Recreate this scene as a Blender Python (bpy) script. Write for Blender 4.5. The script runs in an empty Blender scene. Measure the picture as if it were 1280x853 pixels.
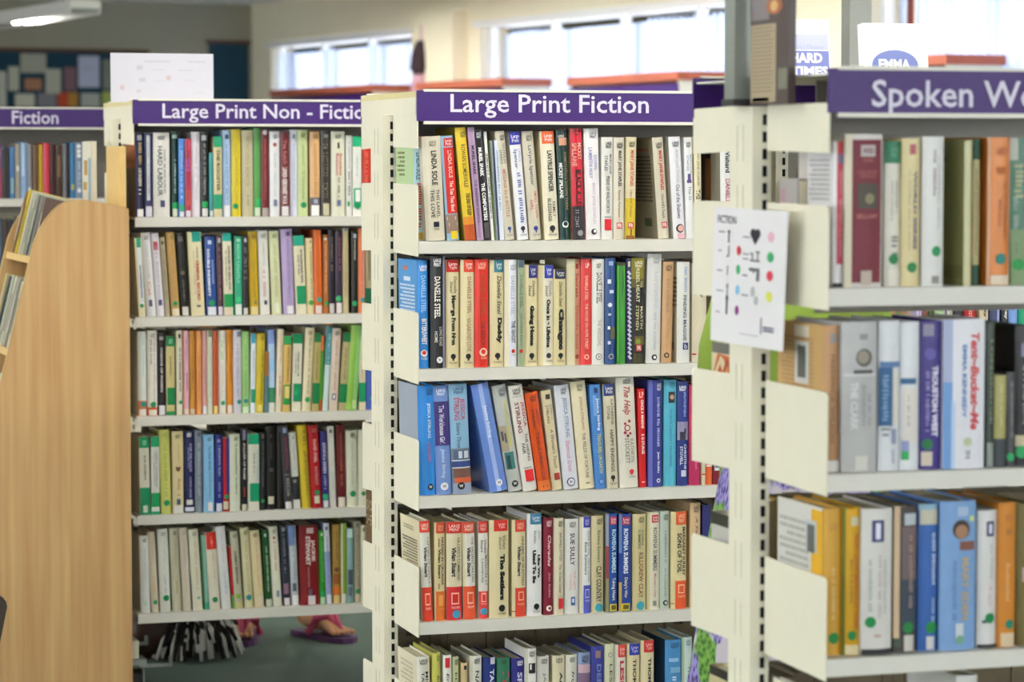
import bpy, math, random
from mathutils import Vector
random.seed(7)
# ------------------------------------------------------------------ camera, world, lamps, exposure
F = 3590.0                                   # focal length in pixels of the 1280x853 frame
TH = math.radians(17.8)                      # heading, clockwise from +Y
PH = math.radians(3.594)                     # looking slightly down
EYE = 1.46
RT = Vector((math.cos(TH), -math.sin(TH), 0)); FW = Vector((math.sin(TH), math.cos(TH), 0))
LOOK = FW*math.cos(PH) + Vector((0, 0, -math.sin(PH))); UP = FW*math.sin(PH) + Vector((0, 0, math.cos(PH)))
def raydir(px, py): return RT*((px-640)/F) + UP*(-(py-426.5)/F) + LOOK
def at_depth(px, py, dist):                  # point seen at a pixel at a given horizontal distance
    d = raydir(px, py); return CAM + d*(dist/d.dot(FW))
CAM = Vector((0, 0, EYE))
_o = at_depth(523, 463.8, 5.95); CAM = Vector((-_o.x, -_o.y, EYE))   # Large Print Fiction unit starts at x=0, y=0
S = bpy.context.scene; COL = S.collection
cd = bpy.data.cameras.new('camera'); cam = bpy.data.objects.new('camera', cd); COL.objects.link(cam)
cam.location = CAM; cam.rotation_euler = (math.pi/2-PH, 0, -TH)
cd.sensor_width = 36; cd.lens = F/1280*36; cd.clip_start = .1; cd.clip_end = 200
cd.dof.use_dof = True; cd.dof.focus_distance = 5.97; cd.dof.aperture_fstop = 6.0
S.camera = cam
wd = bpy.data.worlds.new('daylight'); S.world = wd; wd.use_nodes = True
bg = wd.node_tree.nodes['Background']; bg.inputs[0].default_value = (.93, .96, 1, 1); bg.inputs[1].default_value = 7.5
S.view_settings.view_transform = 'Standard'; S.view_settings.look = 'None'
S.view_settings.exposure = 0.5; S.view_settings.gamma = 1; S.view_settings.use_curve_mapping = False
LAMP_POWER = 58.0                              # emission of the fluorescent tubes

# ------------------------------------------------------------------ helpers
def on_v(px, py, v):
    d = raydir(px, py); t = (v-CAM.y)/d.y; return CAM + d*t
def on_u(px, py, u):
    d = raydir(px, py); t = (u-CAM.x)/d.x; return CAM + d*t
def on_z(px, py, z):
    d = raydir(px, py); t = (z-CAM.z)/d.z; return CAM + d*t
def u_of(px, v, z):                           # world x of the point in plane y=v, height z, seen in pixel column px
    a = (px-640)/F; q = Vector((0, v, z))-CAM
    return (a*q.dot(LOOK)-q.dot(RT))/(RT.x-a*LOOK.x)
def z_of(py, u, v):
    a = -(py-426.5)/F; q = Vector((u, v, 0))-CAM
    return (a*q.dot(LOOK)-q.dot(UP))/(UP.z-a*LOOK.z)
def lin(c): return c/12.92 if c <= .04045 else ((c+.055)/1.055)**2.4
def hexc(h):
    h = h.lstrip('#'); return tuple(lin(int(h[i:i+2], 16)/255) for i in (0, 2, 4))
PAL = dict(K='#1b1a1c', W='#ecebea', CR='#dfd2a6', GC='#cdc4aa', RD='#bf2420', NV='#252a62', BL='#2a6cc6', LB='#86b6e0', GR='#128a52', DG='#15362d',
    OR='#dc5f24', YE='#dcc020', PU='#583c8e', TN='#c48f5c', MR='#661c20', GY='#8b8d92', PK='#d79aa6', TE='#238a84', LV='#b4a8d4', SV='#cfd1da',
    OL='#6b6632', LG='#c6d196', CY='#58b0cc', BR='#6b4a30', WB='#dfe6f4', DN='#1d2036', OW='#e6e2d2', GD='#a98a3a', RB='#3050a8')
MATS = {}
def mat(col, rough=.42, noise=.05, scale=60, metal=0, spec=.4, emit=0, bump=0):
    key = (col, rough, noise, scale, metal, spec, emit, bump)
    if key in MATS: return MATS[key]
    h = PAL.get(col, col); r, g, b = hexc(h)
    m = bpy.data.materials.new('surface_'+h.strip('#')); m.use_nodes = True
    nt = m.node_tree; p = nt.nodes['Principled BSDF']
    p.inputs['Roughness'].default_value = rough; p.inputs['Metallic'].default_value = metal
    p.inputs['Specular IOR Level'].default_value = spec
    if noise:
        n = nt.nodes.new('ShaderNodeTexNoise'); n.inputs['Scale'].default_value = scale; n.inputs['Detail'].default_value = 3
        tc = nt.nodes.new('ShaderNodeTexCoord'); nt.links.new(tc.outputs['Object'], n.inputs['Vector'])
        mx = nt.nodes.new('ShaderNodeMix'); mx.data_type = 'RGBA'
        mx.inputs[6].default_value = (r*(1-noise), g*(1-noise), b*(1-noise), 1); mx.inputs[7].default_value = (min(1, r*(1+noise)), min(1, g*(1+noise)), min(1, b*(1+noise)), 1)
        nt.links.new(n.outputs['Fac'], mx.inputs[0]); nt.links.new(mx.outputs[2], p.inputs['Base Color'])
        if bump:
            bp = nt.nodes.new('ShaderNodeBump'); bp.inputs['Strength'].default_value = bump; bp.inputs['Distance'].default_value = .004
            nt.links.new(n.outputs['Fac'], bp.inputs['Height']); nt.links.new(bp.outputs['Normal'], p.inputs['Normal'])
    else: p.inputs['Base Color'].default_value = (r, g, b, 1)
    if emit: p.inputs['Emission Color'].default_value = (1, .97, .9, 1); p.inputs['Emission Strength'].default_value = emit
    MATS[key] = m; return m
def ink(col): return mat(col, .45, 0)
class MB:
    def __init__(s): s.v = []; s.f = []
    def box(s, x0, x1, y0, y1, z0, z1, fn=None):
        n = len(s.v); c = [(x, y, z) for x in (x0, x1) for y in (y0, y1) for z in (z0, z1)]
        s.v += [tuple(fn(*q)) for q in c] if fn else c
        s.f += [tuple(n+i for i in q) for q in ((0,1,3,2),(4,6,7,5),(0,4,5,1),(2,3,7,6),(0,2,6,4),(1,5,7,3))]
        return s
    def prism(s, pts, a, b, fn):              # outline pts (p,q) swept from a to b; fn(p,q,t) -> xyz
        n = len(s.v); k = len(pts)
        s.v += [tuple(fn(p, q, a)) for p, q in pts]+[tuple(fn(p, q, b)) for p, q in pts]
        s.f.append(tuple(range(n, n+k))); s.f.append(tuple(range(n+2*k-1, n+k-1, -1)))
        for i in range(k): j = (i+1) % k; s.f.append((n+i, n+k+i, n+k+j, n+j))
        return s
    def quad(s, *p):
        n = len(s.v); s.v += [tuple(q) for q in p]; s.f.append(tuple(range(n, n+len(p)))); return s
    def tube(s, path, rad, k=8):
        n = len(s.v); P = [Vector(p) for p in path]
        for i, p in enumerate(P):
            t = (P[min(i+1, len(P)-1)]-P[max(i-1, 0)]).normalized(); a = t.orthogonal().normalized(); b = t.cross(a)
            r = rad[i] if isinstance(rad, (list, tuple)) else rad
            s.v += [tuple(p+a*(r*math.cos(2*math.pi*j/k))+b*(r*math.sin(2*math.pi*j/k))) for j in range(k)]
        for i in range(len(P)-1):
            for j in range(k): jj = (j+1) % k; s.f.append((n+i*k+j, n+i*k+jj, n+(i+1)*k+jj, n+(i+1)*k+j))
        s.f.append(tuple(range(n+k-1, n-1, -1))); s.f.append(tuple(range(n+(len(P)-1)*k, n+len(P)*k))); return s
    def lathe(s, prof, cx=0, cy=0, k=20, wob=None):
        n = len(s.v)
        for i, (r, z) in enumerate(prof):
            for j in range(k):
                a = 2*math.pi*j/k; rr = r*(1+(wob(a, z) if wob else 0)); s.v.append((cx+rr*math.cos(a), cy+rr*math.sin(a), z))
        for i in range(len(prof)-1):
            for j in range(k): jj = (j+1) % k; s.f.append((n+i*k+j, n+i*k+jj, n+(i+1)*k+jj, n+(i+1)*k+j))
        s.f.append(tuple(range(n+k-1, n-1, -1))); s.f.append(tuple(range(n+(len(prof)-1)*k, n+len(prof)*k))); return s
    def build(s, name, m, parent=None, smooth=False, label=None, kind=None):
        me = bpy.data.meshes.new(name); me.from_pydata(s.v, [], s.f); me.update(); me.materials.append(m)
        if smooth: me.shade_smooth()
        o = bpy.data.objects.new(name, me); COL.objects.link(o)
        if parent: o.parent = parent
        if label: o['label'] = label
        if kind: o['kind'] = kind
        return o
def tag(o, label, cat, group=None, kind=None):
    o['label'] = label; o['category'] = cat
    if group: o['group'] = group
    if kind: o['kind'] = kind
    return o
def empty(name, loc, label, cat, group=None, rot=(0, 0, 0)):
    o = bpy.data.objects.new(name, None); COL.objects.link(o); o.location = loc; o.rotation_euler = rot; o.empty_display_size = .05
    return tag(o, label, cat, group)
def struct(mb, name, m, smooth=False): return mb.build(name, m, None, smooth, None, 'structure')
# lettering: the built-in font, turned into flat meshes once per string
TXT = {}
def text_geo(s, bold=0.0, shear=0.0):
    key = (s, bold, shear)
    if key in TXT: return TXT[key]
    c = bpy.data.curves.new('lettering', 'FONT'); c.body = s; c.resolution_u = 2; c.offset = bold; c.shear = shear; c.align_x = 'CENTER'; c.space_line = .85
    o = bpy.data.objects.new('lettering', c); COL.objects.link(o)
    dg = bpy.context.evaluated_depsgraph_get(); me = bpy.data.meshes.new_from_object(o.evaluated_get(dg))
    v = [(q.co.x, q.co.y) for q in me.vertices]; f = [tuple(p.vertices) for p in me.polygons]
    bpy.data.objects.remove(o); bpy.data.curves.remove(c); bpy.data.meshes.remove(me)
    x0 = min(a for a, b in v); x1 = max(a for a, b in v); y0 = min(b for a, b in v); y1 = max(b for a, b in v)
    v = [((a-x0)/(x1-x0), (b-y0)/(y1-y0)) for a, b in v]
    TXT[key] = (v, f, (x1-x0)/(y1-y0)); return TXT[key]
def add_text(mb, s, fn, bold=0, shear=0):     # fn maps unit box (0..1 along the line, 0..1 up) to xyz
    v, f, _ = text_geo(s, bold, shear); n = len(mb.v)
    mb.v += [tuple(fn(a, b)) for a, b in v]; mb.f += [tuple(n+i for i in q) for q in f]
def circle(mb, fn, k=16): mb.quad(*[fn(math.cos(2*math.pi*i/k), math.sin(2*math.pi*i/k)) for i in range(k)])
# ------------------------------------------------------------------ the shelving units
CREAM = mat('#e6e1cd', .45, .03, 30); CREAM2 = mat('#d3d1c6', .45, .03, 30); LIP = mat('#d6d3cb', .4, .03, 30)
EDGE = mat('#dcd09a', .5, .03, 30); PURPLE = mat('#391669', .4, .04, 40); SLOT = mat('#0d0c0c', .8, 0); LETTER = mat('#d9d4e6', .5, 0)
TRIM = mat('#dedbd0', .4, .02); GREYSTEEL = mat('#8f9494', .35, .05, 40, metal=.6); RUBBER = mat('#1e1d1d', .8, .1)
STEP = .2657; LIPH = .0255; BRK = .147
pB = Vector((0, 0, 0))
_a = at_depth(169.5, 460, 7.63); _c = at_depth(1034, 594, 4.07); _f = at_depth(20, 248.5, 9.4)
zB = z_of(302, 0, 0)
class Unit: pass
def unit(label, org, z1, bays, rows, df, dm, dr, cap=True, bay=.905, sign=None, front_plates=True, panel=.0, sdz=0.0):
    """a double-sided run of steel shelving; org = front left corner of its shelves, z1 = top of its first shelf"""
    U = Unit(); U.u, U.v, U.z1, U.df, U.dm, U.dr = org.x, org.y, z1, df, dm, dr
    U.shelf_z = [z1-STEP*k for k in range(rows)]; L = bay*bays; D = df+dm+dr
    r = empty('shelving_unit', (org.x, org.y, 0), label, 'shelves'); U.root = r
    top = z1+.312 if cap else z1+.258
    for b in range(bays+1):
        x = b*bay-.022
        if b == bays: x = b*bay-.008
        p = MB().box(x, x+.03, df+.004, df+dm-.004, .12, z1+.262).build('upright', CREAM, r)
        s = MB(); z = z1+.25
        while z > .2:
            s.box(x+.016, x+.0225, df+.0025, df+.006, z-.016, z); z -= .0255
        s.build('slots', SLOT, p, kind='stuff')
        e = MB()
        for (a, c) in ((.42, .425), (.66, .665)):
            z = z1+.235
            while z > .3: e.box(x-.0006, x+.001, df+dm*a, df+dm*c, z-.055, z); z -= .09
        e.build('slot_seams', mat('#a9a690', .6, 0), p, kind='stuff')
        f = MB().box(x, x+.03, .03, D-.03, .12, .17); f.build('base_foot', CREAM, r)
        for y in (.05, D-.05):
            st = MB().box(x-.001, x+.048, y-.035, y+.035, .105, .122); cst = st.build('caster', GREYSTEEL, r)
            MB().box(x, x+.005, y-.022, y+.022, .04, .106).build('fork_arm', GREYSTEEL, cst); MB().box(x+.04, x+.045, y-.022, y+.022, .04, .106).build('fork_arm', GREYSTEEL, cst)
            MB().prism([(.045*math.cos(i*math.pi/8), .045*math.sin(i*math.pi/8)) for i in range(16)], x+.009, x+.035, lambda p_, q, t: (t, y+p_, .046+q)).build('wheel', RUBBER, cst)
            MB().box(x+.03, x+.12, y-.028, y-.004, .098, .104).box(x+.113, x+.12, y-.028, y-.004, .1, .122).build('brake_lever', GREYSTEEL, cst)
    def plate(v0, v1, zb, h, x, name='end_plate'):
        c = .006 if v1 > v0 else -.006
        pts = [(v0, zb), (v1-0*c, zb-.004), (v1, zb+h-.008), (v1-c, zb+h-.002), (v0, zb+h)]
        MB().prism(pts, x-.001, x+.001, lambda p, q, t: (t, p, q)).build(name, CREAM, r)
    for b in range(bays):
        x0 = b*bay; x1 = x0+bay-.004
        for k, z in enumerate(U.shelf_z):
            sh = MB(); sh.box(x0+.0015, x1, .0, df, z-.006, z).box(x0+.0015, x1, .0, .002, z-LIPH, z).box(x0+.0015, x1, .002, .012, z-LIPH, z-LIPH+.002)
            o = sh.build('shelf', CREAM2, r)
            MB().box(x0+.0015, x1, -.0012, .0, z-LIPH, z).build('shelf_lip', LIP, o)
            sh = MB(); sh.box(x0+.0015, x1, df+dm, D, z-.006, z).box(x0+.0015, x1, D-.002, D, z-LIPH, z)
            sh.build('shelf', CREAM2, r)
            for x in ((x0, x1) if b == bays-1 else (x0,)):
                if front_plates or x > 0: plate(df, 0, z-LIPH-.002, BRK, x)
                plate(df+dm, D, z-LIPH-.002, BRK, x)
        for x in ((x0, x1) if b == bays-1 else (x0,)):
            plate(df, .0, z1+.196, .069, x); plate(df+dm, D, z1+.196, .069, x)
        # fascia boards with the shelf heading, front and back, and the lid between them
        zt = z1+.310+sdz; zl = z1+.249+sdz
        MB().box(x0+.002, x1, .006, D-.006, zt-.008, zt-.005).build('lid', CREAM2, r)
        MB().box(x0+(panel if b == 0 else .003), x1, df+dm*.5, df+dm*.5+.004, z1-.05, zt-.008).build('back_panel', mat('#8d8a84', .6, .04, 20), r)
        for (y0, y1, front) in ((-.002, .004, True), (D-.004, D+.002, False)):
            g = MB().box(x0+(-.002 if b == 0 else .004), x1, y0, y1, zl, zt+.002).build('fascia', PURPLE, r)
            yy = (y0-.003, y0+.006) if front else (y1-.006, y1+.003)
            MB().box(x0+.012, x1, yy[0], yy[1], zt-.0005, zt+.005).build('fascia_rail', TRIM, g); MB().box(x0+.012, x1, yy[0], yy[1], zl-.0065, zl).build('fascia_rail', TRIM, g)
            if front and sign and b == 0:
                s, px0, px1, py0, py1 = sign; mbx = MB()
                ua = u_of(px0, org.y-.003, zl+.03)-org.x; ub = u_of(px1, org.y-.003, zl+.03)-org.x; xm = px0
                za = z_of(py0, ua+org.x, org.y-.003); zb_ = z_of(py1, ua+org.x, org.y-.003)
                add_text(mbx, s, lambda a, c: (ua+(ub-ua)*a, y0-.0012, zb_+(za-zb_)*c), .012)
                mbx.build('lettering', LETTER, g)
        if cap and b == 0:
            MB().box(-.003, .0, .006, D-.006, z1+.263, zt-.012).build('end_cap', CREAM, r); MB().box(-.003, .02, .006, D-.006, zt-.012, zt+.0005).build('end_cap_edge', EDGE, r)
    return U
sw = lambda s, t: text_geo(s, .012)[2]*1.0
UB = unit('cream steel shelving unit headed Large Print Fiction, in the middle', pB, zB, 2, 5, .19, .108, .155, sign=('Large Print Fiction', 563, 811, 117.5, 147.5))
UA = unit('cream steel shelving unit headed Large Print Non - Fiction, beside the beech display unit', Vector((_a.x, _a.y, 0)), z_of(272, _a.x, _a.y), 1, 5, .19, .108, .155, front_plates=False, sign=('Large Print Non - Fiction', 203, 468, 129.5, 153.5))
UC = unit('cream steel shelving unit headed Spoken Word, nearest at right', Vector((_c.x, _c.y, 0)), z_of(361, _c.x, _c.y), 1, 5, .225, .095, .205, cap=False, panel=.1, sign=('Spoken Word', 1090, 1335, 99.5, 144))
UF = unit('cream steel shelving unit headed Fiction, far behind the beech display unit', Vector((u_of(-170, _f.y, EYE), _f.y, 0)), z_of(248.5, _f.x, _f.y), 2, 5, .19, .108, .155, sdz=-.016, sign=('Fiction', 15, 73, 138.5, 155))
# ------------------------------------------------------------------ books
PAGES = mat('#d8cfb4', .85, .12, 220)
RAND = random.Random(11); LOOKS = {}; NB = [0]
def T(s, x0, x1, f0, f1, c='K', bold=.0, sh=0): return ('t', s, x0, x1, f0, f1, c, bold+.008, sh)      # line running down the spine
def H(s, x0, x1, f0, f1, c='K', bold=.0): return ('h', s, x0, x1, f0, f1, c, bold, 0)           # line set across the spine
def R(x0, x1, f0, f1, c): return ('r', x0, x1, f0, f1, c)
def O(x, f, r, c): return ('o', x, f, r, c)                                                       # disc, radius in spine widths
def Q(c, *pts): return ('p', pts, c)                                                          # filled shape
def G(x0, x1, f0, f1, c='K'): return ('g', x0, x1, f0, f1, c)                                     # print too small to read
def SR(y0, y1, f0, f1, c): return ('sr', y0, y1, f0, f1, c)                                       # panel on the left cover
def SG(y0, y1, f0, f1, n, c='K'): return ('sg', y0, y1, f0, f1, n, c)                             # lines of small print on the left cover
def LP(c='K', x0=.22, x1=.8): return H('LARGE\nPRINT', x0, x1, .03, .092, c, .02)
def BG(c, x0=.0, s='Large\nType', f1=.115, tc='W'): return [R(x0, 1, 0, f1, c), H(s, x0+.15, .85, .025, f1-.022, tc, .01)]
def TREE(c='K', word=True): return [O(.52, .895, .2, c), R(.46, .58, .9, .935, c)]+([H('THORPE', .2, .85, .945, .965, c)] if word else [])
def DOT(c='GR', f=.87, r=.3, x=.55): return [O(x, f, r, c)]
def LAB(c='W', f=.905): return [R(.12, .92, f, .995, c)]
def THP(c, f=.74, bc='W'): return [R(0, 1, f, 1, c), H('b', .3, .7, f+.07, f+.15, bc), H('THORPE', .25, .8, f+.17, f+.195, bc)]
def build_book(root, w, h, D, col, kind, els, name_cover='cover', rough=.27):
    b = min(.0055, w*.22) if kind == 'h' else min(.0012, w*.06); t = .0022 if kind == 'h' else .0008
    n = 7 if kind == 'h' else 4
    arc = [(-w/2+w*i/(n-1), b*((2*i/(n-1)-1)**2)) for i in range(n)]
    out = [(-w/2, D)]+arc+[(w/2, D)]
    inn = [(-w/2+t, D)]+[(max(-w/2+t, min(w/2-t, x)), y+t) for x, y in arc]+[(w/2-t, D)]
    mb = MB(); k = len(out)
    for z in (0, h):
        mb.v += [(x, y, z) for x, y in out]+[(x, y, z) for x, y in inn]
    o2 = 2*k
    for i in range(k-1):
        mb.f += [(i, i+1, o2+i+1, o2+i), (k+i+1, k+i, o2+k+i, o2+k+i+1), (i+1, i, k+i, k+i+1), (o2+i, o2+i+1, o2+k+i+1, o2+k+i)]
    mb.f += [(0, o2, o2+k, k), (k-1, 2*k-1, o2+2*k-1, o2+k-1)]
    mb.build(name_cover, mat(col, rough, .06, 45, bump=.12), root)
    i = .0035 if kind == 'h' else .0
    MB().box(-w/2+t, w/2-t, b+t+.0005, D-i-.0005, i+.0004, h-i-.0004).build('page_block', PAGES, root)
    yb = lambda x: b*(2*x/w)**2
    nm = {'t': 'title', 'h': 'mark', 'r': 'band', 'o': 'sticker', 'g': 'small_print', 'sr': 'cover_panel', 'sg': 'cover_print', 'p': 'picture'}
    lay = 0
    for e in els:
        lay += 1; off = .00015+.00025*lay; k_ = e[0]; mb = MB()
        P = lambda x, f: (max(-.5, min(.5, x-.5))*w, yb(max(-.5, min(.5, x-.5))*w)-off, h*(1-f))
        if k_ == 't':
            _, s, x0, x1, f0, f1, c, bo, sh = e
            add_text(mb, s, lambda a, q: P(x0+(x1-x0)*q, f0+(f1-f0)*a), bo, sh)
        elif k_ == 'h':
            _, s, x0, x1, f0, f1, c, bo, sh = e
            add_text(mb, s, lambda a, q: P(x0+(x1-x0)*a, f1+(f0-f1)*q), bo, sh)
        elif k_ == 'r':
            _, x0, x1, f0, f1, c = e
            m_ = 6
            for j in range(m_):
                xa = x0+(x1-x0)*j/m_; xb = x0+(x1-x0)*(j+1)/m_
                mb.quad(P(xa, f1), P(xb, f1), P(xb, f0), P(xa, f0))
        elif k_ == 'o':
            _, x, f, rr, c = e
            for j in range(8):
                ca, cb = -math.cos(math.pi*j/8), -math.cos(math.pi*(j+1)/8); sa, sb = math.sin(math.pi*j/8), math.sin(math.pi*(j+1)/8); e_ = w/h*rr
                ca, cb = max(ca, (-.49+.5-x)/rr), min(cb, (.99-x)/rr)
                if ca < cb: mb.quad(P(x+rr*ca, f+e_*sa), P(x+rr*cb, f+e_*sb), P(x+rr*cb, f-e_*sb), P(x+rr*ca, f-e_*sa))
        elif k_ == 'p':
            _, pts_, c = e; mb.quad(*[P(a, q) for a, q in pts_])
        elif k_ == 'g':
            _, x0, x1, f0, f1, c = e
            f = f0; st = (x1-x0)*w/h*.62
            while f < f1-st*.4:
                if RAND.random() < .13: f += st; continue
                q0 = RAND.choice((0, 0, 0, .3)); q1 = RAND.choice((1, .75, .75))
                xa = x0+(x1-x0)*(1-q1)*.5; xb = x1-(x1-x0)*(q0*.6)
                mb.quad(P(xa, f+st*.55), P(xb, f+st*.55), P(xb, f), P(xa, f)); f += st*(.75+.4*RAND.random())
            if not mb.f: continue
        elif k_ == 'sr':
            _, y0, y1, f0, f1, c = e
            Q = lambda y, f: (-w/2-off, b+y*(D-b), h*(1-f)); mb.quad(Q(y0, f1), Q(y0, f0), Q(y1, f0), Q(y1, f1))
        else:
            _, y0, y1, f0, f1, nl, c = e
            Q = lambda y, f: (-w/2-off, b+y*(D-b), h*(1-f)); dl = (f1-f0)/nl
            for j in range(nl):
                fa = f0+dl*j; y = y0
                ye = y1-(y1-y0)*RAND.random()*.35*(j % 3 == 2)
                while y < ye:
                    l = .02+.05*RAND.random(); y2 = min(ye, y+l); mb.quad(Q(y, fa+dl*.55), Q(y, fa), Q(y2, fa), Q(y2, fa+dl*.55)); y = y2+.015
        if mb.f:
            nm_ = nm[k_]
            if k_ == 'r' and e[3] > .89: nm_ = 'spine_label'
            mb.build(nm_, ink(c), root)
ORD = ['top', 'second', 'third', 'fourth', 'bottom']
def row(U, k, where, group, data, depth=.15, name='book', v0=.010, umin=.0025):
    """data: (left px, right px, top px, top shift px, colour, h/p, look, print, extra inset)"""
    zs = U.shelf_z[k]
    for d in data:
        x0, x1, yt, dx, col, kind, look, els = d[:8]; ins = d[8] if len(d) > 8 else RAND.uniform(0, .008)
        v = U.v+v0+ins
        ua = max(u_of(x0, v, zs), U.u+umin); ub = u_of(x1, v, zs)
        w = max(.006, ub-ua-.0006)
        zt = z_of(yt, ua, v); ut = u_of(x0+dx, v, zt)-u_of(x0, v, zs)
        h = zt-zs
        if U.u-.001 < ua < U.u+.03 and ua+ut < U.u+.0018: ut = U.u+.0018-ua
        a = math.atan2(ut, h)
        if abs(a) < .012: a = 0
        flat = []
        def fl(q):
            for e in q: fl(e) if isinstance(e, list) else flat.append(e)
        fl(els)
        lab = look+', '+where
        if lab in LOOKS: print('DUP', lab)
        if not 4 <= len(lab.split()) <= 16: print('LONG', len(lab.split()), lab)
        LOOKS[lab] = 1; NB[0] += 1
        r = empty(name, (ua+w/2, v, zs+.0003+w/2*math.sin(abs(a))), lab, 'book' if name == 'book' else 'audiobook', group, (0, a, 0))
        dd = min(depth, U.df-.012-ins-v0)
        build_book(r, w*math.cos(a), h/math.cos(a), dd, col, kind, flat)
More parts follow.
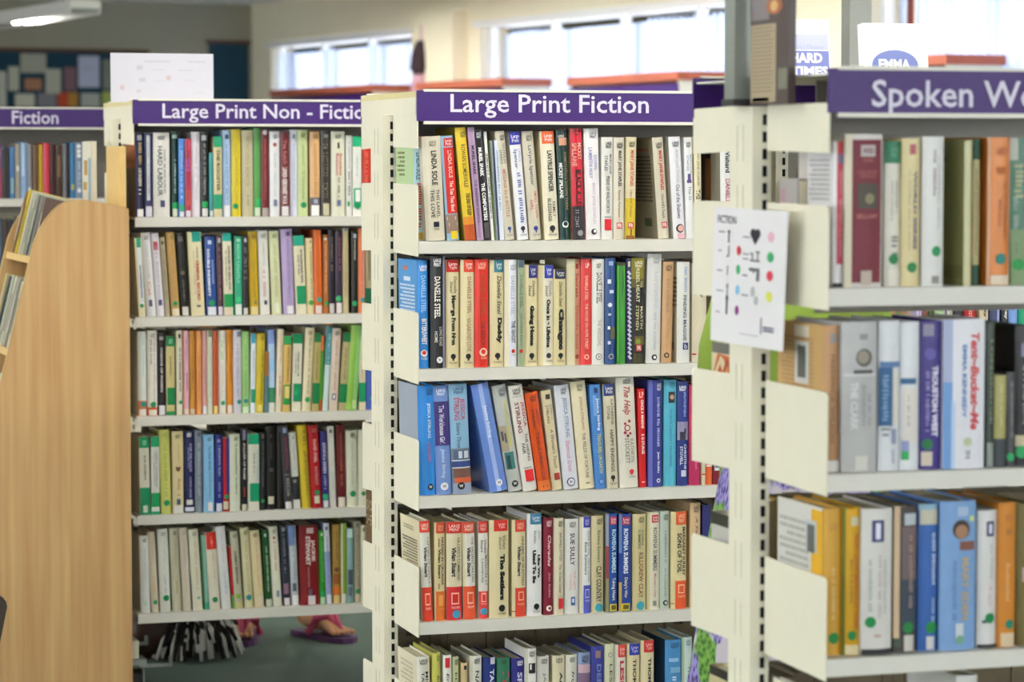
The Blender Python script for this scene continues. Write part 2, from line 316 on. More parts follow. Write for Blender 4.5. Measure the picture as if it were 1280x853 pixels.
# ------------------------------------------------------------------ Large Print Fiction, five shelves
LF = lambda k: (f'{ORD[k]} Large Print Fiction shelf', f'books on the {ORD[k]} Large Print Fiction shelf')
HC = '#dccfa4'; HG = '#cfc8b4'
row(UB, 0, *LF(0), [
 (516, 530.6, 170, -4, '#a9cbd6', 'p', 'leftmost book, pale blue spine with a green cover side', [SR(0, 1, 0, 1, '#b6cf9e'), SG(.5, .9, .15, .4, 6, 'OL'), H('LP', .35, .95, .02, .1, 'RD', .02), R(.55, 1, .0, .1, 'RD'), H('LARGE\nPRINT', .6, .97, .02, .08, 'W'), T('LINDA SOLE', .2, .8, .16, .42, '#33566e'), G(.3, .7, .45, .88, 'RD'), R(.4, .95, .92, .99, 'GD')], .03),
 (533.5, 557.5, 171, -6, HG, 'h', 'thick cream hardback, two large serif titles and black square', [H('LARGE\nPRINT', .36, .74, .045, .1, 'K'), T('LINDA SOLE', .42, .72, .14, .47, 'K', .02), T('THIS LAND,', .58, .78, .51, .78), T('THIS LOVE', .3, .5, .51, .78), R(.4, .7, .82, .87, 'DN'), H('THORPE', .4, .7, .88, .9, 'DN')], .002),
 (559.7, 575.3, 170.6, -8.5, '#8fb4cf', 'h', 'blue hardback with long red panel above a street scene', [R(.2, .95, .02, .1, 'RD'), H('Large\nPrint', .3, .85, .03, .09, 'W'), R(.15, 1, .11, .74, '#c8231f'), T('LINDA SOLE', .44, .74, .14, .4, 'OW'), T('The Ties That Bind', .44, .74, .43, .72, 'OW'), R(0, 1, .75, .93, '#8a7466'), G(.1, .9, .77, .9, 'W'), R(.3, .85, .91, .985, 'YE')]),
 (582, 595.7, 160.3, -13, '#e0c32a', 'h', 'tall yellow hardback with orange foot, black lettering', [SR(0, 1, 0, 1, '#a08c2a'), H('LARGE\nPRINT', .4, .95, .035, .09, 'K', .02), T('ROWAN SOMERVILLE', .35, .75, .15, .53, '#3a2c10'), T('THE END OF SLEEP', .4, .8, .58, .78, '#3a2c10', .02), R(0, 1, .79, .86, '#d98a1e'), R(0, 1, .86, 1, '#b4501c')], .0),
 (596.7, 605.3, 160, -12.5, '#a588a8', 'p', 'tall thin mauve paperback beside the yellow hardback', [T('MURIEL SPARK', .3, .75, .16, .42, '#2a2140', .02), T('THE FINISHING SCHOOL', .3, .7, .46, .85, '#4a3c5c')]),
 (605.6, 614, 163, -12, '#201e22', 'p', 'thin black paperback with bold white lettering', [H('LARGE\nPRINT', .15, .85, .02, .075, 'SV', .02), T('MURIEL SPARK', .22, .78, .16, .42, 'W', .03), T('THE COMFORTERS', .22, .78, .48, .82, 'W', .03), R(.1, .9, .84, .98, '#4a4648')]),
 (614.6, 617.6, 165, -10, '#e4e4de', 'p', 'very thin white paperback right of the black paperback', [G(.2, .8, .2, .8, 'K')]),
 (618, 622.3, 176, -7, '#76883c', 'p', 'short thin olive green paperback', [], .02),
 (622.5, 631, 176, -7.5, '#d6dce8', 'p', 'short glossy silver white paperback with navy left edge', [R(0, .3, 0, 1, '#2c3a54'), G(.5, .8, .1, .7, '#7890b8')], .004),
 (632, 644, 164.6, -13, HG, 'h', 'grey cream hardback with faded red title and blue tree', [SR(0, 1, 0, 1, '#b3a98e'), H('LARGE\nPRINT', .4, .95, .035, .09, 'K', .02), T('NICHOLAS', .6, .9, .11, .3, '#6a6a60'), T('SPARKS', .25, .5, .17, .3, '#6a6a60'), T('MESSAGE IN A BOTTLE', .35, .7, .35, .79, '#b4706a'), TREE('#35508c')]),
 (647.5, 661.6, 165.4, -11, '#e9e9ee', 'h', 'white hardback with royal blue top band', [SR(0, 1, 0, 1, '#d8d2c0'), BG('#2d349c', 0, 'Large\nPrint', .12), T('LaVyrle', .6, .9, .16, .28, '#98a4d0'), T('Spencer', .2, .55, .16, .34, '#242a70'), G(.35, .7, .38, .86, '#6a76b8'), TREE('#33343c')]),
 (663.5, 678, 165, -11, HG, 'h', 'cream hardback with blue author and red two-line title', [H('LARGE\nPRINT', .3, .85, .035, .09, 'K', .02), T('LaVyrle Spencer', .32, .72, .13, .5, '#2f3c6a'), T('SMALL TOWN', .6, .85, .55, .8, '#b44a40'), T('GIRL', .22, .46, .63, .73, '#b44a40'), TREE('#2c3a8c')]),
 (682, 700, 164.6, -7, '#e2dac2', 'h', 'cream hardback with orange badge and large black lettering', [SR(0, 1, 0, 1, '#c9bd98'), BG('#dc6432', .12, 'Large\nPrint', .115), T('LAVYRLE SPENCER', .4, .75, .18, .56, '#26282e', .02), T('FAMILY', .6, .82, .65, .79, '#26282e'), T('BLESSINGS', .28, .52, .62, .83, '#26282e'), TREE('#26282e')], .001),
 (701, 714.6, 163, -5.5, '#15342f', 'h', 'dark teal hardback with a hand pictured at the top', [H('LARGE', .15, .7, .045, .065, 'W'), R(.2, .95, .07, .14, '#c49078'), T('MICKEY SPILLANE', .12, .42, .3, .62, 'W', .02), T("SOMETHING'S DOWN THERE", .6, .85, .2, .73, '#8f8a5c'), O(.5, .86, .3, 'W'), O(.5, .855, .2, '#15342f')]),
 (717, 731.5, 161, -3.5, '#c3122c', 'h', 'tall red spine with black lower third', [SR(0, 1, 0, 1, '#cbb08a'), G(.3, .7, .02, .07, '#5c0c18'), T('MICKEY', .55, .9, .13, .28, '#e8b4a4'), T('SPILLANE', .1, .45, .13, .34, '#e8b4a4'), T('BLACK ALLEY', .3, .85, .37, .72, '#200c10', .02), R(0, 1, .7, 1, '#2a2228'), G(.2, .5, .73, .9, 'GY'), O(.6, .94, .25, 'GY')], .0),
 (733.8, 752, 161, -3.5, '#e9e4e6', 'h', 'tall pinkish white hardback with pale blue lettering', [SR(0, 1, 0, .6, '#c8bfc4'), H('LARGE\nPRINT', .35, .85, .03, .09, '#4a5a78', .02), T('DOWN', .6, .85, .24, .37, '#7c8ab8'), T('LAMBETH WAY', .25, .5, .17, .45, '#7c8ab8'), T('MARY JANE STAPLES', .4, .65, .49, .86, '#c0b4cc'), O(.5, .93, .2, '#26282e'), O(.56, .925, .1, 'W')], .0),
 (752.6, 767, 171.6, 0, '#dddcd6', 'h', 'pale grey hardback with plain red square at foot', [H('LARGE\nPRINT', .3, .85, .045, .11, 'K', .03), T('MARY JANE', .6, .85, .17, .36, '#3c3c40'), T('STAPLES', .22, .47, .18, .33, '#3c3c40'), T('PRIDE OF WALWORTH', .35, .68, .38, .74, '#3c3c40'), R(.2, .8, .775, .785, '#8a8a88'), R(.22, .85, .8, .91, '#d62430')]),
 (767.6, 781, 172, 1, '#d3ccba', 'h', 'grey cream hardback, black author name, small red logo', [H('LARGE\nPRINT', .25, .85, .05, .11, 'K', .03), T('MARY JANE STAPLES', .3, .72, .13, .48, '#33343c', .02), T('Family Fortunes', .32, .6, .52, .78, '#8c6a5c'), R(.25, .8, .835, .895, '#c23a34'), H('FR', .32, .74, .845, .885, 'W', .02)]),
 (781.6, 794.8, 171.6, 2, '#d6cca8', 'h', 'cream hardback with red author, yellow harvest scene at foot', [H('LARGE\nPRINT', .22, .82, .045, .1, 'K', .03), T('MARY JANE STAPLES', .3, .72, .13, .48, '#b8402c', .02), R(0, 1, .6, 1, '#d2b832'), T('Ups and Downs', .32, .62, .52, .78, '#7c5030'), R(.25, .8, .835, .895, '#c23a34'), H('FR', .32, .74, .845, .885, 'W', .02), R(.45, .6, .9, .98, '#6a4a20'), R(.1, .9, .965, 1, '#8c5a28')]),
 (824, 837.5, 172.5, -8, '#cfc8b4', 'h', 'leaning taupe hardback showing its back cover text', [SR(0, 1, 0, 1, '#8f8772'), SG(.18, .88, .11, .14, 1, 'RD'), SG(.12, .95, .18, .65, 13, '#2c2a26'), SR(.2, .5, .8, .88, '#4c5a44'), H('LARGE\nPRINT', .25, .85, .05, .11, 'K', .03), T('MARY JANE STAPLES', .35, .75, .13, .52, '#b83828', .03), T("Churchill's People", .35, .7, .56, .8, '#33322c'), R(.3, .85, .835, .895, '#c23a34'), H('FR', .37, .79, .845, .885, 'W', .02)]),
 (843, 857.6, 171.6, -6.5, '#e4e3e8', 'h', 'white hardback with a woman\'s face at the foot', [SR(0, 1, 0, 1, '#c0bbae'), H('LARGE\nPRINT', .25, .85, .045, .1, '#3c4050', .03), T('MARY JANE STAPLES', .4, .7, .13, .45, '#b0b8c8'), T('Out of the Shadows', .35, .7, .47, .8, '#5c4c78'), O(.55, .9, .36, '#2c2428'), O(.6, .9, .27, '#d8a49c'), R(.3, 1, .95, 1, '#d8a8b4')]),
 (858.5, 868.5, 172, -3, '#e2e2e4', 'h', 'white hardback with purple castle emblem, beside the nearer end plate', [H('LARGE\nPRINT', .2, .8, .045, .1, 'K', .02), T('MARY JANE', .6, .85, .17, .36, '#5c7898'), T('STAPLES', .22, .47, .18, .33, '#5c7898'), R(.2, .8, .42, .45, '#5a4a88'), R(.3, .7, .36, .42, '#5a4a88'), T('The O', .35, .7, .48, .62, '#6c7480')]),
 (869, 878, 171, -1, '#d9cfae', 'h', 'narrow cream spine with two-tone black lettering, seen through the gap', [T('MARY JANE STAPLES', .3, .65, .13, .48, '#4c4430'), T('THE TRAP', .2, .8, .52, .75, '#2c281c', .02)]),
 (902, 917, 170, -1, '#dcdcda', 'h', 'white spine after a dark cover, seen through the gap', [SR(0, 1, 0, 1, '#4c463c'), SR(.35, .6, .2, .75, '#8a5a34'), SR(.38, .55, .14, .22, '#241c18'), SR(.0, .35, 0, 1, '#a8a496'), T('Wishard', .35, .75, .12, .36, '#33343c', .02), T('DANIELLE STEEL', .35, .75, .42, .85, '#b0405c')], .003),
 (918.5, 929, 170, 0, '#ddd2ae', 'h', 'cream spine rightmost in the gap beside the nearer upright', [SR(0, 1, 0, 1, '#6c5c34'), T('DANIELLE STEEL', .35, .7, .2, .6, '#7c7c70')]),
])
DSB = lambda t, c, y0=.46, y1=.86, bo=.06, ac='#3c3a34': [T('Danielle', .58, .8, .155, .31, ac, 0, .25), T('Steel', .28, .5, .2, .31, ac, 0, .25), T(t, .3, .72, y0, y1, 'K', bo)]
row(UB, 1, *LF(1), [
 (524, 537, 326, -2, '#2f84d2', 'h', 'bright blue hardback with white title, against the end plate', [SR(0, 1, 0, 1, '#4a93d2'), SR(.5, .75, .06, .1, '#b06a5c'), SR(.35, .7, .16, .2, '#dce6f4'), SG(.12, .9, .23, .6, 11, '#dce8f8'), H('LARGE\nPRINT', .2, .9, .045, .1, 'W', .02), T('DANIELLE STEEL', .3, .75, .14, .48, '#a8d4f4', .0), T('BITTERSWEET', .3, .8, .54, .78, 'W', .02), O(.5, .86, .33, 'W'), O(.5, .855, .2, 'RD'), H('THORPE', .2, .8, .9, .92, 'W')]),
 (539, 557, 321, -1.2, '#26262a', 'h', 'tall black hardback with white serif lettering and shiny jacket', [H('LARGE\nPRINT', .2, .72, .02, .09, 'W', .02), T('DANIELLE STEEL', .25, .65, .18, .55, '#e6e2d6', .01), T('LONG ROAD', .58, .8, .63, .8, '#c8c4bc'), T('HOME', .25, .47, .67, .77, '#c8c4bc'), O(.6, .925, .22, 'W'), H('W', .5, .7, .91, .94, 'K', .02), R(.84, 1, 0, 1, '#8c8aa4')], .0),  # pale right strip paints the gloss of the plastic jacket
 (558, 574.7, 325, -.8, HC, 'h', 'cream hardback with red badge, bold title, beside the black one', [BG('#c8251e', .05), DSB('Message From Nam', 'K', .33, .79, .05), TREE()]),
 (576.8, 593.7, 325, -.6, HC, 'h', 'cream hardback with orange red badge and light condensed brown title', [BG('#d8452a', .2), T('DANIELLE STEEL', .45, .75, .16, .5, '#8c5c4c'), T('VAGABOND LOVE', .4, .75, .54, .85, '#a07868'), TREE()]),
 (594.2, 611.3, 324.6, -.4, '#cf2a1e', 'h', 'all red hardback with dark brown author name', [LP('#e8b49c'), T('DANIELLE STEEL', .4, .7, .15, .52, '#8c3c1c', .01), T('THE RANCH', .4, .75, .57, .79, '#4c1410'), O(.6, .86, .3, '#e8c8b0'), O(.6, .855, .18, '#cf2a1e'), H('THORPE', .38, .85, .905, .925, '#e8c8b0')], .001),
 (613, 630.6, 325.4, 0, HC, 'h', 'cream hardback with slate teal badge and short bold title', [BG('#3c7c90', .28), T('Danielle Steel', .48, .8, .15, .51, 'K', 0, .25), T('Daddy', .42, .85, .54, .78, 'K', .06), TREE()]),
 (631.6, 647, 325, 0, '#e3e4f0', 'h', 'bluish white hardback with grey author and red foot emblem', [R(0, .3, 0, 1, '#dcd4b4'), H('LARGE\nPRINT', .42, .95, .045, .1, '#7c8090', .01), T('DANIELLE STEEL', .45, .8, .15, .52, '#a8aab8'), T('THE GHOST', .5, .85, .57, .78, '#4c5064', .02), O(.66, .855, .16, 'RD'), H('THORPE', .45, .9, .885, .9, '#7c8090')]),
 (647.5, 655.8, 325.5, 0, '#98a488', 'p', 'thin sage green paperback with red dot', [R(.1, .9, 0, .07, '#4c6070'), T('DANIELLE STEEL', .3, .75, .14, .45, '#5c6c58'), T('GRANNY DAN', .35, .7, .5, .8, '#6c7c68'), O(.5, .855, .28, 'RD')]),
 (656.2, 672.6, 331.6, 0, HC, 'h', 'shorter cream hardback with navy badge, right of the sage paperback', [BG('#2c2f78', .3, 'Large\nType', .13), DSB('Going Home', 'K', .4, .8, .07), TREE()]),
 (673.3, 692.6, 332, 0, '#e6e0ca', 'h', 'cream and white hardback with royal blue badge and long title', [R(0, .3, 0, 1, '#d8cca4'), BG('#2f37a0', .38, 'Large\nType', .13), T('Danielle', .68, .88, .155, .31, '#8c98b8', 0, .25), T('Steel', .44, .62, .2, .31, '#4c4a44', 0, .25), T('Once in a Lifetime', .5, .78, .34, .82, 'K', .05), O(.66, .9, .17, '#33343c'), H('THORPE', .45, .92, .945, .965, '#33343c')]),
 (693, 708.2, 337, 0, '#d2c699', 'h', 'short tan cream hardback with largest bold black title', [BG('#282a44', .08, 'Large\nType', .1), T('Danielle Steel', .4, .68, .13, .39, '#4c4836', 0, .25), T('Changes', .25, .8, .41, .84, 'K', .07), TREE()], .004),
 (709, 726, 324.6, 0, '#d0c8a8', 'h', 'pale spine with salmon right strip and red title', [R(.58, 1, 0, 1, '#c48c70'), R(.62, .85, .04, .09, '#8c2c28'), T('Secrets', .62, .88, .13, .36, '#943c34', .02), T('Danielle Steel', .62, .86, .44, .84, '#a85848'), O(.75, .92, .16, '#943c34')]),
 (726.5, 740.4, 324, .5, '#cc3a3a', 'h', 'bright red hardback with fine pale lettering', [H('LP', .4, .7, .04, .085, 'W', .03), T('DANIELLE STEEL', .35, .62, .16, .39, '#f0c0a8'), T('THE HOUSE ON HOPE STREET', .35, .62, .42, .85, '#f0c0a8'), O(.5, .925, .22, '#f0c0a8'), O(.5, .925, .14, '#cc3a3a')]),
 (741, 756.2, 324.3, 0, '#dfdfda', 'h', 'off-white hardback with narrow serif lettering and diamond emblem', [H('LARGE\nPRINT', .3, .68, .04, .085, 'K', .02), T('DANIELLE STEEL', .3, .75, .13, .42, '#33343c', .01), T('THE WEDDING', .38, .7, .57, .82, '#9c9c98'), O(.5, .925, .26, '#5c5c60'), O(.5, .925, .2, '#dfdfda'), T('A', .4, .6, .91, .94)]),
 (757, 770.5, 323, 0, '#2b4a80', 'h', 'glossy navy hardback scattered with white flecks', [R(.3, .7, .03, .07, '#8ca0cc'), R(.2, .5, .2, .24, '#dce4f4'), R(.35, .75, .3, .33, '#c4d0ec'), O(.4, .44, .2, '#dce4f4'), R(.25, .5, .52, .54, '#c4d0ec'), R(.2, .4, .64, .67, '#dce4f4'), R(.4, .9, .65, .76, '#54543c'), R(.2, .45, .78, .81, '#c4d0ec'), O(.5, .925, .24, '#c8c4a0'), O(.5, .925, .18, '#2b4a80')], .0),
 (771.3, 782, 328.7, 0, '#35862f', 'p', 'bright green slim paperback', [R(0, 1, 0, .03, '#3a3428'), T('KAY STEPHENS', .5, .75, .07, .3, '#205c20', .01), R(0, .2, .03, .97, '#4c9c44')], .0),
 (782.6, 789.7, 323.3, 0, '#33355c', 'p', 'thin navy paperback with white zigzag pattern', [R(.3, .7, .03, .08, '#c0b8a8')]+[Q('#c4c4dc', (.1, .13+.042*i), (.45, .115+.042*i), (.95, .15+.042*i), (.55, .16+.042*i)) for i in range(20)]),
 (790, 806.6, 322.6, 0, '#23201a', 'h', 'dark olive hardback with gold top and red logo', [R(0, 1, 0, .2, '#7c7424'), R(0, 1, .2, .28, '#54501c'), LP('#e8e4cc'), T('THE', .62, .8, .22, .28, '#c8c4a4'), T('REBEL HEART', .3, .55, .1, .42, '#d8d4b4'), T('MARTIN', .62, .82, .46, .67, '#c8c098'), T('STEPHEN', .28, .5, .45, .68, '#c8c098'), R(.2, .9, .74, .82, '#5c5424'), O(.45, .79, .2, '#7c8c34'), R(.3, .72, .82, .88, '#c23a34'), H('FR', .37, .65, .83, .87, 'W', .02), R(.1, .8, .9, .99, '#3c3a1c')], .0),
 (808, 826, 318, 2.5, '#d6d5d4', 'h', 'tallest silver white hardback with faint lettering', [H('LETS\nPLUS' if 0 else 'LARGE\nPRINT', .35, .82, .03, .09, 'GY', .02), T('KAY STEPHENS', .45, .7, .16, .5, '#b8bcc8'), G(.45, .65, .53, .87, '#b4b8c4'), O(.55, .945, .2, '#1c1c20'), O(.57, .945, .1, 'W')], .0),
 (827, 840.5, 328, 3, '#c19a70', 'h', 'tan brown hardback with black round emblem', [LP('K'), T('KAY STEPHENS', .3, .6, .17, .5, '#a0765c'), T('The Fallen Fig', .35, .62, .55, .85, '#a8805c'), O(.45, .925, .24, '#1c1c20'), O(.45, .925, .13, '#c19a70')]),
 (847, 863, 328, 0, '#dadad6', 'h', 'grey white hardback showing faint back cover print', [SR(0, 1, 0, 1, '#cac2a8'), SG(.0, .45, .15, .46, 7, '#5c5648'), SR(.1, .5, .8, .88, '#8c8878'), G(.5, .72, .05, .3, '#8ca8cc'), T('FINDING MAGGIE', .42, .7, .33, .78, '#4c5874', .01), R(.4, .85, .8, .87, '#2c3c78'), H('b', .52, .73, .81, .86, 'W')], .0),
 (866, 884, 331, 0, '#cfc7ae', 'h', 'cream hardback with black italic title, half behind the green sleeve', [T('I Know', .45, .8, .14, .34, 'K', .01, .3), R(.0, .25, .91, .925, 'RD')], .004),
])
JS = '#9cb0d0'
row(UB, 2, *LF(2), [
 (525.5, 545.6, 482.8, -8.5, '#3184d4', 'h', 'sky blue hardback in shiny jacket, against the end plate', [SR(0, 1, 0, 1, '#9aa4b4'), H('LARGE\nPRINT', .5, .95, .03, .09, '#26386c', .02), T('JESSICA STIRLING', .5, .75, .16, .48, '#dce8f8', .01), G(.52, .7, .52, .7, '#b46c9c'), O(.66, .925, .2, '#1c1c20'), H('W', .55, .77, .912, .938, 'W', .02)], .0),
 (546.3, 566, 483, -5.2, '#6f8cc8', 'h', 'mid blue hardback with dark purple panel', [LP('#dce4f4'), R(.05, 1, .145, .55, '#3c3074'), T('The Workhouse Girl', .32, .65, .18, .53, '#e4e4f0', .01), T('Jessica Stirling', .32, .62, .58, .85, '#d0d8ec', 0, .2), O(.5, .925, .25, '#e4e4ec'), H('W', .38, .62, .912, .938, 'K', .02)]),
 (567, 590, 481, -5.6, '#8ab4d4', 'h', 'light blue hardback picturing an old tram, red author name', [LP('#2c4c74'), T('JESSICA', .5, .82, .13, .33, '#b83c50', .01), T('STIRLING', .22, .5, .12, .33, '#b83c50', .01), T('Sisters Three', .3, .52, .35, .58, '#34445c', 0, .2), R(0, 1, .585, .995, '#6c7484'), R(.1, .95, .6, .69, '#4a5c7c'), R(.35, .55, .61, .675, '#c8d0d8'), R(.65, .9, .61, .675, '#c8d0d8'), R(0, 1, .69, .7, '#c8ccd0'), R(0, 1, .7, .755, '#28407c'), R(0, 1, .755, .765, '#c8ccd0'), R(.05, 1, .765, .85, '#6c4c44'), R(.1, 1, .85, .9, '#c85c34'), R(0, 1, .9, 1, '#8c98b0'), O(.42, .925, .2, '#1c1c20'), H('W', .31, .53, .912, .938, 'W', .02)], .0),
 (614, 636, 482, -25, '#6584cc', 'h', 'glossy periwinkle hardback leaning left across the empty gap', [R(.35, .6, 0, 1, '#9cb4ec'), T('Jessica Stirling', .4, .65, .2, .5, '#dce4fc', .01), G(.42, .6, .53, .85, '#a4b4e4'), O(.55, .92, .19, '#e4e4ec'), H('W', .45, .66, .907, .933, 'K', .02)], .0),  # lighter full-height stripe is a painted sheen on the glossy jacket
 (636.5, 654, 483, -21.5, '#b9bcb8', 'h', 'silvery picture-spined hardback with yellow script and teal shopfront', [H('LARGE\nPRINT', .4, .9, .03, .11, '#343c5c', .02), T('The Penny', .55, .82, .15, .36, '#d4cc3c', .01), T('Wedding', .5, .85, .38, .58, '#d4cc3c', .01), R(.0, .5, .38, .62, '#a89c84'), R(.1, .25, .43, .52, '#4c5058'), R(.3, .42, .45, .54, '#4c5058'), R(.1, .75, .63, .79, '#3a7474'), R(.2, .45, .66, .78, '#1c4444'), O(.5, .93, .24, '#1c1c20'), H('W', .37, .63, .915, .942, 'W', .02)]),
 (655, 672.6, 483, -19, '#dfdbd3', 'h', 'white hardback with big red square and red and black titles', [LP('K'), R(.15, .85, .105, .11, '#8a8a88'), T('JESSICA', .62, .9, .16, .4, '#a83040', .01), T('STIRLING', .22, .5, .16, .45, '#7c2430', .01), T('THE HIRING', .6, .82, .46, .72, 'K'), T('FAIR', .3, .52, .55, .65, 'K'), R(.2, .8, .775, .785, '#8a8a88'), R(.25, .88, .8, .91, '#d42426')]),
 (674, 690, 492, -17.5, '#d0501e', 'h', 'burnt orange hardback with dark lettering', [LP('#4c1c10', .3, .85), T('JESSICA', .58, .8, .17, .33, '#4c1c10'), T('STIRLING', .25, .48, .17, .36, '#4c1c10'), T('THE BLUE EVENING GONE', .35, .65, .4, .93, '#6c2c14'), R(0, 1, .9, 1, '#d8702c'), G(.3, .7, .95, .98, 'K')], .0),
 (691, 704, 489, -14.5, '#d7cba8', 'h', 'narrow cream hardback with small red logo', [R(.35, .8, .04, .09, '#3c3a34'), T('JESSICA', .6, .85, .14, .3, '#6c6a5c'), T('STIRLING', .25, .5, .15, .33, '#4c4a40'), T("A Woman's Touch", .4, .75, .39, .78, '#5c584c', 0, .2), R(.3, .85, .83, .9, '#a83430')]),
 (705.5, 724.4, 482.6, -12.5, '#d9dce6', 'h', 'bluish white hardback with grey script and pink title', [LP('#2c344c', .38, .75), T('JESSICA STIRLING', .38, .72, .12, .5, '#7c8cb0', .01), T('Shamrock Green', .38, .68, .53, .83, '#d48cb0', 0, .2), O(.5, .93, .28, '#2c344c'), O(.5, .93, .22, '#d9dce6'), T('A', .4, .6, .915, .945)]),
 (726, 744.7, 478, -12.5, '#e2d8b8', 'h', 'cream hardback in thin lettering, taller than its neighbours', [LP('#4c4438', .38, .75), T('JESSICA STIRLING', .42, .65, .14, .45, '#b07c5c'), T('THE FIELDS OF FORTUNE', .42, .65, .48, .9, '#5c4c4c'), G(.35, .65, .94, .97, '#8c8470')]),
 (745.5, 759, 481.6, -8, '#4c84c8', 'h', 'marbled blue hardback with yellow and white lettering', [R(.2, .5, .1, .3, '#6c9cd8'), R(.5, .9, .5, .7, '#3c6cac'), R(.35, .7, .03, .08, '#26386c'), T('Jessica Stirling', .42, .75, .13, .44, '#e8f0fc', .01), T('TREASURES ON EARTH', .38, .72, .47, .85, '#d4cc5c'), O(.52, .93, .26, '#26386c'), O(.52, .93, .2, '#6c9cd8')], .0),
 (759.6, 773.8, 480.6, -5.5, '#d0c8b0', 'h', 'grey cream hardback with navy badge and black capitals', [BG('#24387c', .05, 'Large\nPrint', .115), T('KATHERINE', .58, .82, .15, .39, '#4c4a40'), T('STONE', .22, .46, .21, .34, '#4c4a40'), T('HAPPY ENDINGS', .4, .72, .44, .84, '#24262c'), TREE('K')]),
 (776, 799, 472.4, -6, '#dcd9cc', 'h', 'thickest white hardback with red script and flower ornament', [H('LARGE\nPRINT', .38, .78, .02, .065, '#5c5a54', .02), T('The Help', .28, .72, .085, .34, '#a82c38', .01, .4), O(.5, .46, .17, '#a82c38'), O(.5, .46, .11, '#dcd9cc'), O(.62, .4, .08, '#a82c38'), O(.38, .42, .07, '#a82c38'), O(.36, .5, .08, '#a82c38'), O(.64, .51, .07, '#a82c38'), O(.5, .53, .08, '#7c2430'), T('KATHRYN', .6, .82, .56, .77, '#8c887c'), T('STOCKETT', .32, .54, .55, .78, '#6c685c'), O(.62, .855, .13, '#c8242c'), R(.58, .66, .86, .885, '#c8242c'), H('THORPE', .45, .8, .895, .91, '#4c4a40')], .0),
 (800, 809, 486.7, -2.5, '#bf1f24', 'h', 'short narrow red hardback with white capitals', [H('LP', .2, .8, .03, .09, '#f0b0a0', .02), T('ONCE A MARINE', .35, .75, .11, .4, '#f0dcd4', .02), T('E G STURGE', .35, .75, .46, .66, '#f0dcd4', .02), G(.3, .7, .94, .965, '#f0b0a0')], .0),
 (810.2, 828.4, 476, -1, '#39408c', 'h', 'glossy violet navy hardback with rounded spine', [R(.05, .3, 0, 1, '#5c64b0'), H('LARGE\nPRINT', .6, .92, .03, .1, 'SV', .02), G(.6, .8, .16, .62, '#a4acd8'), T('Jean Stubbs', .6, .82, .67, .87, '#dce0f4', .01), O(.72, .94, .14, 'W'), O(.72, .94, .08, '#39408c')], .0),  # lighter left strip paints the light caught by the rounded spine
 (830.3, 846.3, 475.7, -.5, '#58b2cc', 'h', 'cyan hardback with small portrait at the top', [H('LARGE\nPRINT', .4, .85, .02, .075, '#2c6c8c', .01), R(.32, .85, .11, .215, '#2c2c30'), O(.6, .16, .18, '#c49478'), T('Angela Lambert', .35, .65, .27, .6, '#3c84a8'), G(.4, .6, .62, .82, '#3c84a8')]),
 (847.2, 861, 477.7, 0, '#2b3a80', 'h', 'navy hardback with skyline picture and white author capitals', [H('LARGE\nPRINT', .15, .75, .04, .09, 'W', .02), G(.5, .75, .1, .34, '#8ca0d8'), R(.0, 1, .385, .56, '#8c86a8'), R(.2, .7, .48, .56, '#28283c'), R(.55, .75, .45, .5, '#28283c'), T('CHRISTINE', .55, .78, .6, .84, '#d8dcec', .01), T('STOVELL', .2, .44, .62, .8, '#d8dcec', .01), R(.3, .75, .85, .91, '#c4c8dc')]),
 (862, 876.8, 482, 0, '#b02c5c', 'h', 'magenta hardback below the nearer cream end plate', [T('Georgian', .4, .7, .6, .84, '#dc7c9c'), G(.4, .65, .15, .5, '#dc7c9c')]),
 (877.4, 881.8, 482, 0, '#d3cbae', 'p', 'thin cream spine with red line, between magenta and orange', [R(0, 1, .885, .9, 'RD'), G(.3, .7, .2, .6, 'K')]),
 (882.2, 891, 482, 0, '#e0673a', 'h', 'orange spine with boxed emblem, below the nearer end plate', [R(.05, .95, .69, .79, '#f0d4c0'), R(.15, .85, .7, .78, '#e0673a'), R(.1, .9, .8, .82, '#f0e4d8')]),
 (891.6, 902.2, 482, 0, '#701824', 'h', 'dark maroon spine with blue and white square emblem', [R(.18, .8, .73, .86, '#dce0e8'), R(.24, .74, .74, .83, '#2c446c'), R(.4, .62, .77, .81, '#dce0e8')]),
 (902.8, 912, 482, 0, '#d2ccac', 'h', 'pale cream spine with red line at the lavender skirt', [R(0, 1, .84, .855, 'RD'), R(.2, .8, .72, .78, '#dc5c3c')]),
])
VS = lambda t, c, c2: [BG(c, 0, 'LARGE\nPRINT', .115, '#f4d8cc'), T('Vivian Stuart', .3, .6, .26, .56, 'K', .03, .15), R(0, 1, .66, 1, c2), R(.28, .78, .72, .84, '#f0b8a0'), R(.34, .72, .735, .825, c2), H('THORPE', .26, .82, .86, .885, '#f4d8cc')]
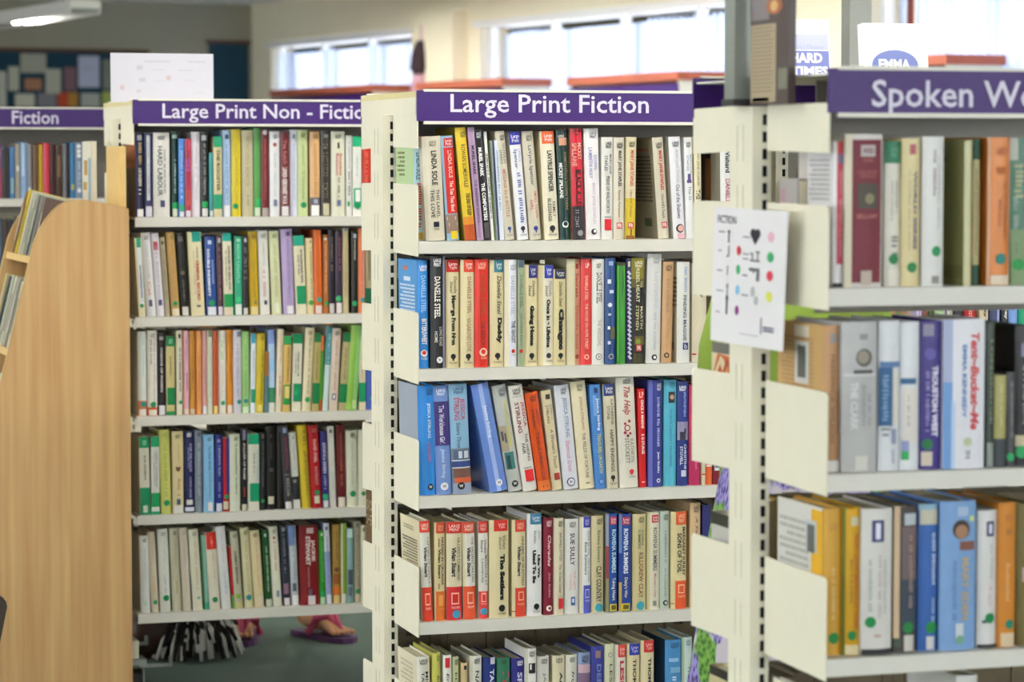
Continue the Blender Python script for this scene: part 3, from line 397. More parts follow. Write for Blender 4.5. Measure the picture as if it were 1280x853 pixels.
row(UB, 3, *LF(3), [
 (529, 542, 652, -4.5, '#dcdad0', 'h', 'leftmost white and red hardback with printed cover side', [SR(0, 1, 0, 1, '#d9cfae'), SG(.3, .85, .08, .13, 2, '#8c8670'), SG(.12, .9, .2, .6, 14, '#5c584a'), VS('', '#d03a26', '#d03a24'), T('CAPTAIN OF CAVALRY', .62, .85, .16, .66, '#7c7c78')], .0),
 (543.8, 557, 654, -1, '#dacb9c', 'h', 'cream hardback with orange foot and bold black lettering', [BG('#d04426', .15, 'LARGE\nPRINT', .11, '#e8a890'), T('HAZARD IN CIRCASSIA', .62, .86, .15, .64, 'K', .02), R(.35, .42, .16, .25, 'K'), R(.35, .42, .62, .68, 'K'), T('Vivian Stuart', .3, .54, .27, .57, 'K', .03), R(.1, 1, .7, 1, '#d9702a'), R(.35, .8, .74, .85, '#e89c54'), H('THORPE', .3, .85, .87, .89, '#e89c54')]),
 (558.8, 578.6, 653.5, -1.5, '#ddd2b2', 'h', 'cream hardback with red foot carrying a blue dot', [VS('', '#cc2c24', '#c4282a'), T("HAZARD'S COMMAND", .65, .85, .16, .6, '#4c483c'), O(.6, .94, .26, '#3c9cc0')]),
 (580.6, 596, 653.5, -2, '#dedbd0', 'h', 'white hardback with orange red foot, no dot', [R(0, .14, 0, 1, '#d9cc9e'), VS('', '#d0482c', '#d6522e'), T('THE VALIANT SAILORS', .64, .84, .15, .62, '#5c5a54')]),
 (598.8, 610.8, 652.3, 0, '#dcd9d0', 'h', 'narrow white hardback with red foot and blue dot', [BG('#cc3028', .0, 'LARGE\nPRINT', .12, '#f0b8a8'), T('Vivian', .55, .8, .19, .33, 'K', 0, .2), T('Stuart', .2, .45, .19, .32, 'K', 0, .2), T('MASSACRE AT', .62, .85, .35, .66, '#4c4a48'), T('CAWNPORE', .25, .46, .38, .63, '#4c4a48'), R(0, 1, .72, 1, '#d03a34'), R(.25, .75, .735, .83, '#f0b8a8'), R(.32, .68, .75, .82, '#d03a34'), H('THORPE', .2, .8, .84, .86, '#f0b8a8'), O(.5, .925, .37, '#3c9cc0')]),
 (612.3, 636.8, 651, 0, '#dacfa4', 'h', 'widest cream hardback with red badge and large bold title', [R(.22, .95, .0, .115, '#cc2e26'), H('Large\nType', .45, .8, .03, .09, '#f4d0c4', .01), T('Vivian', .66, .85, .16, .3, '#5c584a', 0, .25), T('Stuart', .47, .62, .17, .3, '#5c584a', 0, .25), T('The Settlers', .52, .78, .35, .82, 'K', .07), O(.62, .9, .17, 'K'), R(.58, .66, .905, .935, 'K'), H('THORPE', .4, .82, .948, .965, 'K')], .0),
 (640.8, 658, 651, 0, '#dacfa8', 'h', 'cream hardback with red badge and foot, fine red line', [R(0, .25, .94, .95, '#b83428'), BG('#d03a2a', .2, 'LARGE\nPRINT', .12, '#f0b8a0'), T('HAZARD OF HUNTRESS', .66, .86, .17, .68, 'K'), T('Vivian Stuart', .36, .6, .27, .58, 'K', .03, .15), R(.2, 1, .7, 1, '#d4442a'), R(.42, .82, .74, .83, '#f0b8a0'), R(.47, .77, .75, .82, '#d4442a'), H('THORPE', .35, .88, .86, .88, '#f0b8a0')]),
 (659.8, 678, 643, 0, '#e2e2e2', 'h', 'tall white hardback with teal badge and two-line bold title', [BG('#3c7ca0', .18, 'Large\nType', .105), T('Jean', .72, .88, .165, .25, '#6c6a64', 0, .25), T('Stubbs', .42, .58, .16, .29, '#4c4a48', 0, .25), T('Like We', .68, .88, .4, .63, 'K', .06), T('Used To Be', .32, .56, .355, .68, 'K', .06), O(.6, .905, .2, 'K'), R(.55, .65, .91, .94, 'K'), H('THORPE', .35, .85, .95, .967, 'K')], .0),
 (680, 692, 648, 0, '#7e2036', 'h', 'maroon hardback with cream italic lettering', [LP('#e8c8cc', .3, .85), T('Charades', .4, .75, .18, .5, '#e8c0c0', .01, .3), T('Jean Stubbs', .42, .7, .56, .82, '#d8a0a4', 0, .2), O(.55, .93, .3, '#e8d8d0'), O(.6, .93, .16, '#7e2036')]),
 (693, 705.3, 648.5, 0, '#d8cfb4', 'h', 'cream hardback with small solid red block at foot', [LP('K', .4, .9), T('SHOWELL STYLES', .52, .78, .15, .44, '#4c4a44'), T('The 12-Gun Cutter', .48, .74, .48, .78, '#4c4a44', 0, .2), R(.4, .95, .81, .815, 'GY'), R(.42, .95, .83, .94, '#c8242a')]),
 (706.7, 724, 649.6, 0, '#e0dfdc', 'h', 'white hardback with black author, pale pink title, blue logo', [LP('#4c4a48', .3, .8), T('SUE SULLY', .35, .68, .15, .49, '#33343c', .01), T('THE LADY', .58, .78, .55, .75, '#d8a0a4'), T('CHAPEL', .28, .46, .58, .76, '#d8a0a4'), R(.4, .72, .82, .91, '#4c6ca4'), R(.48, .64, .84, .88, '#dce4f0')]),
 (725.6, 739, 647, 0, '#e4e4e6', 'h', 'white hardback with violet blue badge and foot', [R(0, .2, 0, 1, '#d0c8ac'), BG('#343ca4', .28, 'LARGE\nPRINT', .11, '#c4c8ec'), T('BEAR IN THE', .7, .9, .15, .4, '#8c8c98'), T('Essie Summers', .38, .64, .26, .6, '#24262c', 0, .2), G(.7, .85, .42, .68, '#8c8c98'), R(.28, 1, .71, 1, '#4a52b0'), R(.42, .85, .75, .84, '#b4b8e4'), R(.47, .8, .76, .83, '#4a52b0'), H('THORPE', .4, .9, .86, .88, '#c4c8ec')]),
 (740, 755.2, 645.7, 0, '#cfc49c', 'h', 'cream hardback with bold black title and cyan half dot', [LP('K', .4, .9), T('Rowena Summers', .45, .7, .15, .48, '#3c3a30', 0, .15), T('CLAY COUNTRY', .35, .8, .52, .89, 'K', .01), O(.6, .95, .34, '#3ca0b8')]),
 (758, 772.3, 643, 0, '#2c5098', 'h', 'royal blue hardback, left of its twin, with picture edge', [SR(0, 1, 0, 1, '#7c8474'), R(0, .22, 0, .33, '#8c90a4'), R(0, .22, .33, .66, '#8c3c34'), R(0, .22, .66, 1, '#88844c'), R(.32, .92, .03, .11, '#b42c48'), H('Large\nPrint', .4, .85, .04, .1, 'W'), T('ROWENA SUMMERS', .45, .85, .16, .6, '#b8dcec', .02), T('Taking Heart', .42, .8, .65, .88, '#e4e4dc', .0), R(.3, .95, .915, .99, '#c4b430'), R(.4, .85, .93, .975, '#5c5418')], .0),
 (774.4, 790, 643.5, 0, '#2b4690', 'h', 'royal blue hardback, right of its twin, with yellow foot badge', [R(0, .2, 0, .4, '#5c7cb0'), R(0, .2, .7, 1, '#b89c5c'), R(.22, .85, .03, .11, '#b42c48'), H('Large\nPrint', .3, .78, .04, .1, 'W'), T('ROWENA SUMMERS', .32, .68, .15, .61, '#dce4f4', .02), T("Daisy's War", .32, .66, .65, .86, '#e4dcc4', .0), R(.18, .85, .915, .99, '#c8b42c'), R(.28, .75, .93, .975, '#5c5418')], .0),
 (791.3, 808, 643.5, 0, '#d2c596', 'h', 'cream hardback with brown capitals and cyan half dot', [LP('K', .4, .88), T('ROWENA', .62, .82, .17, .33, '#4c5a48'), T('SUMMERS', .36, .56, .16, .36, '#4c5a48'), T('KILLIGREW CLAY', .42, .78, .4, .87, '#7c5438', .01), O(.58, .95, .32, '#3ca0b0')]),
 (809.5, 825.3, 640.8, 0, '#ddd9c4', 'h', 'white hardback with red badge and pink red title', [R(0, .2, 0, 1, '#d0c894'), R(.32, .9, .03, .11, '#c03040'), H('Large\nPrint', .4, .85, .04, .1, 'W'), T('ROWENA SUMMERS', .42, .75, .16, .6, '#4c4c4c', .0), T("Monday's Child", .45, .7, .63, .87, '#b8606c', 0, .2), R(.4, .7, .91, .96, '#8c8a84')]),
 (825.8, 837.2, 639.8, 0, '#b9c4ba', 'h', 'pale grey green hardback with small print', [LP('#2c3430', .3, .88), G(.4, .65, .2, .54, '#7c8c84'), T('An Accidental Life', .4, .66, .58, .87, '#6c7c74'), O(.55, .935, .3, '#24262c'), O(.58, .935, .16, '#b9c4ba')]),
 (839.3, 858.8, 640.5, 0, '#d8cb9c', 'h', 'rightmost cream hardback with bright orange badge and foot', [R(0, .2, .94, .95, '#b83428'), BG('#dc5c2c', .28, 'LARGE\nPRINT', .135, '#f4c8a8'), T('MARGARET SUNLEY', .7, .9, .16, .66, '#2c2820', .02), T('SONS OF TOIL', .36, .64, .22, .63, 'K', .02), R(.25, 1, .71, 1, '#d8562a'), R(.42, .85, .75, .84, '#f4c8a8'), R(.47, .8, .76, .83, '#d8562a'), H('THORPE', .38, .9, .86, .885, '#f4c8a8')], .0),
 (863, 876.2, 629.5, 0, '#d3b48c', 'h', 'buff spine peeping above the nearer end plate', [LP('K', .3, .85), T('A Farthing', .4, .7, .13, .5, '#4c4438', 0, .2)]),
 (878.4, 889, 632, 0, '#2c2f6c', 'h', 'dark navy spine peeping above the nearer end plate', []),
])
row(UB, 4, *LF(4), [
 (524, 540.5, 822, -3, '#dedace', 'h', 'leftmost thick cream hardback showing its top and side', [SR(0, 1, 0, 1, '#dcd4ba'), SG(.2, .85, .1, .9, 16, '#b4a894'), LP('K', .2, .85), T('MICHAEL', .62, .85, .17, .6), T('TAYLOR', .3, .52, .17, .52)], .012),
 (541, 551.5, 817, -1.5, '#c4c060', 'h', 'yellow green hardback', [LP('#4c4c24', .5, .9), T('ROBERT', .5, .8, .25, .6, '#4c4c24')], .012),
 (555, 565.5, 820, -1, '#e2e0d8', 'h', 'white hardback with red top label', [R(.2, .75, .03, .14, '#cc2834'), T('Emma', .35, .65, .2, .5, 'K', 0, .2)], .006),
 (566.3, 574, 822, -.5, '#c6cca0', 'h', 'thin pale green hardback', [LP('K', .3, .9), T('EDDA', .35, .7, .18, .5)], .01),
 (576.8, 585.4, 830, 0, '#d0b98c', 'h', 'short tan hardback, lowest of the row', [R(.4, .8, .03, .08, 'K')], .01),
 (588.5, 603, 821, -1, '#dfddd4', 'h', 'white hardback with large black author name', [R(0, .2, 0, 1, '#c8c2ac'), LP('#33343c', .3, .85), T('NANCY', .4, .75, .17, .6, '#3c3c40')], .003),
 (604.5, 620.5, 823, 0, '#2c3a80', 'h', 'navy hardback with white top corner', [R(.55, .95, .0, .08, 'SV'), T('TAMARA', .5, .85, .14, .6, '#dce4f4', .02)], .01),
 (622, 638.6, 824, 0, '#37765a', 'h', 'green hardback with red capitals', [R(.3, .7, .02, .07, '#245038'), T('IVY', .4, .9, .16, .5, '#b43c48', .03)], .01),
 (640, 657, 824, 0, '#33307c', 'h', 'violet hardback with white title', [LP('W', .4, .85), T('SPIRIT', .4, .78, .17, .6, '#c4c4e4', .02)], .01),
 (657.7, 671.3, 811.7, 0, '#e4e3dc', 'h', 'tall white hardback picturing dark feet', [R(0, .2, 0, 1, '#c8c4b4'), LP('K', .28, .85), R(.25, .9, .16, .27, '#2c2c30'), R(.35, .5, .17, .23, '#e4e3dc'), G(.4, .7, .34, .8, 'GY')], .0),
 (672.5, 687.2, 821.5, 0, '#dddad4', 'h', 'white hardback right of the dark feet picture', [LP('K', .3, .85), T('JAN', .4, .7, .2, .4, '#8c8a84')], .008),
 (691.5, 706.8, 820.5, 0, '#dad2b4', 'h', 'cream hardback with bold black lettering, plain top', [LP('K', .25, .8), T('Angela', .45, .78, .2, .6, 'K', .03)], .008),
 (707.8, 722.2, 819.5, 0, '#dddacb', 'h', 'off-white hardback with italic black lettering', [LP('K', .3, .8), T('Ingrid', .42, .72, .2, .6, '#3c3c44', 0, .2)], .008),
 (723.6, 738.6, 817, 0, '#8c9cc4', 'h', 'hardback with pink dusk landscape spine', [H('LARGE\nPRINT', .25, .85, .03, .12, '#242c44', .03), R(0, 1, .14, .24, '#c8a8b4'), R(0, 1, .24, .4, '#7c6484')], .004),
 (739.6, 755.8, 809, 0, '#3a3f8c', 'h', 'tall indigo hardback with bronze top emblem', [R(.3, .7, .05, .13, '#8c6c6c'), T('DEEP', .4, .75, .2, .5, '#6c78c0', .02)], .002),
 (756.6, 768.2, 806, 0, '#ccceb0', 'h', 'narrow pale green hardback with round mark', [O(.55, .12, .26, '#8c9088'), O(.55, .12, .16, '#ccceb0'), T('LESLIE', .45, .78, .22, .6, '#4c5048')], .0),
 (769.2, 783.2, 807, 0, '#e0ddd2', 'h', 'white hardback with red badge and red name', [BG('#d03a30', .25, 'Large\nPrint', .14, '#f4d0c8'), T('LESLIE', .4, .78, .18, .6, '#b02c30', .03)], .002),
 (784.6, 800.4, 805.5, 0, '#dacfa6', 'h', 'cream hardback with royal blue badge', [BG('#2c34a0', .15, 'Large\nType', .13, '#c4c8ec'), T('THOMPSON', .4, .68, .17, .7, '#3c3c40', .02)], .002),
 (801.6, 818.3, 801.5, 0, '#d9cea8', 'h', 'cream hardback with scarlet badge', [BG('#cc3430', .2, 'Large\nType', .13, '#f0c0b4'), T('THOMPSON', .5, .75, .19, .7, '#2c2c30', .03)], .002),
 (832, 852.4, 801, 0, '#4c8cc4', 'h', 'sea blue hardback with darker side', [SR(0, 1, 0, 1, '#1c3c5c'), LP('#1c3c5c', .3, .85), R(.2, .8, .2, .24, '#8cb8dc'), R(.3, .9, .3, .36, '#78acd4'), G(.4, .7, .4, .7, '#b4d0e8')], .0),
 (853, 865.6, 797.5, 0, '#c3d4d2', 'h', 'pale aqua hardback at the right end', [LP('#4c6c80', .35, .85), R(0, .2, 0, 1, '#a4b894'), T('THOMPSON', .5, .78, .3, .8, '#5c7c90')], .0),
])
# second bay, a strip of it seen between two shelves of the nearer unit
row(UB, 1, 'seen through the gap under the top Spoken Word shelf', 'books seen through the gap under the top Spoken Word shelf', [
 (1146, 1152.5, 326, 0, '#cfc4e4', 'h', 'lilac white spine', [G(.3, .6, .3, .7, '#5c4c8c')]), (1153, 1160.5, 326, 0, '#7c4c3c', 'h', 'brown spine', [G(.3, .6, .3, .7, '#3c2018')]),
 (1161, 1168, 326, 0, '#3c5020', 'h', 'dark green spine', []), (1169, 1182, 326, 0, '#b8d89c', 'h', 'pale green spine', [R(.75, 1, 0, 1, 'LV')]),
 (1184, 1191, 326, 0, '#d4d0c4', 'h', 'white spine with black print', [T('CORDELL', .3, .75, .3, .7)]), (1192, 1205, 326, 0, '#242426', 'h', 'black spine with white initial', [H('C', .3, .9, .42, .52, 'W', .03)]),
 (1206, 1219.5, 326, 0, '#b42428', 'h', 'red spine', [G(.3, .65, .3, .7, '#e8b4a8')]), (1225, 1236, 326, 0, '#c8b89c', 'h', 'beige spine with black print', [T('Grey', .35, .75, .38, .6, 'K', .02)]),
 (1238, 1251, 326, 0, '#3c4468', 'h', 'dark slate blue spine', [R(.6, .9, 0, 1, '#8c98c4')]), (1252, 1261, 326, 0, '#2c3038', 'h', 'dark spine with white script', [T('Shelley', .3, .8, .36, .62, 'W', .02)]),
 (1262, 1273, 326, 0, '#7ca0dc', 'h', 'light blue spine', []), (1274, 1290, 326, 0, '#1c8c68', 'h', 'emerald spine', [])])
# ------------------------------------------------------------------ Large Print Non - Fiction, five shelves (soft focus)
NF = lambda k: (f'{ORD[k]} Large Print Non-Fiction shelf', f'books on the {ORD[k]} Large Print Non-Fiction shelf')
def g1(c='GY', x0=.35, x1=.68, f0=.16, f1=.8): return G(x0, x1, f0, f1, c)
LPN = lambda c='#3c3c44', x0=.3, x1=.75: H('LARGE\nPRINT', x0, x1, .035, .085, c, .03)
CHB = lambda fb, c='#12925c': [R(0, 1, 0, .125, c), H('LARGE\nPRINT', .3, .8, .03, .095, '#9cd8bc', .02), R(.1, 1, fb, .87, c)]
row(UA, 0, *NF(0), [
 (170, 180.5, 166, 0, '#23233c', 'h', 'leftmost dark navy hardback with gold lettering, white label', [SR(0, 1, 0, .42, '#a8683c'), SR(0, 1, .42, 1, '#6c5c4c'), R(.2, .8, .03, .09, '#9c9cac'), G(.35, .75, .12, .38, '#a48c5c'), G(.3, .7, .42, .75, '#c8c4bc'), LAB(), R(0, .18, 0, 1, '#3c3c70')]),
 (181.5, 191.5, 167, 0, '#3a3a66', 'h', 'navy hardback with silver white centre stripe', [R(.25, .65, .02, .8, '#c8ccd0'), G(.35, .55, .1, .75, 'GY'), LAB('#d4d4e4', .87)]),
 (192.5, 213, 166, 0, '#d8d6d0', 'h', 'thick white hardback with very large dark letters', [LPN('#33343c', .25, .7), T('HARD LABOUR', .25, .55, .16, .75, '#4c4c54', .01), G(.62, .75, .2, .74, '#7c7c84'), R(.4, .68, .8, .88, '#4c4c70')]),
 (215, 223.5, 164.5, 0, '#15382f', 'h', 'dark bottle green hardback with bright green square', [R(.1, .9, .04, .08, '#8ca89c'), G(.35, .65, .33, .72, '#a4b8ac'), R(.05, .95, .83, .905, '#1c9c54'), LAB('#d8dcc8')]),
 (224, 231, 173.6, 0, '#4c80cc', 'p', 'short blue paperback with green patch at foot', [G(.3, .7, .1, .8, '#a4c0ec'), R(.1, 1, .84, .92, '#2c9c74'), LAB('#d4d8e4', .93)]),
 (231.6, 239.5, 173.6, 0, '#b8405c', 'p', 'short pink, magenta and red paperback', [R(.1, .9, .25, .42, '#b8508c'), R(.1, .9, .65, .85, '#c04c48'), G(.3, .7, .15, .8, '#7c2840'), LAB('#d4ccd4', .92)]),
 (240, 251, 165, 0, '#dbd6de', 'h', 'lilac white hardback right of the pink one', [g1('#b8b4c4')]),
 (252, 261, 165, 0, '#1e1e24', 'h', 'black hardback with silver badge and green square', [R(.1, .75, .04, .1, '#b4b8bc'), G(.3, .65, .14, .75, '#8c8c84'), R(.1, .9, .82, .89, '#1c9c54'), LAB('#d4d0d0', .9)]),
 (262, 267, 191, 0, '#3c9498', 'p', 'short thin teal paperback', [LAB('#c4d0cc')]),
 (267.5, 278, 171, 0, '#cfc49c', 'p', 'cream paperback with green top and green foot', [R(0, 1, 0, .13, '#1c9068'), R(0, 1, .72, .9, '#1c9068'), T('THE ROOSTER', .35, .75, .16, .68, '#4c4a3c', .02)]),
 (279, 289, 163, 0, '#a4c0e4', 'h', 'light blue hardback with small navy mark', [R(.3, .75, .05, .1, '#33486c'), g1('#7c94bc'), LAB('#e4e4e8', .87)]),
 (290, 302, 162, 0, '#cdb928', 'h', 'tall mustard yellow hardback with green dot', [g1('#b0a020'), DOT(x=.4, f=.88)]),
 (303, 317.5, 163, 0, '#bcb495', 'h', 'broad beige grey hardback with large faint letters', [T('NORTHERN MEMOIR', .3, .65, .07, .65, '#a0977c', .02), G(.4, .6, .75, .9, '#8c846c')]),
 (318, 326.5, 160, 0, '#4c8c44', 'h', 'tallest slim green hardback', [R(.3, 1, .8, .9, '#1c9c54'), LAB('#c4d0bc', .9)]),
 (327, 337, 163.5, 0, '#702428', 'h', 'maroon hardback with shiny top, red grey label', [O(.5, .02, .3, '#d8ccd8'), G(.35, .6, .1, .8, '#9c4c4c'), LAB('#a09890', .9)]),  # pale disc at the top is painted shine, not a sticker
 (338, 350.5, 164.5, 0, '#e0e0e4', 'h', 'white hardback with red brown star', [LPN('#4c5470', .35, .7), O(.5, .155, .2, '#a04c44'), g1('#c0c0cc', .4, .62, .22, .78), R(.35, .7, .8, .88, '#6c7494')]),
 (351.5, 362.3, 164.5, 0, '#6c2428', 'h', 'maroon hardback with broad white block lettering', [T('Tea Sutch', .3, .7, .1, .38, '#b87c7c'), T('LORD GEORGE WAR', .2, .72, .42, .86, '#dcd0d0', .06), LAB('#d8d4d8', .88)]),
 (363, 372.5, 162.5, 0, '#d8dcec', 'h', 'bluish white hardback right of the maroon one', [R(.35, .7, .05, .1, '#7c84a4'), g1('#b4bcd8')]),
 (373, 385.5, 162.5, 0, '#c2cf98', 'h', 'pale lime hardback with green dot', [LPN('#4c5c3c'), G(.35, .65, .18, .42, '#a4b080'), G(.35, .65, .48, .8, '#a4b080'), DOT(f=.87)]),
 (388, 400.7, 164.5, 0, '#d4a878', 'h', 'peach tan hardback with grey foot and white label', [LPN('#7c5c3c'), G(.4, .65, .13, .75, '#b48850'), R(0, 1, .78, 1, '#5c5860'), R(.35, .75, .8, .85, '#9ca0b8'), LAB('W', .87)]),
 (402, 413.3, 163.7, 0, '#3a342c', 'h', 'black brown mottled hardback', [R(.3, .8, .04, .08, '#8c8c84'), G(.2, .7, .12, .78, '#7c7460'), R(.2, .9, .85, .99, '#c4bc9c')]),
 (414.6, 431.8, 164.5, 0, '#d8d8c4', 'h', 'broad off-white hardback with red double title', [LPN('#4c4c48', .3, .7), R(.45, .6, .13, .2, 'K'), T('Bernadette', .58, .8, .26, .52, '#c46c6c', .01), T('Robinson', .32, .54, .26, .52, '#c46c6c', .01), G(.45, .62, .55, .78, '#5c5c5c'), R(.4, .7, .81, .88, '#5c6488')]),
 (433, 440.6, 169.5, 0, '#dcdcd8', 'h', 'narrow white hardback with tiny green mark', [G(.35, .65, .08, .42, '#a4a4ac'), G(.3, .7, .45, .75, '#4c4c58'), R(.2, .6, .82, .88, '#2ca05c')]),
 (441.2, 452.2, 170.6, 0, '#e4e4de', 'p', 'white paperback with emerald top and framed foot', [R(0, 1, 0, .13, '#12a070'), G(.4, .6, .25, .5, '#9cb4ac'), R(.1, .95, .65, .89, '#12a070'), R(.3, .85, .67, .82, 'W'), DOT(f=.88, x=.55, r=.32)]),
 (453.4, 465, 170, 0, '#b8301f', 'h', 'scarlet hardback in the gap below the nearer plate', [G(.3, .6, .2, .7, '#d8644c')]),
 (466, 476, 168, 0, '#b4b0b8', 'h', 'grey lilac hardback in the gap below the nearer plate', [g1('GY')]),
])
row(UA, 1, *NF(1), [
 (174, 182.5, 298, -8.5, '#dcd6b4', 'p', 'leaning white and cream paperback with teal badge', [R(.25, .9, 0, .12, '#2c9c7c'), R(.3, .9, .12, .85, '#dfe6ec'), G(.45, .75, .35, .8, '#3c4c7c'), DOT(f=.86, x=.5)]),
 (184, 196, 291.6, -8, '#d9d8da', 'h', 'tall white hardback with red and orange script', [LPN('#4c4c50', .3, .75), T('CLOSE TO HOME', .35, .62, .14, .55, '#b4b4bc'), T('Cat', .3, .65, .58, .75, '#c48c6c', .01), R(.3, .65, .8, .88, '#4c4c6c')], .0),
 (196.7, 206.3, 292, -8, '#dcd8e0', 'h', 'white hardback with small crimson picture near top', [R(.2, .8, .1, .2, '#b04c5c'), g1('#b0a8c0'), R(.3, .8, .8, .87, '#4c4c78')]),
 (206.8, 213.5, 297, -7.5, '#a89c84', 'h', 'narrow grey tan hardback', [R(.25, .75, .05, .09, '#4c4438'), g1('#847860')]),
 (215, 225.5, 291, -7.5, '#b89458', 'h', 'golden tan hardback with green dot', [LPN('#6c6c3c', .45, .85), G(.45, .75, .12, .8, '#a4784c'), DOT(f=.85, x=.55), LAB('#d8ccb0', .91)]),
 (227.5, 237.3, 291.8, -7, '#211f1d', 'h', 'black hardback with grey portrait and white label', [R(.2, .8, .04, .1, '#6c6860'), O(.5, .48, .28, '#5c5448'), G(.35, .6, .55, .82, '#5c5850'), LAB('#c8c4bc', .89)]),
 (240, 257, 290.5, -5.5, '#ddd3ac', 'h', 'broad cream hardback, teal badge and red capitals', [R(.3, .95, 0, .12, '#1c9c8c'), G(.55, .7, .18, .32, 'GY'), T('CRIMINAL RECORD', .48, .72, .34, .82, '#b44c4c', .04), G(.3, .4, .2, .75, '#a49c80'), R(.4, .7, .875, .895, '#26262c')], .0),
 (259, 272, 296, -3.3, '#2f4c90', 'h', 'blue hardback with bold white capitals and green dot', [R(.3, .65, .05, .1, '#b4c4e4'), T('DOUBLE INDEMNITY', .18, .42, .16, .76, '#dce4f4', .03), G(.6, .78, .3, .6, '#9cb0dc'), DOT(f=.84, x=.5), LAB('#d8dce8', .89)]),
 (272.7, 280, 294.8, -2.5, '#4c3844', 'h', 'narrow plum brown hardback', [R(.3, .8, .03, .09, '#b4b4c0'), G(.35, .65, .15, .8, '#8c5c6c'), LAB('#d0c8d8', .89)]),
 (281, 292, 291.6, -3, '#dad4bc', 'p', 'cream paperback with slanted teal top and green block', [R(0, 1, 0, .1, '#1c9c8c'), R(.0, 1, .74, .9, '#1c9050'), G(.55, .8, .16, .72, '#5c584c'), G(.2, .4, .2, .66, '#8c8878'), LAB('#d8ccb4', .91)]),
 (293.7, 303.4, 295.6, -1.5, '#35a07c', 'h', 'sea green hardback with pale lettering', [R(.25, .75, .03, .07, '#8cd4b8'), T('MOVE LIGHTLY', .3, .65, .1, .6, '#7cc8a8', .02), DOT('#2cb474', .8, .38, .5), LAB('#d8dcd8', .86)]),
 (304, 311, 295, -1, '#27262a', 'h', 'narrow black hardback with grey marbling', [R(.3, .7, .03, .08, '#b8b8bc'), G(.2, .75, .15, .55, '#6c6c70'), LAB('#c8c4c4', .91)]),
 (313, 324.2, 290, -2.5, '#bc9c1c', 'h', 'mustard hardback with small square emblem', [LPN('#7c6414'), G(.4, .65, .35, .8, '#9c8014'), R(.5, .75, .83, .87, '#6c6c4c'), LAB('#d8c88c', .9)]),
 (326, 338.3, 289, -3.5, '#dedcd6', 'h', 'white hardback with faded rose lettering', [LPN('#6c7484'), G(.42, .6, .14, .42, '#b4a4ac'), G(.3, .65, .47, .78, '#c49cac'), R(.4, .7, .83, .88, '#33405c')]),
 (341, 353, 289, -4.5, '#cfd2aa', 'h', 'pale yellow green hardback, third left of the lilac', [LPN('#6c7c5c'), g1('#b0b48c'), LAB('#dcdcc8', .87)][:2]+[R(.3, .7, .86, .98, '#d8dcc8')]),
 (355, 369.3, 287, -4, '#ad9bc4', 'h', 'lilac hardback with white label', [R(.45, .8, .03, .08, '#5c4c84'), G(.45, .65, .12, .85, '#8c7cac'), R(.3, .85, .9, .995, '#dcd8e0')]),
 (370.3, 383.6, 295, -4, '#dcd5ba', 'p', 'cream paperback with teal top and green panel', [R(0, 1, 0, .13, '#1c947c'), R(.15, 1, .64, .87, '#148c5c'), G(.6, .8, .18, .6, '#4c4a40'), G(.3, .5, .25, .5, '#7c786c')]),
 (384.4, 393.3, 298, -2.5, '#d8cca0', 'h', 'cream hardback with olive green dot', [R(.55, .8, .03, .07, '#8c7c4c'), G(.55, .8, .12, .8, '#a88c64'), DOT('#3c9430', .85, .36, .6)]),
 (394, 403.6, 288, -2, '#cf6426', 'h', 'bright orange hardback with teal dot', [G(.35, .65, .1, .75, '#a84c1c'), DOT('TE', .83, .36, .6), LAB('#d8ccc8', .9)]),
 (404.2, 411, 294, -1.3, '#b06c34', 'h', 'brown orange hardback, narrow, beside the bright orange', [O(.45, .05, .25, '#e4dccc'), G(.35, .6, .12, .75, '#d8ac84'), DOT('#2c9c4c', .87, .42, .6)]),
 (411.5, 419, 288, -.5, '#25202c', 'h', 'black violet hardback with white foot label', [G(.35, .65, .08, .5, '#7c6c5c'), LAB('#c4bcbc', .88)]),
 (420, 428.6, 288.5, -.5, '#3a2c40', 'h', 'dark plum hardback with green dot and red print', [G(.4, .75, .08, .48, '#8c4c54'), O(.45, .82, .42, '#2ca05c'), LAB('#d4ccc8', .87)]),
 (429, 436.3, 285.5, -.5, '#b8ab84', 'h', 'tall khaki beige hardback', [R(.2, .85, .0, .03, '#7c8ca0'), g1('#9c8c68')]),
 (440, 448, 289.5, 0, '#262620', 'h', 'black hardback with green dot, white print', [R(.3, .75, .03, .08, '#c8ccd4'), G(.35, .6, .1, .35, '#b4b4a8'), O(.5, .88, .42, '#1ca05c')]),
 (448.7, 456.5, 286.3, 0, '#d88c7c', 'h', 'salmon pink hardback with teal dot', [R(0, .45, 0, 1, '#d87848'), g1('#b86c60'), DOT('TE', .84, .4, .6)]),
 (457, 467.3, 288, 0, '#a89c7c', 'p', 'khaki paperback with dark green block, in the gap', [G(.3, .6, .2, .6, '#6c6450'), R(0, 1, .7, .9, '#14603c')]),
 (468, 475, 288, 0, '#262f68', 'h', 'deep navy hardback in the gap beside the upright', []),
])
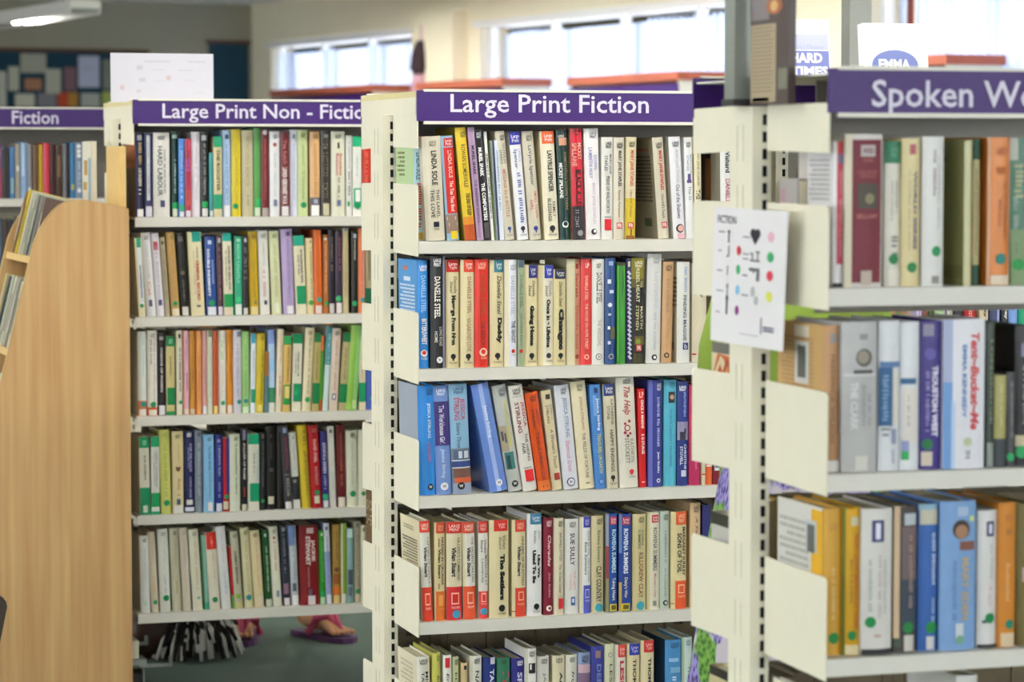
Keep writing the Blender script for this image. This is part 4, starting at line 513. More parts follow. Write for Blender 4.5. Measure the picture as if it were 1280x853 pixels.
row(UA, 2, *NF(2), [
 (173, 184, 415, 0, '#d6dcd8', 'h', 'leftmost white hardback with turquoise dot and orange foot', [G(.5, .75, .08, .55, '#a4ccd0'), R(0, 1, .82, 1, '#c87c5c'), DOT('TE', .86, .32, .62), LAB('#e0dcd4', .92)]),
 (185, 197.5, 413.7, 0, '#dfddd2', 'h', 'white hardback with green dot and orange base', [LPN('#7c7c7c'), G(.6, .78, .1, .85, '#b498a8'), G(.25, .45, .1, .4, '#8c8c8c'), R(0, 1, .9, 1, '#d0582c'), DOT(f=.87), LAB('#dcd4c8', .93)]),
 (198, 207.7, 416, 0, '#29272a', 'h', 'black hardback with white lettering and label', [R(.2, .75, .05, .09, '#8c8c88'), T('OCEANS OF WORDS', .35, .62, .18, .72, '#c8c4c4', .02), LAB('#d4d0d8', .88)]),
 (208.3, 219, 421, 0, '#c4b682', 'p', 'khaki paperback, green top, block and base', [CHB(.65, '#0c7c44'), G(.4, .6, .26, .52, '#5c583c'), R(0, 1, .95, 1, '#0c7c44')]),
 (221, 229, 413.7, 0, '#dad6be', 'h', 'cream white hardback with green dot, narrow', [R(.35, .7, .04, .09, '#3c3c3c'), G(.4, .7, .2, .72, '#4c4c48'), DOT(f=.85, x=.65)]),
 (229.6, 237.5, 414, 0, '#d8a8b4', 'h', 'rose pink hardback with dark title', [R(0, .12, 0, 1, '#c86c3c'), G(.4, .7, .1, .35, '#b880a8'), G(.45, .7, .5, .72, '#4c2c48'), LAB('#d8c8c4', .93)]),
 (238, 244.6, 414, 0, '#bc8434', 'h', 'caramel hardback beside the rose pink one', [G(.35, .65, .1, .7, '#8c5c1c'), LAB('#c8b498', .93)]),
 (245.4, 252.6, 414, 0, '#d89458', 'h', 'apricot orange hardback', [R(0, .15, 0, 1, '#d06c1c'), G(.4, .65, .3, .85, '#b0703c')]),
 (253.2, 259.5, 414, 0, '#d4a09c', 'h', 'dusty pink narrow hardback with white label', [g1('#b8807c'), LAB('#d8d8dc', .9)]),
 (260, 266.3, 413, 0, '#ccd0bc', 'h', 'pale sage hardback between pink and rust', [R(.2, .9, .0, .08, '#6c7c54'), g1('#acb49c')]),
 (266.8, 273.3, 414, 0, '#b4502c', 'h', 'rust red hardback', [G(.4, .65, .1, .8, '#8c3c1c'), LAB('#d8bc70', .9)]),
 (273.9, 283.3, 413.7, 0, '#dedcd0', 'h', 'white hardback with lime green letters and green dot', [T('Pot Luck', .3, .75, .12, .35, '#7cb45c', .01), G(.4, .6, .4, .8, '#bcb4a4'), DOT(f=.87)]),
 (284, 291.8, 412.6, 0, '#d08418', 'h', 'amber orange hardback with white label', [G(.5, .7, .05, .6, '#a0600c'), LAB('#d8ccc0', .9)]),
 (292.5, 302.4, 413, 0, '#c8c4d0', 'h', 'lilac white hardback with turquoise dot', [R(.45, .95, .02, .08, '#7c849c'), g1('#9c9cb8'), DOT('TE', .86, .3, .7)]),
 (303, 312.3, 415, 0, '#94c078', 'h', 'light green hardback with dark turquoise dot', [g1('#6c9c5c'), DOT('#1c7c7c', .85, .3, .5), LAB('#c4d8bc', .92)]),
 (312.8, 319, 417.6, 1.2, '#d4dce0', 'p', 'white paperback with cyan top, narrow', [R(.1, .9, 0, .12, '#3c9cb4'), G(.4, .65, .2, .65, '#8c8cac'), R(.1, 1, .7, .87, '#1c9060')]),
 (319.3, 329.6, 417.5, 2.5, '#c2ac28', 'h', 'mustard yellow hardback leaning right', [LPN('#5c5418', .45, .85), G(.6, .82, .2, .85, '#6c6428'), R(.3, .8, .9, .98, '#d4c480')]),
 (330.3, 335.6, 440, 1, '#54747c', 'p', 'thin slate paperback with brown upper half', [R(0, 1, 0, .4, '#8c5c20')]),
 (336, 344.2, 412.8, .5, '#aac4e4', 'h', 'pale blue hardback with green foot block', [R(0, 1, 0, .17, '#7c94d4'), R(.1, .9, .35, .5, '#8cbce4'), R(.0, 1, .7, .88, '#2c7c54'), LAB('#d8d8c8', .88)]),
 (344.8, 352.8, 412, 2.7, '#d9cdb4', 'h', 'cream hardback with orange red print', [G(.4, .65, .1, .42, '#c89468'), G(.4, .65, .55, .8, '#b85c50')]),
 (353.3, 362.7, 421, 2, '#c8a864', 'p', 'honey coloured paperback, green top and framed panel', [R(0, 1, 0, .11, '#1c8c4c'), R(.05, 1, .64, .9, '#1c8c3c'), R(.2, .85, .66, .82, '#d0b870'), G(.5, .72, .14, .6, '#6c5028')]),
 (364.5, 376.3, 418, 2.2, '#dbd7c4', 'p', 'off-white paperback with emerald top and tall emerald block', [R(0, 1, 0, .125, '#0c8c58'), R(.15, 1, .64, .87, '#0c8458'), G(.5, .7, .23, .55, '#3c4440'), G(.25, .4, .25, .5, '#6c706c')]),
 (377.8, 389.2, 410.7, 4.8, '#d6cbaa', 'h', 'tall cream hardback with green dot, leaning right', [LPN('#6c6450'), G(.42, .65, .12, .8, '#8c8878'), DOT('#2c9c54', .86, .3, .55)]),
 (389.8, 398.2, 416.8, 4, '#a89c64', 'p', 'olive khaki paperback with dark green ends', [R(0, 1, 0, .12, '#146c3c'), G(.4, .6, .2, .6, '#5c5434'), R(0, 1, .64, .9, '#0c7440')]),
 (398.8, 402.4, 420, 3, '#4c9430', 'p', 'thin grass green paperback', [R(0, 1, 0, .2, '#c86434'), R(0, 1, .85, 1, '#a8541c')]),
 (403.4, 410.2, 409.2, 6, '#b8ccc8', 'h', 'pale aqua hardback with teal upper part', [R(0, 1, 0, .45, '#347c84'), T('DETECTIVE STORY', .35, .75, .08, .6, '#a4ccd0', .01)]),
 (411.2, 422.2, 411.4, 5, '#ccbcac', 'h', 'pinkish beige hardback with boxed blue emblem', [LPN('#3c3830', .3, .8), G(.4, .65, .14, .75, '#b4887c'), R(.25, .75, .79, .87, '#6c7088'), R(.38, .62, .81, .85, '#d8d4d4')]),
 (422.8, 432.2, 416.8, 7, '#b0a478', 'p', 'khaki paperback right of the pinkish beige one', [R(0, 1, 0, .12, '#146c3c'), G(.4, .6, .2, .6, '#5c5434'), R(0, 1, .66, .9, '#0c7440')]),
 (433, 446.3, 407.6, 7, '#7ca83c', 'h', 'grass green glossy hardback leaning right', [R(.55, 1, 0, 1, '#7cb46c'), R(.5, .9, .88, .98, '#b4cc8c')], .0),
 (449, 457.3, 412, 0, '#d4c8ac', 'p', 'cream paperback with green block, below the nearer plate', [R(0, 1, .66, .9, '#148c5c'), G(.4, .6, .3, .6, '#8c8468')]),
 (458.2, 474, 410, 0, '#3c54a4', 'h', 'blue hardback with green dot, below the nearer plate', [G(.5, .65, .2, .8, '#9cacdc'), DOT('#1c9c54', .86, .26, .55), R(.4, .8, .92, .995, '#dcdce4')]),
])
row(UA, 3, *NF(3), [
 (175.5, 188.2, 547, -2, '#dad6c6', 'p', 'leftmost white paperback with green top and foot', [R(0, 1, 0, .14, '#12905c'), H('LARGE\nPRINT', .35, .75, .04, .11, '#9cd8bc', .02), R(0, 1, .65, 1, '#128c5c'), R(.3, .75, .88, .97, '#d4dcd0'), G(.45, .65, .22, .55, '#4c5450')], .0),
 (189.5, 200, 546.5, -1.5, '#dcdcd6', 'p', 'white paperback with green top and short green foot', [R(0, 1, 0, .13, '#1c9c68'), R(.0, 1, .72, .9, '#149858'), G(.55, .75, .18, .65, '#8c9094'), G(.3, .45, .18, .62, '#9c9c9c'), R(0, 1, .96, 1, '#1c9c68')], .0),
 (202, 215, 538, -3, '#c8ca70', 'h', 'lime yellow hardback with green dot', [LPN('#a0a450'), g1('#a8aa54'), DOT(f=.87)]),
 (216.3, 230.2, 540, -1, '#dacb9c', 'h', 'buff hardback with brown bird emblem', [LPN('#4c5c3c', .25, .7), G(.45, .65, .15, .4, '#c8a874'), O(.5, .46, .2, '#7c4c2c'), O(.36, .44, .1, '#7c4c2c'), O(.64, .44, .1, '#7c4c2c'), G(.4, .7, .55, .78, '#b87c5c'), R(.35, .7, .82, .89, '#4c5878'), LAB('#dcd8d4', .9)], .0),
 (231.6, 243.6, 539.5, 0, '#2d2c5c', 'h', 'dark navy hardback with white capitals and label', [R(.25, .7, .02, .07, '#b4b4c4'), T('STOP THE CLOCK', .5, .75, .15, .5, '#a8a8cc', .02), T('DREAM ON', .3, .48, .2, .45, '#8c8cb8'), T('LORD JACK', .45, .68, .56, .82, '#a8a8cc', .01), R(.15, .8, .84, .9, '#d8d4d4'), R(0, 1, .93, .98, '#c8ccdc')]),
 (244.5, 254, 538.5, 0, '#7e8896', 'h', 'slate grey hardback', [R(.3, .75, .03, .07, '#4c5464'), g1('#a0a8b4')]),
 (255.3, 268.5, 544, 0, '#84b8e0', 'h', 'sky blue hardback with navy lettering', [LPN('#1c2c4c', .35, .75), T('The Water Garden', .45, .72, .14, .46, '#3c74a8', .02), T('James Herriot Yorkshire', .45, .68, .48, .82, '#2c5484'), R(.35, .8, .87, .98, '#e4d8d8')], .0),
 (269.6, 279, 544, 0, '#2f3484', 'h', 'royal blue hardback right of the sky blue one', [R(.3, .7, .06, .1, '#8c90c8'), G(.4, .7, .14, .55, '#9ca0d0'), G(.4, .65, .62, .82, '#8c90c8'), LAB('#c8ccd8', .89)]),
 (279.4, 287.4, 548, 0, '#a81c24', 'p', 'red paperback with blue right edge and green dot', [R(.55, 1, 0, .75, '#2c3490'), DOT(f=.8, r=.4), R(.0, .8, .86, .97, '#c8c0ac')]),
 (288, 301, 543.3, 0, '#d2d6c0', 'h', 'ivory hardback with grey print', [LPN('#4c5448', .4, .8), G(.5, .7, .12, .8, '#6c7468'), R(.3, .8, .86, .98, '#d0d4cc')], .0),
 (301.8, 310, 536, 0, '#232026', 'h', 'black hardback with white capitals and red print', [R(.3, .8, .02, .14, '#7c80a0'), T('SOLDIER OF ROME', .35, .7, .18, .62, '#c4bcb8', .02), G(.35, .65, .7, .85, '#a43c34'), LAB('#c8c0ac', .92)]),
 (311, 324.5, 543, 0, '#d9d6c8', 'p', 'white paperback with emerald top and emerald foot block', [R(0, 1, 0, .135, '#10986c'), R(.12, 1, .64, .88, '#0c9468'), G(.75, .9, .2, .62, '#8cb4bc'), G(.45, .6, .25, .55, '#7c7c74')], .0),
 (325.8, 332.2, 541, 0, '#26282a', 'h', 'narrow black hardback with green dot', [R(.3, .8, .02, .08, '#5c5450'), G(.35, .65, .12, .7, '#4c5454'), DOT('#147c3c', .88, .4, .5)]),
 (333, 346, 533.5, 0, '#1b1a18', 'h', 'thick black hardback with square white label', [O(.5, .52, .2, '#4c4844'), R(.2, .75, .84, .93, '#c4c0a8'), G(.4, .6, .1, .4, '#3c3834')]),
 (347, 355.5, 533, -1, '#1f1e1e', 'h', 'plain black hardback right of the square label', [R(.3, .7, .02, .07, '#34343c')]),
 (356.5, 366, 532.6, -6, '#3c3a3e', 'h', 'dark grey hardback with purple red lettering', [R(.3, .8, .03, .09, '#9ca4d0'), G(.4, .8, .14, .52, '#7c3450'), G(.3, .8, .58, .86, '#8c8c88'), LAB('#dcd8dc', .91)]),
 (367, 376.3, 541, -6, '#d6d6d0', 'h', 'white hardback with black lower third', [R(.45, .65, .06, .08, '#7c7c7c'), g1('#b4b4b4', .4, .65, .15, .5), R(0, 1, .58, .88, '#26262a'), O(.4, .64, .25, '#8c8c8c'), LAB('#d8d8d4', .89)]),
 (378.5, 390.2, 532, -7, '#d2bc34', 'h', 'yellow hardback with black title leaning left', [G(.5, .85, .06, .24, '#4c4420'), R(.55, 1, .35, 1, '#b09830'), G(.45, .72, .3, .85, '#7c6c20')]),
 (390.8, 403.3, 532.5, -5.5, '#a81c22', 'h', 'broad red hardback with white capitals and green dot', [LPN('#c87c74', .35, .8), T('DAVID STEEL', .4, .7, .17, .45, '#dcb4b0', .03), T('PATRIOT', .42, .68, .5, .72, '#c89490', .02), DOT(f=.81, r=.26), R(.25, .75, .85, .94, '#d4ccb0')], .0),
 (403.8, 412, 539.6, -3.5, '#302c70', 'h', 'violet blue hardback with bold white capitals', [T('CYNTHIA GREEN', .3, .75, .15, .55, '#c8c4dc', .04), G(.3, .7, .58, .78, '#9c98c8'), R(.1, .9, .82, .89, '#1c9c68'), LAB('#dcd8e0', .9)]),
 (412.8, 421, 533.5, -3.5, '#d6d4cc', 'h', 'narrow white hardback between violet and maroon', [R(.3, .65, .04, .08, '#4c4c54'), G(.4, .6, .15, .5, '#c8bc8c'), G(.4, .6, .55, .8, '#b4b4b4')]),
 (422, 432.8, 532, -1.8, '#661a1c', 'h', 'maroon hardback with white label', [G(.4, .65, .1, .75, '#a05c50'), LAB('#d8ccc0', .88)]),
 (434, 448, 539, -1.5, '#d5d5c0', 'h', 'ivory hardback with large green dot', [LPN('#4c4c44', .4, .75), G(.45, .65, .14, .75, '#b4b8a4'), DOT(f=.83, r=.27)]),
 (448.6, 460, 538, 0, '#d0d0bc', 'h', 'ivory hardback half hidden by the nearer end plate', [LPN('#4c4c44', .4, .75), DOT('#1c8044', .83, .26)]),
])
row(UA, 4, *NF(4), [
 (177, 188.6, 670.5, -2.7, '#dcdfde', 'h', 'leftmost white hardback, shortest of the row', [LPN('#3c4448', .35, .75), G(.4, .65, .16, .55, '#bcc4c8'), R(.35, .6, .85, .9, '#b4d8bc')], .0),
 (190, 199.3, 665.5, -5.5, '#ccc2ac', 'h', 'beige hardback with green dot and red print', [G(.4, .7, .1, .4, '#b8aca0'), G(.4, .65, .55, .8, '#c89c84'), DOT(f=.87)]),
 (201, 214, 662, -4, '#dadcd2', 'h', 'white hardback with large green dot and blue print', [LPN('#8c8c8c'), G(.45, .65, .16, .5, '#bcc8d0'), G(.45, .65, .55, .78, '#a4acc4'), DOT(f=.83, x=.6)], .0),
 (216.5, 228, 661, -5, '#c7c4ac', 'h', 'stone grey hardback with yellow green print', [LPN('#3c3c38', .4, .75), G(.45, .65, .15, .5, '#acac88'), G(.45, .65, .58, .8, '#a8945c')]),
 (229.6, 239.7, 660.7, -5.5, '#cfc6b4', 'h', 'pinkish stone hardback with rose print', [LPN('#b49ca0', .35, .7), G(.35, .6, .13, .8, '#c09c9c')]),
 (242, 254.3, 662.5, -6.5, '#d9d6c0', 'h', 'cream white hardback with tiny teal mark', [LPN('#6c7c74', .4, .8), G(.45, .7, .15, .75, '#c0b098'), R(.5, .75, .83, .86, '#4ca4a0')]),
 (256, 262.6, 670, -5, '#8cbcb4', 'h', 'narrow pale teal hardback', [R(.1, .9, .9, .99, '#2c9c84'), R(0, .2, 0, 1, '#5c9448')]),
 (263.2, 276.5, 666.4, -6.5, '#dad4c0', 'h', 'cream hardback with solid red top and green dot', [R(.05, 1, 0, .22, '#cc2a1c'), H('L\nT', .45, .62, .05, .19, '#e8b0a0', .03), G(.5, .68, .26, .6, '#c89c84'), DOT('#107c48', .87, .27, .5)], .0),
 (278, 290, 659, -8.5, '#dadad8', 'h', 'tall white hardback with lilac print', [g1('#c4bccc', .45, .65, .1, .45), G(.45, .65, .52, .82, '#a8a8c8')], .0),
 (290.6, 294, 684, -5, '#bc2c30', 'p', 'thin red paperback with green lower half', [R(0, 1, .78, 1, '#5c9c3c')]),
 (294.6, 304.5, 665, -7, '#b4b09c', 'h', 'grey hardback with bold black lettering', [LPN('#5c5c54', .3, .8), T('ALBERT EINSTEIN', .35, .6, .25, .68, '#3c3c38', .03), DOT('#7cac2c', .84, .32, .5), LAB('#c4b878', .91)]),
 (306.5, 317.5, 660.6, -6, '#d6d0a8', 'h', 'pale yellow hardback with teal dot', [LPN('#4c4c40', .35, .75), g1('#bcb48c'), DOT('TE', .87, .33, .5)]),
 (319, 331, 664, -6.5, '#d8c8a0', 'h', 'sand coloured hardback with orange print', [LPN('#4c4c40', .3, .75), G(.45, .65, .14, .75, '#c89c80'), R(.4, .8, .86, .98, '#d8d0c0')]),
 (332.2, 341, 663, -5, '#24502a', 'h', 'dark green hardback with pale lettering', [R(.3, .6, .05, .09, '#b4ccb4'), G(.4, .65, .2, .8, '#a4bc9c'), LAB('#c4c8b8', .9)]),
 (342.3, 353.3, 659, -6, '#dcdac6', 'h', 'ivory hardback with red author and boxed emblem', [LPN('#6c6c64', .35, .75), O(.5, .14, .15, '#a43434'), G(.4, .62, .18, .55, '#c07c74'), R(.4, .75, .8, .88, '#7c84a4')]),
 (355, 363.8, 658, -5.5, '#2f3240', 'h', 'dark blue black hardback with pink picture', [R(.3, .8, .02, .07, '#8c8c9c'), G(.3, .65, .1, .6, '#6c6c74'), R(.1, .9, .72, .85, '#7c5c74'), LAB('#d8d0d0', .9)]),
 (365, 374.6, 658, -4.5, '#c3cad0', 'h', 'silver hardback with blue top', [R(0, .8, 0, .25, '#6c84bc'), g1('#a0a8b4'), R(.2, .7, .72, .82, '#5c6470'), LAB('W', .87)]),
 (376, 399.8, 658, -2, '#7a1b1f', 'h', 'thickest dark red hardback with big white double title', [R(.38, .75, .03, .1, '#d0acac'), T('JACKIE', .58, .82, .18, .45, '#dcc4c0', .05), T('STEWART', .32, .56, .13, .5, '#dcc4c0', .05), G(.4, .5, .52, .78, '#b87c78'), R(.45, .6, .8, .88, '#5c5c80'), R(.4, .78, .88, .995, '#d8ccd0')], .0),
 (400.4, 407.8, 664, -1.5, '#34922f', 'h', 'bright green hardback', [R(.3, .6, .03, .07, '#d8e4d0'), G(.35, .65, .15, .7, '#5cb44c'), R(.1, .9, .82, .9, '#1c9c4c'), LAB('#b8ccb0', .9)]),
 (408.2, 415.6, 655, -4, '#98a4cc', 'h', 'lavender blue hardback with white top', [R(0, 1, 0, .35, '#d0d4e0'), R(.3, .7, .04, .08, '#4c5070'), g1('#7c88b8'), LAB('#d8dce4', .88)]),
 (416.3, 426.2, 656.5, -1.5, '#a88440', 'h', 'golden brown hardback with flames at foot', [G(.35, .65, .08, .45, '#7c5c28'), O(.5, .57, .32, '#6c3c1c'), R(.1, .9, .62, .75, '#8c4c20'), R(0, 1, .78, .88, '#d06c1c'), LAB('#d8b878', .89)]),
 (426.8, 434, 655, -.8, '#94ac3c', 'h', 'lime green narrow hardback', [R(0, .25, 0, 1, '#c8c8b0'), g1('#7c9430'), LAB('#d4d4c8', .88)]),
 (434.6, 442.2, 661.5, -1, '#84a4a4', 'h', 'teal grey hardback with dark picture', [R(0, 1, .0, .12, '#b8d4d4'), R(.1, .9, .55, .75, '#3c4c54'), R(.1, .8, .78, .9, '#5c6c74')]),
 (443, 451.4, 652.5, -.6, '#b0aa98', 'h', 'tall warm grey hardback with green dot', [R(.3, .7, .02, .07, '#7c7464'), g1('#908874'), DOT(f=.86, r=.36), LAB('#d0c4a4', .9)]),
 (452, 458, 657, 0, '#cdc8b0', 'h', 'bone white hardback beside the nearer end plate', [R(.3, .7, .04, .08, '#4c4c44'), g1('#a8a490')]),
])
# ------------------------------------------------------------------ Spoken Word, three shelves (near, soft focus)
SWR = lambda k: (f'{ORD[k]} Spoken Word shelf', f'audiobooks on the {ORD[k]} Spoken Word shelf')
row(UC, 0, *SWR(0), [
 (1041.5, 1055.5, 177, 0, '#e2dfe2', 'h', 'slim pinkish red spine in a white case with printed side', [SR(0, 1, 0, 1, '#d3d1d2'), SG(.12, .92, .12, .42, 9, '#9c9a9c'), R(.28, 1, 0, .84, '#c64458'), R(.3, .95, .0, .07, '#c83c34'), R(.35, .8, .09, .15, '#6c6c8c'), G(.5, .75, .2, .8, '#e0a0a8'), R(0, 1, .97, 1, '#26262c')], .012),
], .093, 'audiobook', .014)
row(UC, 0, *SWR(0), [
 (1057, 1104, 168, 0, '#cfc9c4', 'h', 'broad dark red boxed set in a clear case', [R(0, .17, 0, 1, '#d8d0b8'), R(.17, .96, .035, .97, '#741f30'), R(.38, .78, .07, .145, '#b8b0b0'), H('WORDS', .44, .72, .09, .125, '#741f30', .02), H('CLASSIC', .42, .72, .16, .18, '#b46c64', .02), H('GEORGE\nSIMON', .3, .84, .235, .285, '#b46c64', .0), R(.3, .85, .32, .485, '#4c4438'), O(.62, .42, .13, '#8c8464'), H('BELLAMY', .28, .86, .52, .55, '#b46c64', .02), R(.38, .68, .89, .985, '#b8a89c')], .0),
 (1106.5, 1127.3, 177, 0, '#d4d1c4', 'h', 'white case with green top, left of the yellow one', [R(0, 1, 0, .15, '#2c7858'), H('LARGE\nPRINT', .3, .8, .04, .11, '#6ca888', .02), G(.58, .75, .27, .5, '#8c8c88'), G(.3, .45, .27, .55, '#a4a49c'), G(.35, .75, .62, .78, '#7c7c78'), DOT('#107a44', .81, .3, .5), LAB('#d8d4c8', .88)]),
 (1128, 1151, 173, 0, '#d6c795', 'h', 'pale yellow case with purple lettering and green dot', [R(.35, .7, .04, .11, '#b05c64'), T('WORLD SERIES', .58, .78, .22, .75, '#5c4878', .03), G(.28, .42, .2, .76, '#b0a478'), DOT('#147c44', .87, .27, .52)]),
 (1153.7, 1180.7, 171, 0, '#d9d8d6', 'h', 'broad white case with green dot, right of the yellow one', [G(.42, .58, .09, .4, '#8c7c7c'), G(.65, .78, .1, .62, '#acacb0'), DOT('#1c8c54', .765, .23, .62), R(.4, .75, .93, .98, '#8c8c84')]),
 (1205, 1214.5, 176, 0, '#c3bf96', 'h', 'case turned to show its olive cover side', [SR(0, 1, 0, 1, '#8c8a58'), SG(.35, .95, .06, .09, 1, '#4c4828'), SG(.35, .95, .12, .15, 1, '#4c4828'), SR(.0, 1, .86, .95, '#7c7a4c')], .0),
 (1215.2, 1225, 174, 0, '#b3a674', 'h', 'narrow khaki case with dark green ends', [R(0, 1, 0, .14, '#1c4c38'), R(0, 1, .86, 1, '#1c4c38'), G(.3, .6, .2, .8, '#8c7c50')], .012),
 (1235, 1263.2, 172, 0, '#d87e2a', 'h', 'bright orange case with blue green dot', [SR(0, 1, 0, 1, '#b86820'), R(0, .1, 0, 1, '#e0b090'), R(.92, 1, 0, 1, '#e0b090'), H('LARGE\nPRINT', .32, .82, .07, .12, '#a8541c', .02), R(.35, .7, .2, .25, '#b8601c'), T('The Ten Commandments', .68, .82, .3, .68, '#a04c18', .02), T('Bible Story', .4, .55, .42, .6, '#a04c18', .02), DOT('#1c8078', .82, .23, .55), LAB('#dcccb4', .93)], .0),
 (1265, 1292, 173, 0, '#2c6a4c', 'h', 'green and white case cut by the frame edge', [R(0, .3, 0, .15, '#b4b8ac'), G(.15, .5, .18, .4, '#b0b088'), G(.1, .3, .4, .7, '#9cb0a4'), R(0, 1, .62, 1, '#7c946c'), G(.2, .7, .66, .8, '#2c5c40'), DOT('#1c9444', .86, .25, .3)], .0),
], .17, 'audiobook', .014)
row(UC, 1, *SWR(1), [
 (1030, 1051, 407, 0, '#b98c62', 'h', 'tan case with printed side and small portrait', [SR(0, 1, 0, 1, '#c49f66'), SG(.2, .9, .1, .75, 22, '#a8845c'), SR(.3, .62, .02, .1, '#d8d0bc'), SR(.3, .6, .13, .42, '#c8c8c4'), SR(.36, .54, .16, .38, '#5c5c58'), R(.3, .75, .06, .12, '#8c8480'), T('FREDERICK WILSON', .35, .6, .2, .8, '#8c6440', .02), LAB('#d4d0cc', .92), R(.92, 1, 0, 1, '#8c5c44')], .012),
 (1053, 1097.3, 403, 0, '#b4b4b4', 'h', 'broad silver grey case with a man\'s portrait', [R(.46, .7, .08, .12, '#8c8c8c'), O(.6, .24, .24, '#5c5a54'), O(.57, .235, .17, '#948c7c'), R(.3, .85, .32, .345, '#4c4a48'), R(.05, .95, .345, .36, '#c8c8c8'), T('THE CLARK', .22, .42, .4, .72, '#d4d4d4', .02), T('BIOGRAPHY', .52, .64, .42, .7, '#8c8c90', .01), G(.7, .8, .48, .7, '#8c8c90'), R(.35, .7, .89, .985, '#cccac0')], .0),
 (1099, 1125.8, 402, 0, '#d7d9de', 'h', 'white case with blue middle panel, left of its pair', [R(.05, 1, .27, .31, '#5c7cac'), R(.0, .6, .31, .7, '#34608c'), R(.62, .9, .33, .7, '#d8d4cc'), G(.15, .4, .36, .66, '#7ca0c4'), G(.1, .5, .71, .82, 'GY'), R(.55, .8, .72, .82, '#8c94b0'), G(.55, .72, .86, .95, '#7c84a4')]),
 (1126.4, 1150, 403, 0, '#d9dbe0', 'h', 'white case with thin blue line, right of its pair', [R(.0, .8, .38, .42, '#34608c'), R(.1, .85, .44, .82, '#d8d2cc'), G(.3, .45, .5, .72, '#9c9490'), R(.05, .4, .8, .93, '#8c94c0'), R(.05, .4, .87, .93, '#2ca45c')]),
 (1151, 1178.3, 402, 0, '#3c3080', 'h', 'purple case with white capitals and green dot', [R(.1, .55, .02, .1, '#8c88a0'), O(.4, .22, .25, '#5c54a4'), T('TROUSTON WEST', .48, .78, .3, .78, '#d8d4e8', .05), G(.2, .38, .34, .75, '#8c84c0'), DOT('#0c6c40', .83, .24, .3), R(.05, .5, .88, .975, '#c8bcac')]),
 (1180, 1232, 400, 0, '#dedee6', 'h', 'broadest white case with red script title', [R(0, .2, 0, .42, '#a8b0d0'), R(0, .2, .42, 1, '#6c98d0'), R(.18, .26, .55, 1, '#b4c8e4'), T('Tent~Bucket~Me', .62, .84, .09, .74, '#d05058', .03, .2), T('EMMA KENNEDY', .42, .52, .17, .66, '#5c80bc', .03), O(.56, .82, .1, '#b4c09c'), G(.5, .62, .88, .94, 'GY')], .0),
 (1233, 1242.8, 403, 0, '#35423a', 'h', 'narrow dark green case right of the red script', [T('LONGRIDGE', .4, .75, .12, .7, '#7c8468', .02), LAB('#8c9490', .83)]),
 (1243.6, 1258.8, 470, 0, '#a9a468', 'h', 'shorter pale olive case under a dark gap', [R(0, 1, .69, 1, '#3c4448'), G(.4, .6, .1, .55, '#c4c08c')]),
 (1259.4, 1270.4, 466, 0, '#47484c', 'h', 'shorter dark grey case with green dot', [G(.4, .65, .1, .7, '#7c7c7c'), DOT('#1ca05c', .9, .45, .4)]),
 (1271, 1292, 408, 0, '#28282c', 'h', 'black case cut by the frame edge, green dot', [R(.3, .7, .12, .22, '#7c7c98'), G(.35, .6, .28, .7, '#8c8c88'), R(0, .6, .78, .86, '#c4bc9c'), DOT('#1c9c58', .9, .35, .3)]),
], .17, 'audiobook', .014)
